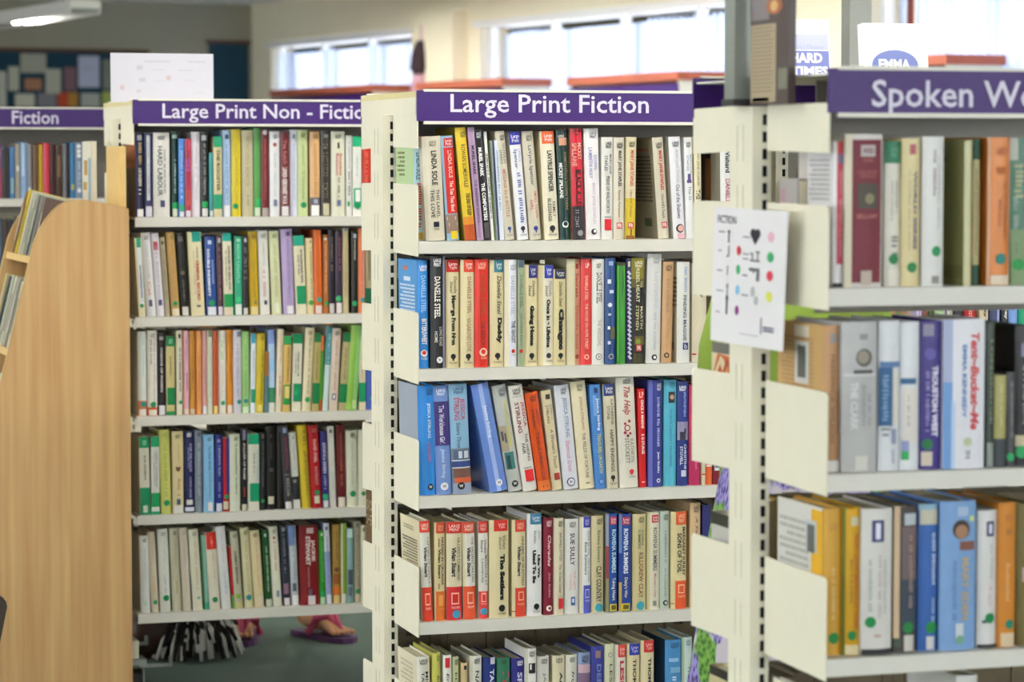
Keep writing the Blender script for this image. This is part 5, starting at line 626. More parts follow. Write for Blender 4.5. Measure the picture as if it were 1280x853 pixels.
row(UC, 2, *SWR(2), [
 (1029.5, 1052, 637, 0, '#cf9f42', 'h', 'amber case with printed white side and small portrait', [SR(0, 1, 0, 1, '#d4d2cc'), SG(.3, .95, .12, .8, 14, '#a4a29c'), SR(.0, .24, .02, .6, '#e0ac28'), SR(.12, .36, .1, .32, '#c0c4c8'), SR(.16, .32, .13, .32, '#5c605c'), H('LARGE\nPRINT', .25, .8, .1, .15, '#b08434', .02), G(.4, .6, .4, .75, '#d8b878'), DOT('#107c34', .88, .3, .55)], .012),
 (1054, 1076.3, 636, 0, '#cf9e1f', 'h', 'mustard yellow case with red lettering', [R(0, .12, 0, 1, '#4c6c20'), R(.4, .85, .06, .12, '#c8c4a0'), T('MANY AN AFTERNOON AT HOME', .6, .85, .18, .82, '#b85c20', .03), G(.35, .5, .35, .65, '#7c6018'), DOT('#107c34', .865, .26, .5), LAB('#d8c89c', .93)]),
 (1077.5, 1116, 637, 0, '#d4d2cd', 'h', 'broad white case with navy square emblem on top', [R(.3, .7, .08, .23, '#3c3a70'), R(.42, .58, .1, .21, '#dcdcec'), G(.2, .32, .35, .7, '#9ca49c'), G(.5, .62, .32, .75, '#b8a8a8'), G(.68, .78, .35, .72, '#a8a8ac'), DOT('#0e8a48', .775, .17, .27), R(.0, 1, .96, 1, '#242428'), G(.35, .6, .86, .9, '#b49c8c')], .0),
 (1118, 1146.5, 634, 0, '#4c4644', 'h', 'dark brown case with beige left edge, green dot', [R(0, .22, 0, .9, '#d0b494'), R(.0, .3, .9, .96, '#3c4c40'), R(.4, .95, .05, .13, '#b4bcc4'), R(.3, 1, .14, .5, '#6c5c5c'), R(.3, 1, .5, .85, '#344050'), G(.6, .8, .2, .7, '#9c8480'), DOT('#147c3c', .83, .24, .6), R(.4, .85, .88, .99, '#c4c0b8')]),
 (1148.5, 1174, 631, 0, '#3b67b0', 'h', 'bright blue case with white lettering', [R(0, 1, 0, .04, '#8cb0c8'), R(.05, .95, .04, .14, '#c0bca8'), G(.6, .8, .18, .56, '#c4d0e8'), G(.6, .75, .64, .8, '#a8bcdc'), R(.9, 1, 0, 1, '#203c78'), DOT('#10843c', .84, .28, .6), R(.35, .75, .9, .99, '#c4c4c4')]),
 (1176, 1220.5, 628, 0, '#7da2d2', 'h', 'broad light blue case picturing a smiling woman', [R(.45, .75, .04, .1, '#a4b8d4'), O(.55, .19, .25, '#3c3028'), O(.56, .205, .18, '#a4785c'), O(.86, .12, .08, '#c4d08c'), R(.5, .95, .27, .33, '#7c4c3c'), T('MARY EDEN', .56, .78, .38, .8, '#b4a07c', .02), G(.3, .42, .38, .8, '#5c7cac'), R(.4, .62, .82, .94, '#c8d0d4'), DOT('#74a488', .93, .12, .52)], .0),
 (1222.5, 1247.3, 639, 0, '#d8d7d6', 'h', 'white case with small navy emblem, pink title', [R(.38, .78, .08, .19, '#343268'), R(.5, .66, .1, .17, '#dcdcec'), T('Just Walking', .55, .72, .25, .5, '#a8a8b0', 0, .2), T('A spy', .45, .68, .54, .7, '#c89cb4', 0, .2), DOT('#0c8044', .785, .25, .58), R(.2, .4, .8, .82, '#2c2c4c'), R(0, 1, .975, 1, '#242428')]),
 (1249, 1270.3, 629.5, 0, '#cd8430', 'h', 'orange case with pale lettering and teal dot', [H('LARGE\nPRINT', .3, .85, .08, .13, '#a06828', .02), R(.35, .7, .18, .22, '#a86c28'), T('Bookmarked', .35, .6, .42, .68, '#dca868', .02), DOT('#0c7c64', .84, .26, .6), LAB('#d0bc9c', .9)], .0),
 (1272, 1292, 630, 0, '#75693c', 'h', 'olive case cut by the frame edge', [R(.3, .8, .45, .55, '#b49ca0')]),
], .17, 'audiobook', .014)
row(UC, 3, *SWR(3), [
 (1010, 1034, 872, 0, '#d8d4cc', 'h', 'white case just below the third shelf end', [SR(0, 1, 0, 1, '#d8d4c0'), SG(.2, .9, .1, .6, 10, '#c8b0a8')], .012),
 (1196, 1222, 846, 0, '#d4d4d0', 'h', 'pale case top peeping up at the frame bottom', [], .0)], .17, 'audiobook', .014)
# audiobooks on the far side of the same unit, their covers seen between the end plates
def rear(U, k, x0, x1, ytop, col, look, els, w, hh=None, ins=.0, vr=None, D=None):
    """a book on the far side: spine faces the far aisle, its cover faces along the row"""
    vr = vr or U.v+U.df+U.dm+U.dr-.012-ins; zs = U.shelf_z[k]
    ua = U.u+.004+x0; zt = z_of(ytop, ua, U.v+U.df+U.dm+.12); h = hh or zt-zs
    lab = look; LOOKS[lab] = 1; NB[0] += 1
    r = empty('audiobook', (ua+w/2, vr, zs+.0003), lab, 'audiobook', 'audiobooks on the far side of the nearest unit', (0, 0, math.pi))
    D = D or min(.17, U.dr-.02-ins)
    build_book(r, w, h, D, col, 'h', [])
    flip = MB()
    n = 0
    for e in els:
        n += 1; q = MB(); x = w/2+.0003*n
        if e[0] == 'sr':
            _, y0, y1, f0, f1, c = e; q.quad((x, .006+y0*(D-.006), h*(1-f1)), (x, .006+y1*(D-.006), h*(1-f1)), (x, .006+y1*(D-.006), h*(1-f0)), (x, .006+y0*(D-.006), h*(1-f0)))
        elif e[0] == 'sp':
            q.quad(*[(x, .006+a*(D-.006), h*(1-b)) for a, b in e[1]])
        elif e[0] == 'ct':
            _, s, y0, y1, f0, f1, c = e; add_text(q, s, lambda a, b: (x, .006+(D-.006)*(y0+(y1-y0)*a), h*(1-(f1+(f0-f1)*b))), .02)
        elif e[0] == 'sg':
            _, y0, y1, f0, f1, nl, c = e
            for j in range(nl):
                fa = f0+(f1-f0)*j/nl; fb = fa+(f1-f0)/nl*.5; ye = y1-(y1-y0)*RAND.random()*.3
                q.quad((x, D*y0, h*(1-fb)), (x, D*ye, h*(1-fb)), (x, D*ye, h*(1-fa)), (x, D*y0, h*(1-fa)))
        q.build({'sr': 'cover_panel', 'sp': 'picture', 'ct': 'title', 'sg': 'cover_print'}[e[0]], ink(e[-1]), r)
    return r
SP_ = lambda c, *p: ('sp', p, c)
CT = lambda s, y0, y1, f0, f1, c: ('ct', s, y0, y1, f0, f1, c)
rear(UC, 0, .0, 0, 222, '#b0aaa6', 'grey pink audiobook tucked behind the first case on the top Spoken Word shelf', [SR(0, 1, .0, 1, '#a49e9c'), SR(.1, .3, .1, .9, '#b48c98'), SG(.35, .9, .3, .8, 6, '#8c8480')], .03, vr=UC.v+.192, D=.072)
rear(UC, 1, .0, 0, 428, '#d8cdb4', 'audiobook with fiery red and cream cover, below the symbol sheet', [SR(0, 1, 0, .1, '#6c6a64'), SR(.0, 1, .1, 1, '#d6c8a4'), SP_('#c4683c', (.02, .34), (.3, .12), (.42, .16), (.55, .3), (.75, .42), (.95, .3), (.98, .1), (.7, .12), (.2, .1)), SP_('#a8452c', (.35, .3), (.5, .14), (.72, .2), (.8, .3), (.6, .36)), SP_('#b8502e', (.12, .36), (.3, .2), (.4, .3), (.3, .4)), SP_('#d89a50', (.45, .28), (.55, .2), (.6, .3), (.5, .36))], .025, ins=.055)
rear(UC, 2, .0, 0, 640, '#bcbab4', 'grey audiobook with several lines of print on its side', [SR(0, 1, 0, .12, '#34342c'), SG(.1, .92, .24, .7, 8, '#9c9a98')], .03, ins=.055)
rear(UC, 2, .033, 0, 614, '#b08a34', 'gold edged audiobook behind the grey printed one', [], .026, ins=.085)
rear(UC, 3, .0, 0, 833, '#c8bd94', 'dark topped cream audiobook low on the nearest unit\'s far side', [SR(0, 1, 0, .08, '#2c2a24')], .03, ins=.05)
# ------------------------------------------------------------------ Fiction, far unit (out of focus)
FI = lambda k: (f'{ORD[k]} Fiction shelf, far left', f'books on the {ORD[k]} Fiction shelf at far left')
FD = [(-8, 3.5, 180, '#7c5c84', 'mauve spine with crimson lower half', [R(0, 1, .45, 1, '#94405c')]), (4, 8, 186, '#3a3f38', 'dark green black spine', []), (8.5, 12.5, 186, '#2c2c30', 'black spine, narrow', []),
 (13, 18.5, 184, '#4c78b0', 'mid blue spine with pale foot', [R(.2, .8, .6, .9, '#8cb0a8')]), (19.5, 25.5, 180, '#a09a8c', 'stone grey spine', [R(.3, .8, .4, .5, '#d8d8d8')]), (26.5, 33.5, 178, '#8cacd8', 'pale sky blue spine', [R(.2, .6, .02, .6, '#b8d0f0')]),
 (34.5, 40, 180, '#8c8e94', 'steel grey spine', [R(.2, .8, .8, .95, '#d0d0d4')]), (41.5, 48, 182, '#6c5038', 'cocoa brown spine', []), (49, 54, 181, '#bc9c1c', 'gold yellow spine', []),
 (54.5, 62.5, 178.5, '#c8485c', 'coral pink spine', [R(.7, 1, 0, 1, '#b4202c')]), (63.5, 70, 181, '#3c1c1c', 'oxblood spine', []), (70.5, 78, 181, '#4c3828', 'bronze brown spine', [R(.3, .7, .2, .6, '#7c5c38')]),
 (79, 84, 180, '#74747c', 'pewter grey spine', []), (85, 87.5, 181, '#22242c', 'blue black spine', []), (88, 93.5, 178.5, '#3a7cac', 'cerulean spine with yellow mark', [R(.3, .9, .75, .85, '#a8ac4c')]),
 (94.5, 104, 178, '#7c8ca4', 'slate blue spine with white rings', [O(.5, .07, .28, 'W'), O(.5, .16, .28, 'W'), O(.5, .24, .28, 'W'), G(.3, .7, .35, .9, '#b4c4d8'), O(.5, .86, .25, 'W')]), (105, 109, 182, '#9088b4', 'thin violet grey spine', [])]
row(UF, 0, *FI(0), [(a, b, y, 0, c, 'p', 'blurred '+l, e) for a, b, y, c, l, e in FD], .14)
row(UF, 1, *FI(1), [(a, b, y, 0, c, 'p', 'blurred '+l, e) for a, b, y, c, l, e in [
 (-6, 3, 272, '#5c6c80', 'grey blue spine', []), (4, 10, 274, '#4c4038', 'umber spine', []), (10.5, 16, 276, '#34343c', 'charcoal spine', []), (16.5, 24, 274, '#28303c', 'ink blue spine', [R(.3, .7, .5, .6, '#8c94c0')]), (25, 31, 272, '#3c2c24', 'chestnut spine', [])]], .14)
# fore-edges of the many books standing on the far sides, glimpsed above the front rows; shade is darkened into their colour
RB = MB()
def back_rows(U, rows, u0, u1, hmax=.225):
    for k in rows:
        x = U.u+u0
        while x < U.u+u1-.03:
            w = RAND.uniform(.016, .034); h = RAND.uniform(.175, hmax); v0 = U.v+U.df+U.dm+.012; z = U.shelf_z[k]
            RB.box(x, x+w-.001, v0+RAND.random()*.012, v0+.125, z+.0005, z+h); x += w
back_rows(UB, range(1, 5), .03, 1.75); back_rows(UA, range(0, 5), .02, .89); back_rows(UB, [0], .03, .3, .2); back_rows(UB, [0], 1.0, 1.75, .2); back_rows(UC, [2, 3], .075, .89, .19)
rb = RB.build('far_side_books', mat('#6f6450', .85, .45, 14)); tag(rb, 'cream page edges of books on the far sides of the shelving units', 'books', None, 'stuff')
# ------------------------------------------------------------------ things at the ends and on top of the units
# symbol sheet on the end of the nearest unit
us = UC.u-.026
P0 = [on_u(x, y, us) for x, y in ((893, 258), (985, 265), (978, 440), (888, 425))]
va, vb = P0[0].y, P0[1].y; 
def sheet_pt(a, b):                           # a 0..1 left to right, b 0..1 top to bottom on the sheet
    t = P0[0]*(1-a)*(1-b)+P0[1]*a*(1-b)+P0[2]*a*b+P0[3]*(1-a)*b; return t
sh = empty('symbol_sheet', (us, (va+vb)/2, P0[3].z), 'white sheet of genre symbols and coloured dots taped to the nearest unit end', 'sheet')
base = Vector(sh.location)
q = MB(); cs = [sheet_pt(a, b)-base for a, b in ((0, 0), (1, 0), (1, 1), (0, 1))]
n = len(q.v); q.v += [tuple(c) for c in cs]+[tuple(c+Vector((.0012, 0, 0))) for c in cs]
q.f += [(3, 2, 1, 0), (4, 5, 6, 7), (0, 1, 5, 4), (1, 2, 6, 5), (2, 3, 7, 6), (3, 0, 4, 7)]
q.build('paper', mat('#e4e2e6', .5, .02, 20), sh)
def on_sheet(name, col, fn_list):
    q = MB()
    for f in fn_list: f(q)
    return q.build(name, ink(col), sh)
SP = lambda a, b: sheet_pt(a, b)-base+Vector((-.0007, 0, 0))
def sq(a0, a1, b0, b1): return lambda q: q.quad(SP(a0, b0), SP(a1, b0), SP(a1, b1), SP(a0, b1))
def ell(a, b, ra, rb): return lambda q: circle(q, lambda c, s: SP(a+ra*c, b+rb*s))
def tx(s, a0, a1, b0, b1): return lambda q: add_text(q, s, lambda x, y: SP(a0+(a1-a0)*x, b1+(b0-b1)*y), .01)
on_sheet('heading', '#74707a', [tx('FICTION', .06, .32, .06, .12)])
for a, b, c in ((.8, .19, '#e8b4c8'), (.8, .335, '#46b878'), (.8, .47, '#d83c54'), (.8, .62, '#d8dc5c'), (.37, .31, '#d42c44'), (.37, .45, '#3cac70'), (.37, .6, '#78c0e4'), (.37, .75, '#84207c')):
    on_sheet('colour_dot', c, [ell(a, b, .044 if a > .5 else .028, .038 if a > .5 else .036)])
on_sheet('heart_symbol', '#2c2c3c', [ell(.56, .175, .04, .035), ell(.62, .175, .04, .035), lambda q: q.quad(SP(.521, .185), SP(.659, .185), SP(.59, .26))])
on_sheet('gun_symbol', '#6c6c74', [sq(.52, .66, .425, .45), sq(.62, .66, .45, .52), sq(.57, .59, .45, .465)])
on_sheet('grid_symbol', '#7c7c84', [sq(.53, .57, .315, .33), sq(.6, .66, .3, .315), sq(.55, .57, .33, .37), sq(.62, .64, .315, .37), sq(.53, .66, .365, .38)])
on_sheet('figure_symbol', '#5c5c68', [ell(.225, .18, .018, .014), sq(.215, .235, .195, .26), ell(.225, .67, .02, .025), sq(.213, .237, .69, .79)])
on_sheet('figure_symbol', '#96969e', [sq(.22, .24, .28, .36), sq(.2, .22, .35, .37), sq(.21, .225, .43, .5), ell(.225, .58, .016, .02), sq(.217, .233, .6, .65)])
on_sheet('leaf_symbol', '#b4b8bc', [ell(.58, .6, .03, .04), ell(.63, .66, .03, .035)])
for f_ in [sq(.08, .17, .177, .188), sq(.08, .13, .318, .328), sq(.07, .15, .465, .475), sq(.07, .17, .615, .625), sq(.07, .13, .775, .785), sq(.42, .52, .2, .212), sq(.43, .51, .325, .335), sq(.43, .51, .36, .37), sq(.43, .5, .48, .492), sq(.43, .52, .625, .637), sq(.42, .68, .915, .92)]: on_sheet('caption_print', '#8c8894', [f_])
on_sheet('emblem', '#6c6884', [sq(.7, .715, .78, .9), sq(.735, .88, .84, .855), sq(.735, .88, .862, .877)])
# blank back of another sheet on top of the Non - Fiction unit
vA = UA.v+.05
c = [on_v(x, y, vA) for x, y in ((138, 66), (266.5, 66), (267.5, 128), (138, 128))]
b0 = empty('paper_notice', ((c[0].x+c[1].x)/2, vA, UA.z1+.306), 'back of a white notice sheet standing on the Large Print Non - Fiction unit', 'sheet')
hw = (c[1].x-c[0].x)/2; ht = c[0].z-b0.location.z
MB().box(-hw, hw, -.0008, .0008, 0, ht).build('paper', mat('#cfcdd8', .6, .03, 25), b0)
for (x, z, w, h) in ((-.35, .82, .5, .03), (.5, .82, .35, .03), (.3, .65, .3, .02), (-.5, .66, .12, .09), (-.2, .66, .25, .015), (-.45, .42, .12, .08), (-.15, .44, .2, .012), (.45, .45, .2, .012), (-.5, .2, .08, .06), (.6, .2, .2, .012)):
    MB().box(x*hw, (x+w)*hw, -.0011, -.0008, z*ht, (z+h)*ht).build('show_through_print', mat('#c0bdc8', .6, 0), b0)
for fx_, fz_ in ((.12, .5), (-.78, .3)):
    rd = MB(); circle(rd, lambda a, s: (fx_*hw+.007*a, -.0011, fz_*ht+.007*s)); rd.build('show_through_dot', mat('#ccb4be', .6, 0), b0)
# display titles on top of the Large Print Fiction unit
def display(name, px, py_top, py_bot, v, label, cat, cover, parts, zbase, lean=.12):
    tl = on_v(px[0], py_top, v); tr = on_v(px[1], py_top, v); w = tr.x-tl.x; h = (tl.z-zbase)/math.cos(lean)
    r = empty(name, (tl.x+w/2, v, zbase), label, cat, None, (-lean, 0, 0))
    MB().box(-w/2, w/2, 0, .028, .001, h).build('case', cover, r); q = parts(r, w, h); return r
zt = UB.z1+.306
def hard(r, w, h):
    MB().box(-w/2+.001, w/2-.004, -.0006, 0, .08*h, .5*h).build('title_band', ink('#7c84c4'), r)
    MB().box(-w/2+.001, w/2-.004, -.0006, 0, .52*h, .76*h).build('picture', ink('#c4c8e8'), r)
    q = MB(); L = lambda x0, x1, z0, z1: (lambda a, b: (x0+(x1-x0)*a, -.0012, z0+(z1-z0)*b))
    add_text(q, 'HARD', L(-w*.38, w*.32, .31*h, .47*h), .05); add_text(q, 'TIMES', L(-w*.38, w*.44, .11*h, .26*h), .05); q.build('title', ink('W'), r)
    q = MB(); add_text(q, 'Charles Dickens', L(-w*.4, w*.35, .52*h, .6*h), 0, .3); q.build('author', ink('#aab0d8'), r)
display('display_book', (983, 1040), 23, 118, UB.v+.1, 'pale display book titled HARD TIMES on top of the middle unit', 'book', mat('#eeecf0', .4, .02), hard, zt+.032)
st = empty('display_stand', (u_of(1012, UB.v+.1, zt), UB.v+.12, zt), 'low white display stand under the HARD TIMES book', 'stand')
MB().box(-.055, .048, -.03, .02, 0, .031).build('block', mat('#e6e6f4', .4, .02), st)
q = MB(); circle(q, lambda a, s: (.02+.0022*a, -.0305, .012+.0022*s)); q.build('screw', mat('#55565c', .4, 0), st)
def emma(r, w, h):
    q = MB(); circle(q, lambda a, s: (-.02*w+.36*w*a, -.0006, .44*h+.2*h*s), 28); q.build('title_oval', ink('#7480bc'), r)
    q = MB(); add_text(q, 'EMMA', lambda a, b: (-w*.28+w*.5*a, -.0012, .38*h+.14*h*b), .05); q.build('title', ink('W'), r)
    q = MB(); add_text(q, 'Jane Austen', lambda a, b: (-w*.3+w*.6*a, -.0006, .72*h+.08*h*b), 0, .3); q.build('author', ink('#c4c8e4'), r)
    MB().box(-w*.45, -w*.1, -.0005, 0, .3*h, .62*h).build('picture', ink('#dde0f2'), r)
display('display_book', (1083, 1163), 28, 120, UB.v+.1, 'white display book titled EMMA on top of the middle unit', 'book', mat('#f0eeee', .4, .02), emma, zt)
# boxed audiobook and grey post on top of the nearest unit
zc = UC.z1+.263
vv = UC.v+.15
p0 = on_v(938, 128, UC.v+.2); 
db = empty('display_audiobook', (UC.u-.024, UC.v+.02, zc), 'dark brown audiobook with long beige text panel standing on the nearest unit', 'audiobook')
ya = .17; ye = .005
def wv(px, z): # depth of the pixel column on the plane x = unit end
    d = on_u(px, 120, UC.u-.024); return d.y-(UC.v+.02)
y0, y1 = wv(985, 0), wv(938, 0); hh = .26
MB().box(0, .012, y0, y1, 0, hh).build('case', mat('#4a3c3a', .35, .08, 25), db)
MB().box(-.0006, 0, y0+(y1-y0)*.32, y1-.002, .004, .118).build('text_panel', ink('#a8987e'), db)
q = MB()
for i in range(17):
    z = .114-.0058*i; q.box(-.0011, -.0006, y0+(y1-y0)*(.36+.1*RAND.random()), y1-.008, z-.0022, z)
q.build('cover_print', ink('#8a7a64'), db)
q = MB(); circle(q, lambda a, s: (-.0007, (y0+y1)/2-.02+.03*a, .143+.012*s)); q.build('emblem', ink('#a8603c'), db)
q = MB(); circle(q, lambda a, s: (-.0011, (y0+y1)/2-.02+.014*a, .143+.008*s)); q.build('emblem_centre', ink('#d0a86c'), db)
MB().box(-.0006, 0, y0+.004, y0+(y1-y0)*.25, .022, .052).build('barcode_label', ink('#7c7c6c'), db)
MB().box(-.0006, 0, y1-(y1-y0)*.5, y1-.01, .005, .011).build('price_label', ink('#55545c'), db)
MB().box(-.0006, 0, y1-(y1-y0)*.5, y1-.004, .125, .19).build('cover_picture', ink('#7c7478'), db)
gp = empty('grey_post', (UC.u+.0, UC.v+UC.df+.05, zc), 'grey metal post rising from the end of the nearest unit', 'post')
xl = u_of(912, gp.location.y, zc+.1)-gp.location.x; xr = u_of(937, gp.location.y, zc+.1)-gp.location.x
MB().box(xl, xr, -.02, .02, .004, 1.18).build('shaft', mat('#8c918c', .35, .05, 20, metal=.3), gp); MB().box(xl-.003, xr+.003, -.024, .024, 0, .01).build('base_collar', mat('#26262a', .5, 0), gp)
MB().box(xr-.006, xr-.002, -.0215, -.0195, .01, 1.18).build('channel_edge', mat('#c4c8c4', .35, 0), gp)
vp = UB.v+UB.df+.35
gp = empty('grey_post', (u_of(1069, vp+.2, 1.6), vp+.2, 0), 'grey metal post behind the white EMMA display book', 'post')
xl = u_of(1056, vp+.2, 1.55)-gp.location.x; xr = u_of(1083, vp+.2, 1.55)-gp.location.x
MB().box(xl, xr, -.025, .025, 0, 2.74).build('shaft', mat('#848680', .3, .08, 14, metal=.3), gp); MB().box(xl-.02, xr+.02, -.045, .045, 0, .02).build('base_plate', mat('#6c6e6c', .4, 0), gp)
# brown book on the far side of the Large Print Fiction unit
def rear_b():
    k = 3; vr = UB.v+UB.df+UB.dm+UB.dr-.006; zs = UB.shelf_z[k]; zt_ = z_of(618, UB.u, vr-.08); h = zt_-zs; D = .137; w = .028
    r = empty('book', (UB.u+.004+w/2, vr, zs+.0003), 'brown book with capitals and flames on its cover, between the left end plates', 'book', None, (0, 0, math.pi))
    build_book(r, w, h, D, '#5c4632', 'h', []); x = w/2
    q = MB(); add_text(q, 'SIDNEY', lambda a, b: (x+.0006, .012+(D-.02)*a, h*(.82+.1*b)), 0); add_text(q, 'SHELDON', lambda a, b: (x+.0006, .012+(D-.02)*a, h*(.68+.1*b)), 0); q.build('title', ink('#a89878'), r)
    q = MB(); q.quad((x+.0004, .05, h*.3), (x+.0004, .085, h*.3), (x+.0004, .07, h*.58)); q.quad((x+.0005, .03, h*.3), (x+.0005, .06, h*.3), (x+.0005, .05, h*.5)); q.build('flame_picture', ink('#b07c34'), r)
rear_b()
# ------------------------------------------------------------------ beech display unit at the left
def wood(name='beech'):
    m = bpy.data.materials.new(name); m.use_nodes = True; nt = m.node_tree; p = nt.nodes['Principled BSDF']; p.inputs['Roughness'].default_value = .45
    tc = nt.nodes.new('ShaderNodeTexCoord'); mp = nt.nodes.new('ShaderNodeMapping'); mp.inputs['Scale'].default_value = (42, 42, 1.6)
    n = nt.nodes.new('ShaderNodeTexNoise'); n.inputs['Scale'].default_value = 1; n.inputs['Detail'].default_value = 5
    r = nt.nodes.new('ShaderNodeValToRGB'); r.color_ramp.elements[0].position = .3; r.color_ramp.elements[1].position = .72
    r.color_ramp.elements[0].color = (*hexc('#b58a58'), 1); r.color_ramp.elements[1].color = (*hexc('#cba873'), 1)
    nt.links.new(tc.outputs['Object'], mp.inputs[0]); nt.links.new(mp.outputs[0], n.inputs['Vector']); nt.links.new(n.outputs['Fac'], r.inputs[0]); nt.links.new(r.outputs[0], p.inputs['Base Color']); return m
BEECH = wood(); BEECHE = mat('#d9b878', .5, .06, 40)
vD = UA.v-.06; Wd = .50
pts = [(161, 261.5), (152, 258.5), (140, 256), (125, 253), (108, 250.5), (95, 250), (84, 252), (74, 257), (66, 264), (58, 274), (50, 287), (43, 303)]
out = [on_v(x, y, vD) for x, y in pts]
du = empty('display_unit', (out[0].x-.25, vD, 0), 'beech book display unit with curved end panels and sloping shelves, at left', 'display unit'); dx0 = du.location.x
o2 = [(p.x-dx0, p.z) for p in out]
pa = on_v(43, 303, vD); pb_ = on_v(0, 484, vD); sl = (pa.x-pb_.x)/(pa.z-pb_.z)      # slope of the front edge
xf = lambda z: pa.x-dx0-(pa.z-z)*sl
o2 += [(xf(.12), .12), (xf(.12), 0), (o2[0][0], 0)]
for nm, y in (('end_panel', 0), ('end_panel', Wd-.018)):
    e = MB().prism(o2, y, y+.018, lambda p, q_, t: (p, t, q_)).build(nm, BEECH, du)
    eb = MB(); k = len(o2)-3
    for i in range(k):
        (x0, z0), (x1, z1) = o2[i], o2[i+1]; nx, nz = (z0-z1), (x1-x0); l = math.hypot(nx, nz) or 1; nx, nz = nx/l*.0012, nz/l*.0012
        eb.quad((x0-nx, y-.0002, z0-nz), (x1-nx, y-.0002, z1-nz), (x1-nx, y+.0182, z1-nz), (x0-nx, y+.0182, z0-nz))
    eb.build('edge_band', BEECHE, e)
xr_ = o2[0][0]
MB().box(xr_-.018, xr_, .018, Wd-.018, .05, o2[0][1]).build('back_panel', BEECH, du)
ra, rb_ = on_u(149, 220, dx0+xr_-.018).y-vD, on_u(133, 220, dx0+xr_-.018).y-vD; ztop = z_of(183, dx0+xr_-.018, vD+(ra+rb_)/2); print('board', ra, rb_)
MB().box(xr_-.018, xr_, max(ra, .02), rb_, o2[0][1], ztop).build('raised_back_board', BEECHE, du)
shz = [z_of(321, pa.x-.01, vD+.02), z_of(437, pa.x-.05, vD+.02), z_of(553, pa.x-.1, vD+.02), z_of(669, pa.x-.14, vD+.02), z_of(790, pa.x-.18, vD+.02)]
for z in shz:
    MB().prism([(xf(z)+.004, z), (xf(z)-.0, z-.018), (xr_-.018, z-.018-(xr_-.018-xf(z))*sl), (xr_-.018, z-(xr_-.018-xf(z))*sl)], .018, Wd-.018, lambda p, q_, t: (p, t, q_)).build('shelf', BEECHE, du)
MB().box(xf(.1)+.02, xr_-.018, .018, Wd-.018, .05, .07).build('shelf', BEECHE, du)
bspec = [[('#8a6a40', 'h', 'brown', .172), ('#d9be24', 'p', 'yellow', .178), ('#c9c4b4', 'p', 'stone white', .175), ('#b4b8a0', 'p', 'grey green', .17), ('#6c6e70', 'h', 'charcoal grey', .165), ('#8c8478', 'p', 'taupe', .163), ('#5c4840', 'p', 'dark brown', .16)],
         [('#d4c48c', 'p', 'straw yellow', .19), ('#4c5058', 'h', 'slate', .185), ('#c4ccb4', 'p', 'pale sage', .19), ('#d4d0c0', 'p', 'white', .188), ('#a4a090', 'p', 'stone grey', .185), ('#c8c4b8', 'p', 'off-white', .18)],
         [('#b8b4a4', 'p', 'dove grey', .18), ('#d0ccbc', 'p', 'ivory', .18), ('#8c8c84', 'p', 'ash grey', .18)]]
for k, lst in enumerate(bspec):
    z = shz[k]; y = Wd-.045
    for i, (c, kd, nm, h) in enumerate(lst):
        w = RAND.uniform(.022, .03) if k == 0 else .026
        yy = y-w/2 if k < 2 else .02+.05+.05*(2-i)
        y -= w+.036 if k == 0 else w+.038
        a = math.atan(sl)
        ls = {0: 'top', 1: 'second', 2: 'third'}[k]
        lb = f'{nm} book leaning back on the {ls} shelf of the beech display'; LOOKS[lb] = 1; NB[0] += 1
        r = empty('book', (dx0+xf(z)+.012, vD+yy, z+.0008-.008*sl), lb, 'book', f'books on the {ls} beech display shelf', (0, a, 0))
        # spine towards -x: build turned in a child frame
        hb = empty('turned_book', (0, 0, 0), '', '') if False else None
        b_ = MB(); b_.box(0, .0009, -w/2, w/2, 0, h).box(0, .13, -w/2, -w/2+.0009, 0, h).box(0, .13, w/2-.0009, w/2, 0, h); b_.build('cover', mat(c, .4, .06, 45), r)
        MB().box(.001, .129, -w/2+.001, w/2-.001, .0006, h-.0012).build('page_block', PAGES, r)
        q = MB(); q.quad((-.0004, -w*.2, h*.2), (-.0004, w*.2, h*.2), (-.0004, w*.2, h*.75), (-.0004, -w*.2, h*.75)); q.build('title', ink('#4c4a44' if i % 2 else '#e0dccc'), r)
# white cover standing face-out and dark book lying at the top of the display
fz = z_of(256, dx0+xr_-.1, vD+.34)
yq = on_u(132, 215, dx0+xr_-.034); ym = on_u(108, 215, dx0+xr_-.034)
fo = empty('book', (dx0+xr_-.052, 0, 0), 'white paperback with coloured cover leaning upright at the back of the beech display', 'book'); ya, yb_ = yq.y, ym.y; NB[0] += 1
shelf_top = z_of(262, dx0+xr_-.06, vD+.3)
MB().box(xr_-.13, xr_-.0185, .018, Wd-.018, shelf_top-dx0*0-.012, shelf_top).build('top_ledge', BEECHE, du)
fo.location = (dx0+xr_-.05, (vD+.28+vD+.44)/2, shelf_top+.0005); zt_ = z_of(177, dx0+xr_-.05, vD+.36); hF = zt_-shelf_top
MB().box(0, .0008, -.075, .075, 0, hF).box(.0142, .015, -.075, .075, 0, hF).box(0, .015, -.075, -.0742, 0, hF).build('cover', mat('#e2dccb', .4, .04), fo); MB().box(.0009, .0141, -.074, .075, .0005, hF-.0005).build('page_block', PAGES, fo)
MB().box(-.0006, 0, -.06, -.025, .02, hF*.75).build('cover_stripe', ink('#7ca0b8'), fo)
q = MB(); q.box(-.0006, 0, -.01, .045, hF*.5, hF*.72).box(-.0006, 0, 0, .06, hF*.28, hF*.4); q.build('cover_picture', ink('#b8944c'), fo)
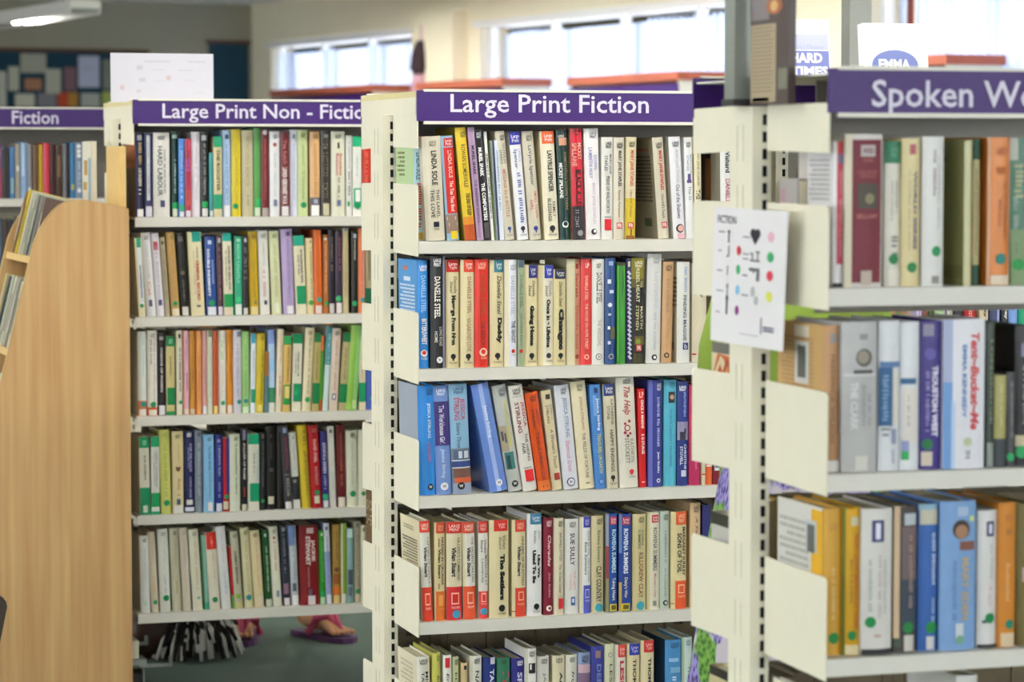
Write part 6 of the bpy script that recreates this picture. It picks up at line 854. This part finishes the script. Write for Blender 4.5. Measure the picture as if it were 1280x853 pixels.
# dark chair at the extreme left
ct = on_v(8, 742, vD-.75); ch = empty('chair', (ct.x-.24, vD-.75, 0), 'dark chair with rounded back, cut off by the left frame edge', 'chair')
DK = mat('#3a3128', .45, .1); xm = .24; zt_ = ct.z
MB().prism([(-xm+.06, zt_-.32), (xm-.11, zt_-.32)]+[(xm-.05-.03+.03*math.cos(a), zt_-.03+.03*math.sin(a)) for a in (0, .4, .8, 1.2, 1.57)]+[(-xm+.03-.03*math.sin(a), zt_-.03+.03*math.cos(a)) for a in (0, .5, 1.0, 1.57)], -.012, .012, lambda p, q_, t: (p+.05, t, q_)).build('backrest', DK, ch)
MB().box(-xm+.04, xm-.08, -.42, .0, .3, .335).build('seat', DK, ch)
for x in (-xm+.07, xm-.1):
    for y in (-.38, -.03): MB().tube([(x, y, 0), (x, y, .3)], .014).build('leg', DK, ch)
    MB().tube([(x, -.012, .3), (x, -.005, zt_-.25)], .012).build('back_post', DK, ch)
# ------------------------------------------------------------------ people
SKIN = lambda c: mat(c, .5, .06, 90, bump=.1)
def skinned(name, V, E, rad, m, parent, sub=2, root=0):
    me = bpy.data.meshes.new(name); me.from_pydata([tuple(v) for v in V], E, []); o = bpy.data.objects.new(name, me); COL.objects.link(o)
    md = o.modifiers.new('s', 'SKIN'); md.use_smooth_shade = True
    for i, sv in enumerate(me.skin_vertices[0].data):
        r = rad[i]; sv.radius = r if isinstance(r, tuple) else (r, r); sv.use_root = (i == root)
    sd = o.modifiers.new('d', 'SUBSURF'); sd.levels = sd.render_levels = sub
    ev = o.evaluated_get(bpy.context.evaluated_depsgraph_get()); nm = bpy.data.meshes.new_from_object(ev); nm.name = name
    o.modifiers.clear(); o.data = nm; nm.materials.clear(); nm.materials.append(m); nm.shade_smooth(); o.parent = parent; return o
def person(loc, facing, label, H_, skin, hair, feet, arms, extra_head=(0, 0), lean=0):
    """facing: rotation about z of a body modelled looking along -y; feet: (x, y, toe angle) per side"""
    r = empty('person', loc, label, 'person', None, (0, 0, facing)); s = H_/1.6
    V = [(0, 0, .84), (0, .01, .98), (0, .015, 1.14), (lean*.4, .01, 1.28), (lean*.7, .0, 1.36), (lean*.7+extra_head[0]*.5, -.012, 1.42), (lean*.7+extra_head[0], -.03+extra_head[1], 1.49), (lean*.7+extra_head[0]*1.15, -.03+extra_head[1], 1.565)]
    R = [(.13, .1), (.115, .085), (.125, .09), (.12, .085), (.06, .055), (.048, .048), (.072, .088), (.06, .075)]
    E = [(i, i+1) for i in range(7)]
    def chain(start, pts, rs):
        k = start
        for p, q in zip(pts, rs): V.append(p); R.append(q); E.append((k, len(V)-1)); k = len(V)-1
        return k
    for sd, (fx, fy, ang) in zip((-1, 1), feet):
        ax, ay = fx, fy; hx = sd*.085
        dx, dy = math.sin(ang), -math.cos(ang)
        chain(0, [(hx, 0, .78), ((hx+ax)/2, ay*.5-.015, .46), (ax*.85+hx*.15, ay*.8+.01, .3), (ax, ay, .075), (ax-dx*.012, ay-dy*.012, .036), (ax+dx*.06, ay+dy*.06, .036), (ax+dx*.14, ay+dy*.14, .0213)], [(.085, .085), (.055, .055), (.052, .055), (.033, .035), (.03, .03), (.036, .026), (.04, .016)])
        # toes
        for t in range(5):
            o_ = (t-2)*.0155*(-sd); px, py = ax+dx*.15+dy*(-o_), ay+dy*.15+dx*o_
            L = (.04, .034, .03, .026, .021)[t] if True else 0
            V0 = len(V); V.append((px, py, .016)); R.append((.0085, .0085)); E.append((V0-0-0, V0)) if False else None
            V.append((px+dx*L, py+dy*L, .012)); R.append((.0085, .008) if t else (.012, .01)); E.append((V0, V0+1))
            E.append((last_foot := max(i for i in range(V0) if abs(V[i][2]-.0213) < 1e-6), V0))
    for sd, pts in zip((-1, 1), arms):
        end = chain(3, [(sd*.15+lean*.5, .01, 1.29)]+pts, [(.05, .05), (.036, .036), (.026, .024), (.034, .016)])
        hx, hy, hz = V[end]; w_ = Vector(V[end])-Vector(V[end-1]); w_.normalize(); side = w_.cross(Vector((0, 1, 0))); side = side.normalized() if side.length > .1 else Vector((1, 0, 0))
        for t in range(4):
            a0 = Vector((hx, hy, hz))+side*((t-1.5)*.017)+w_*.03; L = (.055, .065, .06, .045)[t]
            i0 = len(V); V += [tuple(a0), tuple(a0+w_*L*.55), tuple(a0+w_*L+Vector((0, -.012, 0)))]; R += [(.009, .009), (.0085, .0085), (.0075, .0075)]; E += [(end, i0), (i0, i0+1), (i0+1, i0+2)]
        a0 = Vector((hx, hy, hz))+side*.03-w_*.02; i0 = len(V); V += [tuple(a0), tuple(a0+side*.014+w_*.035)]; R += [(.01, .01), (.0085, .0085)]; E += [(end, i0), (i0, i0+1)]
    V = [(x*s, y*s, z*s) for x, y, z in V]; R = [(a*s, b*s) for a, b in R]
    skinned('body', V, E, R, SKIN(skin), r)
    hx, hy, hz = V[6]
    q = MB(); 
    for i in range(9):                         # hair cap
        pass
    hm = MB().lathe([(.001, .125*s), (.05*s, .115*s), (.078*s, .08*s), (.088*s, .03*s), (.086*s, -.03*s), (.08*s, -.08*s), (.066*s, -.12*s), (.0, -.12*s)][::-1], 0, 0, 20, lambda a, z: .04*math.sin(9*a)).build('hair', mat(hair, .6, .2, 90), r, True)
    hm.location = (hx, hy+.03*s, hz+.02*s)
    f = MB()
    for sx in (-1, 1):
        e = MB().lathe([(0, -.011*s), (.009*s, -.006*s), (.011*s, 0), (.009*s, .006*s), (0, .011*s)], 0, 0, 10).build('eye', mat('#e4dcd4', .3, 0), r, True); e.location = (hx+sx*.03*s, hy-.078*s, hz+.02*s)
        ea = MB().lathe([(0, -.03*s), (.012*s, -.015*s), (.014*s, .01*s), (0, .03*s)], 0, 0, 10).build('ear', SKIN(skin), r, True); ea.location = (hx+sx*.078*s, hy, hz)
    n = MB().prism([(-.012*s, 0), (.012*s, 0), (0, .045*s)], -.02*s, .0, lambda p, q_, t: (p, t*(1-q_/(.05*s)), q_)).build('nose', SKIN(skin), r); n.location = (hx, hy-.08*s, hz-.02*s)
    mo = MB().box(-.02*s, .02*s, -.004*s, .004*s, -.003*s, .004*s).build('mouth', mat('#9c5048', .5, .05), r); mo.location = (hx, hy-.082*s, hz-.05*s)
    return r, V
# person in flip-flops behind the Non - Fiction unit
fl = on_z(312, 799, 0); fr = on_z(382, 797, 0)
mid = (fl+fr)/2; rot = -TH
loc_ = lambda p: ((p-mid).x*math.cos(rot)+(p-mid).y*math.sin(rot), -(p-mid).x*math.sin(rot)+(p-mid).y*math.cos(rot))
l1, r1 = loc_(fl), loc_(fr)
fs = 1.56/1.6
pp, V1 = person((mid.x, mid.y, .016), rot, 'person in pink and purple flip-flops standing behind the Large Print Non - Fiction unit', 1.56, '#d09a72', '#4a3020',
    [(l1[0]/fs+.0, l1[1]/fs+.05, -.1), (r1[0]/fs, r1[1]/fs+.03, 0.8)], [[(-.24, -.02, 1.05), (-.2, -.2, .98), (-.19, -.27, .99)], [(.24, -.02, 1.05), (.2, -.2, .98), (.19, -.27, .99)]])
MB().lathe([(.16, .55), (.185, .62), (.18, .8), (.155, .93), (.165, 1.1), (.17, 1.22), (.12, 1.3), (.07, 1.325)], 0, 0, 24, lambda a, z: .05*math.sin(7*a)*max(0, .9-z)).build('dress', mat('#5a5470', .7, .1), pp, True)
for (fx, fy), ang in zip((l1, r1), (-.1, 0.8)):
    fx0, fy0 = fx, fy+(.05 if ang < 0 else .03)*fs
    dx, dy = math.sin(ang), -math.cos(ang); tr = lambda a, b, z: (fx0+dx*a-dy*b, fy0+dy*a+dx*b, z)
    ol = [(-.05, .0), (-.045, .025), (-.01, .032), (.06, .034), (.12, .045), (.17, .043), (.2, .03), (.212, 0), (.2, -.03), (.17, -.043), (.12, -.045), (.06, -.034), (-.01, -.032), (-.045, -.025)]
    so = MB().prism(ol, -.0155, .001, lambda p, q_, t: tr(p, q_, t)).build('flip_flop', mat('#5c3a66', .6, .06), pp)
    MB().tube([tr(.05, .037, .004), tr(.08, .03, .05), tr(.115, .012, .058), tr(.16, .006, .012)], [.012, .014, .012, .006]).tube([tr(.05, -.037, .004), tr(.08, -.03, .05), tr(.115, -.008, .058), tr(.16, .006, .012)], [.012, .014, .012, .006]).build('strap', mat('#bc4868', .5, .05), so)
# person with green top and lavender skirt between the nearest and middle units
pz = 5.22; pc = at_depth(1008, 600, pz)
g2, V2 = person((pc.x, pc.y, 0), math.pi-TH, 'person in green top and lavender print skirt standing behind the Spoken Word unit', 1.5, '#c08a64', '#3a2a1e',
    [(-.1, .0, -.1), (.1, .0, .1)], [[(-.165, .0, 1.08), (-.15, -.17, 1.0), (-.14, -.24, 1.01)], [(.165, .02, 1.06), (.15, -.17, 1.0), (.14, -.24, 1.01)]], (-.05, 0), -.02)
GRN = mat('#7c9436', .8, .1, 18, bump=.3)
MB().lathe([(.15, .84), (.155, .9), (.15, 1.0), (.155, 1.1), (.158, 1.17), (.15, 1.21), (.11, 1.245), (.065, 1.262)], 0, 0, 28, lambda a, z: .03*math.sin(6*a+9*z)).build('top', GRN, g2, True)
for sx in (-1, 1):
    MB().tube([(sx*.1, .01, 1.21), (sx*.13, .01, 1.195), (sx*.15, .01, 1.12), (sx*.16, .015, 1.0)], [.045, .05, .048, .047], 14).build('sleeve', GRN, g2, True)
def lav():
    m = bpy.data.materials.new('lavender_print'); m.use_nodes = True; nt = m.node_tree; p = nt.nodes['Principled BSDF']; p.inputs['Roughness'].default_value = .8
    tc = nt.nodes.new('ShaderNodeTexCoord')
    def mask(scale, vec, lo, hi, tex='ShaderNodeTexVoronoi', out='Distance'):
        mp = nt.nodes.new('ShaderNodeMapping'); mp.inputs['Scale'].default_value = vec; n = nt.nodes.new(tex); n.inputs['Scale'].default_value = scale
        r = nt.nodes.new('ShaderNodeValToRGB'); r.color_ramp.elements[0].position = lo; r.color_ramp.elements[1].position = hi
        nt.links.new(tc.outputs['Object'], mp.inputs[0]); nt.links.new(mp.outputs[0], n.inputs['Vector']); nt.links.new(n.outputs[out], r.inputs[0]); return r
    def mix(fac, a, b):
        x = nt.nodes.new('ShaderNodeMix'); x.data_type = 'RGBA'; nt.links.new(fac, x.inputs[0])
        for i, v in ((6, a), (7, b)):
            if isinstance(v, tuple): x.inputs[i].default_value = v
            else: nt.links.new(v, x.inputs[i])
        return x.outputs[2]
    c = lambda h: (*hexc(h), 1)
    pet = mask(150, (1, 1, .45), .25, .6); clus = mask(14, (1, 1, .8), .5, .56, 'ShaderNodeTexNoise', 'Fac'); grn = mask(11, (1, 1, .6), .52, .56, 'ShaderNodeTexNoise', 'Fac'); gsh = mask(90, (1, 1, 1), .2, .7)
    petals = mix(pet.outputs[0], c('#2c1f62'), c('#9084c4')); base = mix(clus.outputs[0], petals, c('#bfb8c2'))
    greens = mix(gsh.outputs[0], c('#2c5c1c'), c('#6c9c3c')); fin = mix(grn.outputs[0], base, greens); nt.links.new(fin, p.inputs['Base Color']); return m
MB().lathe([(.235, .32), (.228, .4), (.2, .6), (.178, .78), (.16, .88), (.15, .93), (.14, .945)], 0, 0, 48, lambda a, z: .05*math.sin(11*a)*max(0, (.95-z))*1.6).build('skirt', lav(), g2, True)
# shaggy black and white bundle on the carpet
fb = on_z(250, 818, 0)
bd = empty('fringed_bag', (fb.x-.02, fb.y-.02, 0), 'dark brown bag with black and white shaggy fringe on the green carpet', 'bag')
MB().lathe([(.0, .001), (.1, .004), (.13, .05), (.12, .12), (.07, .18), (.0, .2)], -.1, .06, 24, lambda a, z: .06*math.sin(5*a)).build('body', mat('#3c2418', .45, .15, 20), bd, True)
MB().tube([(-.17, .06, .12), (-.15, .06, .26), (-.1, .06, .31), (-.05, .06, .26), (-.03, .06, .12)], .008).build('handle', mat('#2c1a12', .5, .1), bd, True)
for nm, col, off in (('white_fringe', '#d4d0c8', 0), ('black_fringe', '#191818', 1)):
    q = MB(); rr = random.Random(5+off)
    for i in range(150):
        a = rr.uniform(0, 2*math.pi); e = rr.random(); x = .0+.085*e*math.cos(a); y = .07*e*math.sin(a)-.02; z = .09+.07*(1-e*e)
        dx, dy = math.cos(a)*(.02+.055*rr.random()), math.sin(a)*(.02+.05*rr.random()); dz = -.04-.09*rr.random()
        q.tube([(x, y, z), (x+dx*.6, y+dy*.6, z+dz*.3), (x+dx, y+dy, max(.006, z+dz))], [.008, .0085, .005], 5)
    o = q.build(nm, mat(col, .8, .1), bd, True, None, 'stuff')
# ------------------------------------------------------------------ the room
CARPET = mat('#5a6c62', .95, .28, 160, bump=.5)
CEIL = 2.75
K = at_depth(316, 300, 24); aw = math.radians(25.9)
WD = (RT*math.sin(aw)-FW*math.cos(aw)).normalized(); WN = (-RT*math.cos(aw)-FW*math.sin(aw)).normalized()   # along the window wall towards us, and into the room
Wp = lambda s, n, z: K*1+WD*s+WN*n+Vector((0, 0, z-K.z))
def s_of(px):                                # distance along the window wall under a pixel column
    a = (px-640)/F; q = K-CAM; return (a*q.dot(FW)-q.dot(RT))/(WD.dot(RT)-a*WD.dot(FW))
def z_at(px, py, n=0):
    p = Wp(s_of(px), n, 0); return CAM.z+(201-py)/F*(p-CAM).dot(FW)
LW = 27.0
struct(MB().box(-.25, LW+.2, -.2, 14.2, -.1, 0, Wp), 'floor', CARPET); struct(MB().box(-.25, LW+.2, -.2, 14.2, CEIL, CEIL+.12, Wp), 'ceiling', mat('#e9e7da', .9, .03, 8))
WALL = mat('#efe6cd', .9, .03, 6)
wz = [(340, 515), (600, 965), (1085, 1420)]; ztw = z_at(600, 26); print('ztw', ztw); zsl = 1.25
cuts = [(s_of(a), s_of(b)) for a, b in wz]+[(12.0, 15.5), (16.2, 20.0), (20.7, 25)]; m = MB()
m.box(-.3, LW, -.22, 0, ztw, CEIL, Wp); m.box(-.3, LW, -.22, 0, 0, zsl, Wp); edges = [-.3]+[e for c in cuts for e in c]+[LW]
for i in range(0, len(edges)-1, 2):
    if edges[i+1] > edges[i]: m.box(edges[i], edges[i+1], -.22, 0, zsl, ztw, Wp)
struct(m, 'wall_right', WALL)
Bk = lambda t, n, z: K*1+WN*t+WD*n+Vector((0, 0, z-K.z))      # back wall: t along it to the left, n out of it towards us
struct(MB().box(-.25, 14, -.2, 0, 0, CEIL, Bk), 'wall_back', mat('#a19d8c', .9, .03, 6))
GLASS = bpy.data.materials.new('window_glass'); GLASS.use_nodes = True; nt = GLASS.node_tree
for n_ in list(nt.nodes): nt.nodes.remove(n_)
o_ = nt.nodes.new('ShaderNodeOutputMaterial'); mx = nt.nodes.new('ShaderNodeMixShader'); fr_ = nt.nodes.new('ShaderNodeFresnel'); t_ = nt.nodes.new('ShaderNodeBsdfTransparent'); gl = nt.nodes.new('ShaderNodeBsdfGlossy'); gl.inputs['Roughness'].default_value = .02
nt.links.new(fr_.outputs[0], mx.inputs[0]); nt.links.new(t_.outputs[0], mx.inputs[1]); nt.links.new(gl.outputs[0], mx.inputs[2]); nt.links.new(mx.outputs[0], o_.inputs[0])
def blindmat():
    m = bpy.data.materials.new('blind_fabric'); m.use_nodes = True; nt = m.node_tree
    for n_ in list(nt.nodes): nt.nodes.remove(n_)
    o = nt.nodes.new('ShaderNodeOutputMaterial'); a = nt.nodes.new('ShaderNodeMixShader'); a.inputs[0].default_value = .33; d = nt.nodes.new('ShaderNodeBsdfDiffuse'); t = nt.nodes.new('ShaderNodeBsdfTranslucent')
    d.inputs[0].default_value = (*hexc('#c2cbde'), 1); t.inputs[0].default_value = (*hexc('#a8b8de'), 1)
    nt.links.new(d.outputs[0], a.inputs[1]); nt.links.new(t.outputs[0], a.inputs[2]); nt.links.new(a.outputs[0], o.inputs[0]); return m
BLIND = blindmat(); FRAME = mat('#e8e8e6', .4, .02); DFRAME = mat('#7a2f22', .5, .05)
# the walls the photograph only implies by their daylight: to the left and behind the camera, with a band of windows each
def banded(name, fn, L0, L1, z0, z1, nwin, num):
    m = MB(); m.box(L0, L1, 0, .2, 0, z0, fn).box(L0, L1, 0, .2, z1, CEIL, fn); w = (L1-L0)/nwin
    fr = MB()
    for j in range(nwin+1):
        c_ = L0+w*j; m.box(max(L0, c_-.12), min(L1, c_+.12), 0, .2, z0, z1, fn)
        if j < nwin: fr.box(c_+.12, c_+w-.12, .08, .13, z0, z0+.05, fn).box(c_+.12, c_+w-.12, .08, .13, z1-.05, z1, fn).box(c_+w/2-.03, c_+w/2+.03, .08, .13, z0+.05, z1-.05, fn)
    struct(m, name, WALL); wo = struct(fr, f'window_{num}', FRAME)
    for j in range(nwin):
        c_ = L0+w*j; MB().box(c_+.12, c_+w-.12, .1, .104, z0+.04, z1-.04, fn).build('pane', GLASS, wo)
openings = [[(340, 352), (397, 404), (420, 462)], [(600, 640), (683, 690), (705, 745), (748, 808)], [(1085, 1136)]]
banded('wall_left', lambda s, n, z: Wp(s, 14+n, z), -.25, LW, 1.0, 2.3, 9, 7)
banded('wall_front', lambda s, n, z: Wp(LW+n, s, z), -.2, 14, 1.0, 2.3, 5, 8)
for i, (a, b) in enumerate(cuts):
    w = MB(); nb = max(2, round((b-a)/1.1)); fr = MB()
    fr.box(a, b, -.13, -.07, ztw-.05, ztw, Wp).box(a, b, -.13, -.07, zsl, zsl+.05, Wp)
    for j in range(nb+1):
        s = a+(b-a)*j/nb; s = min(max(s, a+.025), b-.025); fr.box(s-.025, s+.025, -.13, -.07, zsl+.05, ztw-.05, Wp)
    wo = struct(fr, f'window_{i+1}', FRAME)
    for j in range(nb):
        MB().box(a+(b-a)*j/nb+.02, a+(b-a)*(j+1)/nb-.02, -.102, -.098, zsl+.05, ztw-.05, Wp).build('pane', GLASS, wo)
    MB().box(a-.03, b+.03, -.04, .03, zsl-.03, zsl, Wp).build('window_sill', FRAME, wo)
    bl = empty('vertical_blind', Wp((a+b)/2, .02, zsl), f'white vertical slat blind, partly open, in the {["left", "middle", "right", "fourth", "fifth", "sixth"][i]} window', 'blind', 'vertical window blinds'); bo = Vector(bl.location)
    Wl = lambda s, n, z: Wp(s, n, z)-bo
    MB().box(a-.05, b+.05, -.02, .035, ztw-.055, ztw-.01, Wl).build('head_rail', FRAME, bl)
    s = a+.02
    while s < b-.02:
        pxc = None
        P = Wp(s+.04, 0, 1.9); pxc = 640+F*(P-CAM).dot(RT)/(P-CAM).dot(FW)
        op = i > 2 or any(x0 <= pxc <= x1 for x0, x1 in openings[i])
        vd = P-CAM; tw = math.atan2(vd.dot(WN), vd.dot(WD)) if op else .25+.1*math.sin(s*7)
        c_, s_ = math.cos(tw)*.0445, math.sin(tw)*.0445
        q = MB(); q.quad(Wl(s+.04-c_, -.0+.005-s_, zsl+.06), Wl(s+.04+c_, .005+s_, zsl+.06), Wl(s+.04+c_, .005+s_, ztw-.10), Wl(s+.04-c_, .005-s_, ztw-.10))
        q.build('slat', BLIND, bl); s += .08
# red-brown window divider seen at the top right
sd = s_of(1139); struct(MB().box(sd-.03, sd+.04, -.15, .02, zsl, ztw, Wp), 'trim_1', DFRAME); struct(MB().box(sd+.041, sd+.06, -.15, .021, zsl, ztw, Wp), 'trim_2', FRAME)
struct(MB().box(s_of(535), s_of(585), 0, .12, 0, ztw+.08, Wp), 'trim_3', WALL)       # pilaster between the windows
# bundled curtain by the left window
cp = Wp(s_of(547), .12, z_at(530, 112)); cu = empty('tied_curtain', cp, 'bunched dark purple and pink curtain hanging beside the left window', 'curtain')
MB().lathe([(.05, .1), (.075, .14), (.065, .24), (.04, .32), (.03, .34)], 0, 0, 16, lambda a, z: .2*math.sin(5*a)).build('dark_fold', mat('#3c2c34', .9, .2), cu, True)
MB().lathe([(.07, -.2), (.08, -.1), (.07, .0), (.05, .1)], 0, 0, 16, lambda a, z: .2*math.sin(5*a)).build('pink_fold', mat('#c89caa', .9, .1), cu, True)
MB().box(-.012, .012, -.012, .012, .33, ztw-cp.z).build('cord', mat('#d4b4bc', .8, 0), cu)
# tall wall shelving below the windows, with red-brown tops and purple fascias
REDW = mat('#a3563f', .5, .12, 12)
for i, (xa, xb, y, lab) in enumerate(((400, 531, 110, 'red-brown topped wall bookcase below the left window'), (588, 700, 101.5, 'red-brown topped wall bookcase below the left half of the middle window'), (782, 925, 94, 'red-brown topped wall bookcase with purple fascia below the middle window'), (1160, 1268, 72, 'red-brown topped wall bookcase below the right window'))):
    s0, s1 = s_of(xa), s_of(xb); zt = 1.46+(201-y)/F*(Wp((s0+s1)/2, .3, 0)-CAM).dot(FW)
    wb = empty('wall_bookcase', Wp((s0+s1)/2, .2, 0), lab, 'bookcase', 'bookcases along the window wall'); o0 = Vector(wb.location); L = lambda s, n, z: Wp(s, n, z)-o0
    MB().box(s0, s1, .06, .42, zt-.05, zt, L).build('top_board', REDW, wb)
    for s in (s0+.01, s1-.04): MB().box(s, s+.03, .08, .4, 0, zt-.05, L).build('side_panel', CREAM2, wb)
    MB().box(s0+.02, s1-.02, .39, .41, zt-.2, zt-.07, L).build('fascia', PURPLE, wb)
    MB().box(s0+.02, s1-.02, .07, .085, 0, zt-.05, L).build('back_panel', mat('#8a8578', .7, .1), wb)
    for z in (.1, .45, .8, 1.15, 1.5): MB().box(s0+.04, s1-.04, .085, .38, z, z+.02, L).build('shelf', CREAM2, wb)
# noticeboards on the back wall
def t_of(px):
    a = (px-640)/F; q = K-CAM; return (a*q.dot(FW)-q.dot(RT))/(WN.dot(RT)-a*WN.dot(FW))
def zb(px, py): p = Bk(t_of(px), 0, 0); return 1.46+(201-py)/F*(p-CAM).dot(FW)
TEAL = mat('#1d3f50', .9, .06, 20); BRN = mat('#5a4030', .6, .05)
boards = [(-40, 184, 66, 165, 'wide dark teal noticeboard with brown edge covered in papers'), (262, 311, 56, 160, 'narrow dark teal noticeboard beside the room corner')]
for xa, xb, ya, yb, lab in boards:
    ta, tb = t_of(xb), t_of(xa); z1, z0 = zb((xa+xb)/2, ya), zb((xa+xb)/2, yb)
    nb = empty('noticeboard', Bk((ta+tb)/2, .02, z0), lab, 'noticeboard'); o0 = Vector(nb.location); L = lambda t, n, z: Bk(t, n, z)-o0
    MB().box(ta, tb, .002, .025, z0, z1, L).build('felt', TEAL, nb)
    MB().box(ta-.02, tb+.02, .0, .035, z1, z1+.03, L).build('frame_edge', BRN, nb); MB().box(ta-.02, tb+.02, .0, .035, z0-.03, z0, L).build('frame_edge', BRN, nb)
for xa, xb, ya, yb, c, lab in ((26, 58, 68, 92, '#a4a498', 'grey white notice high on the wide noticeboard'), (31, 52, 99, 113, '#a8795c', 'orange brown picture on the wide noticeboard'), (11, 24, 84, 114, '#b4b6a4', 'pale grey green notice left of the orange brown picture'), (57, 76, 87, 118, '#b0b2a4', 'ash white notice right of the orange brown picture'), (80, 95, 85, 114, '#7c6068', 'mauve brown leaflet beside the lilac notice'), (98, 124, 71, 110, '#b4b8d0', 'lilac white notice on the wide noticeboard'), (72, 85, 116, 134, '#b8482c', 'red leaflet low on the wide noticeboard'), (85, 97, 116, 134, '#a87c34', 'amber leaflet beside the red one'), (101, 124, 117, 134, '#a4a8a0', 'grey leaflet below the lilac notice'), (127, 138, 115, 134, '#a0ac54', 'lime leaflet beside the white standing sheet'), (19, 43, 118, 134, '#bfc2b0', 'white leaflet low on the wide noticeboard'), (47, 70, 117, 134, '#7c7c84', 'slate grey leaflet beside the red one'), (-2, 8, 90, 134, '#b8bab0', 'white notice at the left frame edge'), (128, 138, 75, 112, '#7c8478', 'grey green notice beside the lilac one')):
    ta, tb = t_of(xb), t_of(xa); xm = (xa+xb)/2; z1, z0 = zb(xm, ya), zb(xm, yb)
    nt_ = empty('notice', Bk((ta+tb)/2, .047, z0), lab, 'notice', 'papers pinned on the noticeboard'); o0 = Vector(nt_.location); L = lambda t, n, z: Bk(t, n, z)-o0
    MB().box(ta, tb, .045, .048, z0, z1, L).build('sheet', mat(c, .8, .05), nt_)
    MB().box(ta+(tb-ta)*.2, ta+(tb-ta)*.8, .048, .049, z0+(z1-z0)*.35, z0+(z1-z0)*.7, L).build('print', mat(c, .8, .3, 9), nt_)
# fluorescent luminaires
def luminaire(p, d, ln, label, group='ceiling strip lights', tube=None):
    r = empty('strip_light', p, label, 'light', group); d = d.normalized(); sdv = Vector((-d.y, d.x, 0))
    f = lambda a, b, z: d*a+sdv*b+Vector((0, 0, z))
    MB().box(-ln/2, ln/2, -.09, .09, .0, .05, f).build('housing', mat('#e4e2dc', .4, .02), r)
    MB().box(-ln/2, ln/2, .09, .1, -.035, .05, f).box(-ln/2, ln/2, -.1, -.09, -.035, .05, f).build('side_fin', mat('#dcd8d4', .4, .02), r)
    for b in (-.04, .04):
        t0, t1 = tube or (-ln/2+.03, ln/2-.03)
        MB().tube([tuple(f(t0, b, -.022)), tuple(f(t1, b, -.022))], .013).build('tube', mat('#fff8ec', .4, 0, emit=LAMP_POWER), r)
    for a in (-ln*.35, ln*.35): MB().tube([tuple(f(a, 0, .05)), tuple(f(a, 0, max(.06, CEIL-p.z)))], .006).build('hanger', GREYSTEEL, r)
pv = at_depth(20, 24, 19.0); luminaire(pv, WD, 3.0, 'white ceiling strip light glowing at the top left corner', tube=(.1, .28))
PL = [a+b for b in (' over the front aisle', ' over the aisle before the middle unit') for a in ('left one', 'middle one', 'right one')]+[a+' over the aisle far behind the units' for a in ('left one', 'middle one', 'right one')]+['left one near the back wall', 'right one near the window wall']
for i, (x, y) in enumerate(((-2.2, -1.2), (.4, -1.2), (3.0, -1.2), (-2.0, 1.35), (1.0, 1.2), (3.4, 1.2), (-3.5, 5), (0, 5), (3.5, 5), (-3.6, 9), (1.4, 9))):
    luminaire(Vector((x, y, CEIL-.1)), Vector((1, 0, 0)), 1.5, f'white ceiling strip light {PL[i]}')
for i, sv in enumerate((4.0, 5.7, 7.4, 9.1, 10.8)):  # unseen luminaires, added to brighten the window wall
    luminaire(Wp(sv, 1.5, CEIL-.1), WD, 1.5, f'white ceiling strip light along the window wall, {["first", "second", "third", "fourth", "fifth"][i]} from the room corner')
print('books', NB[0])
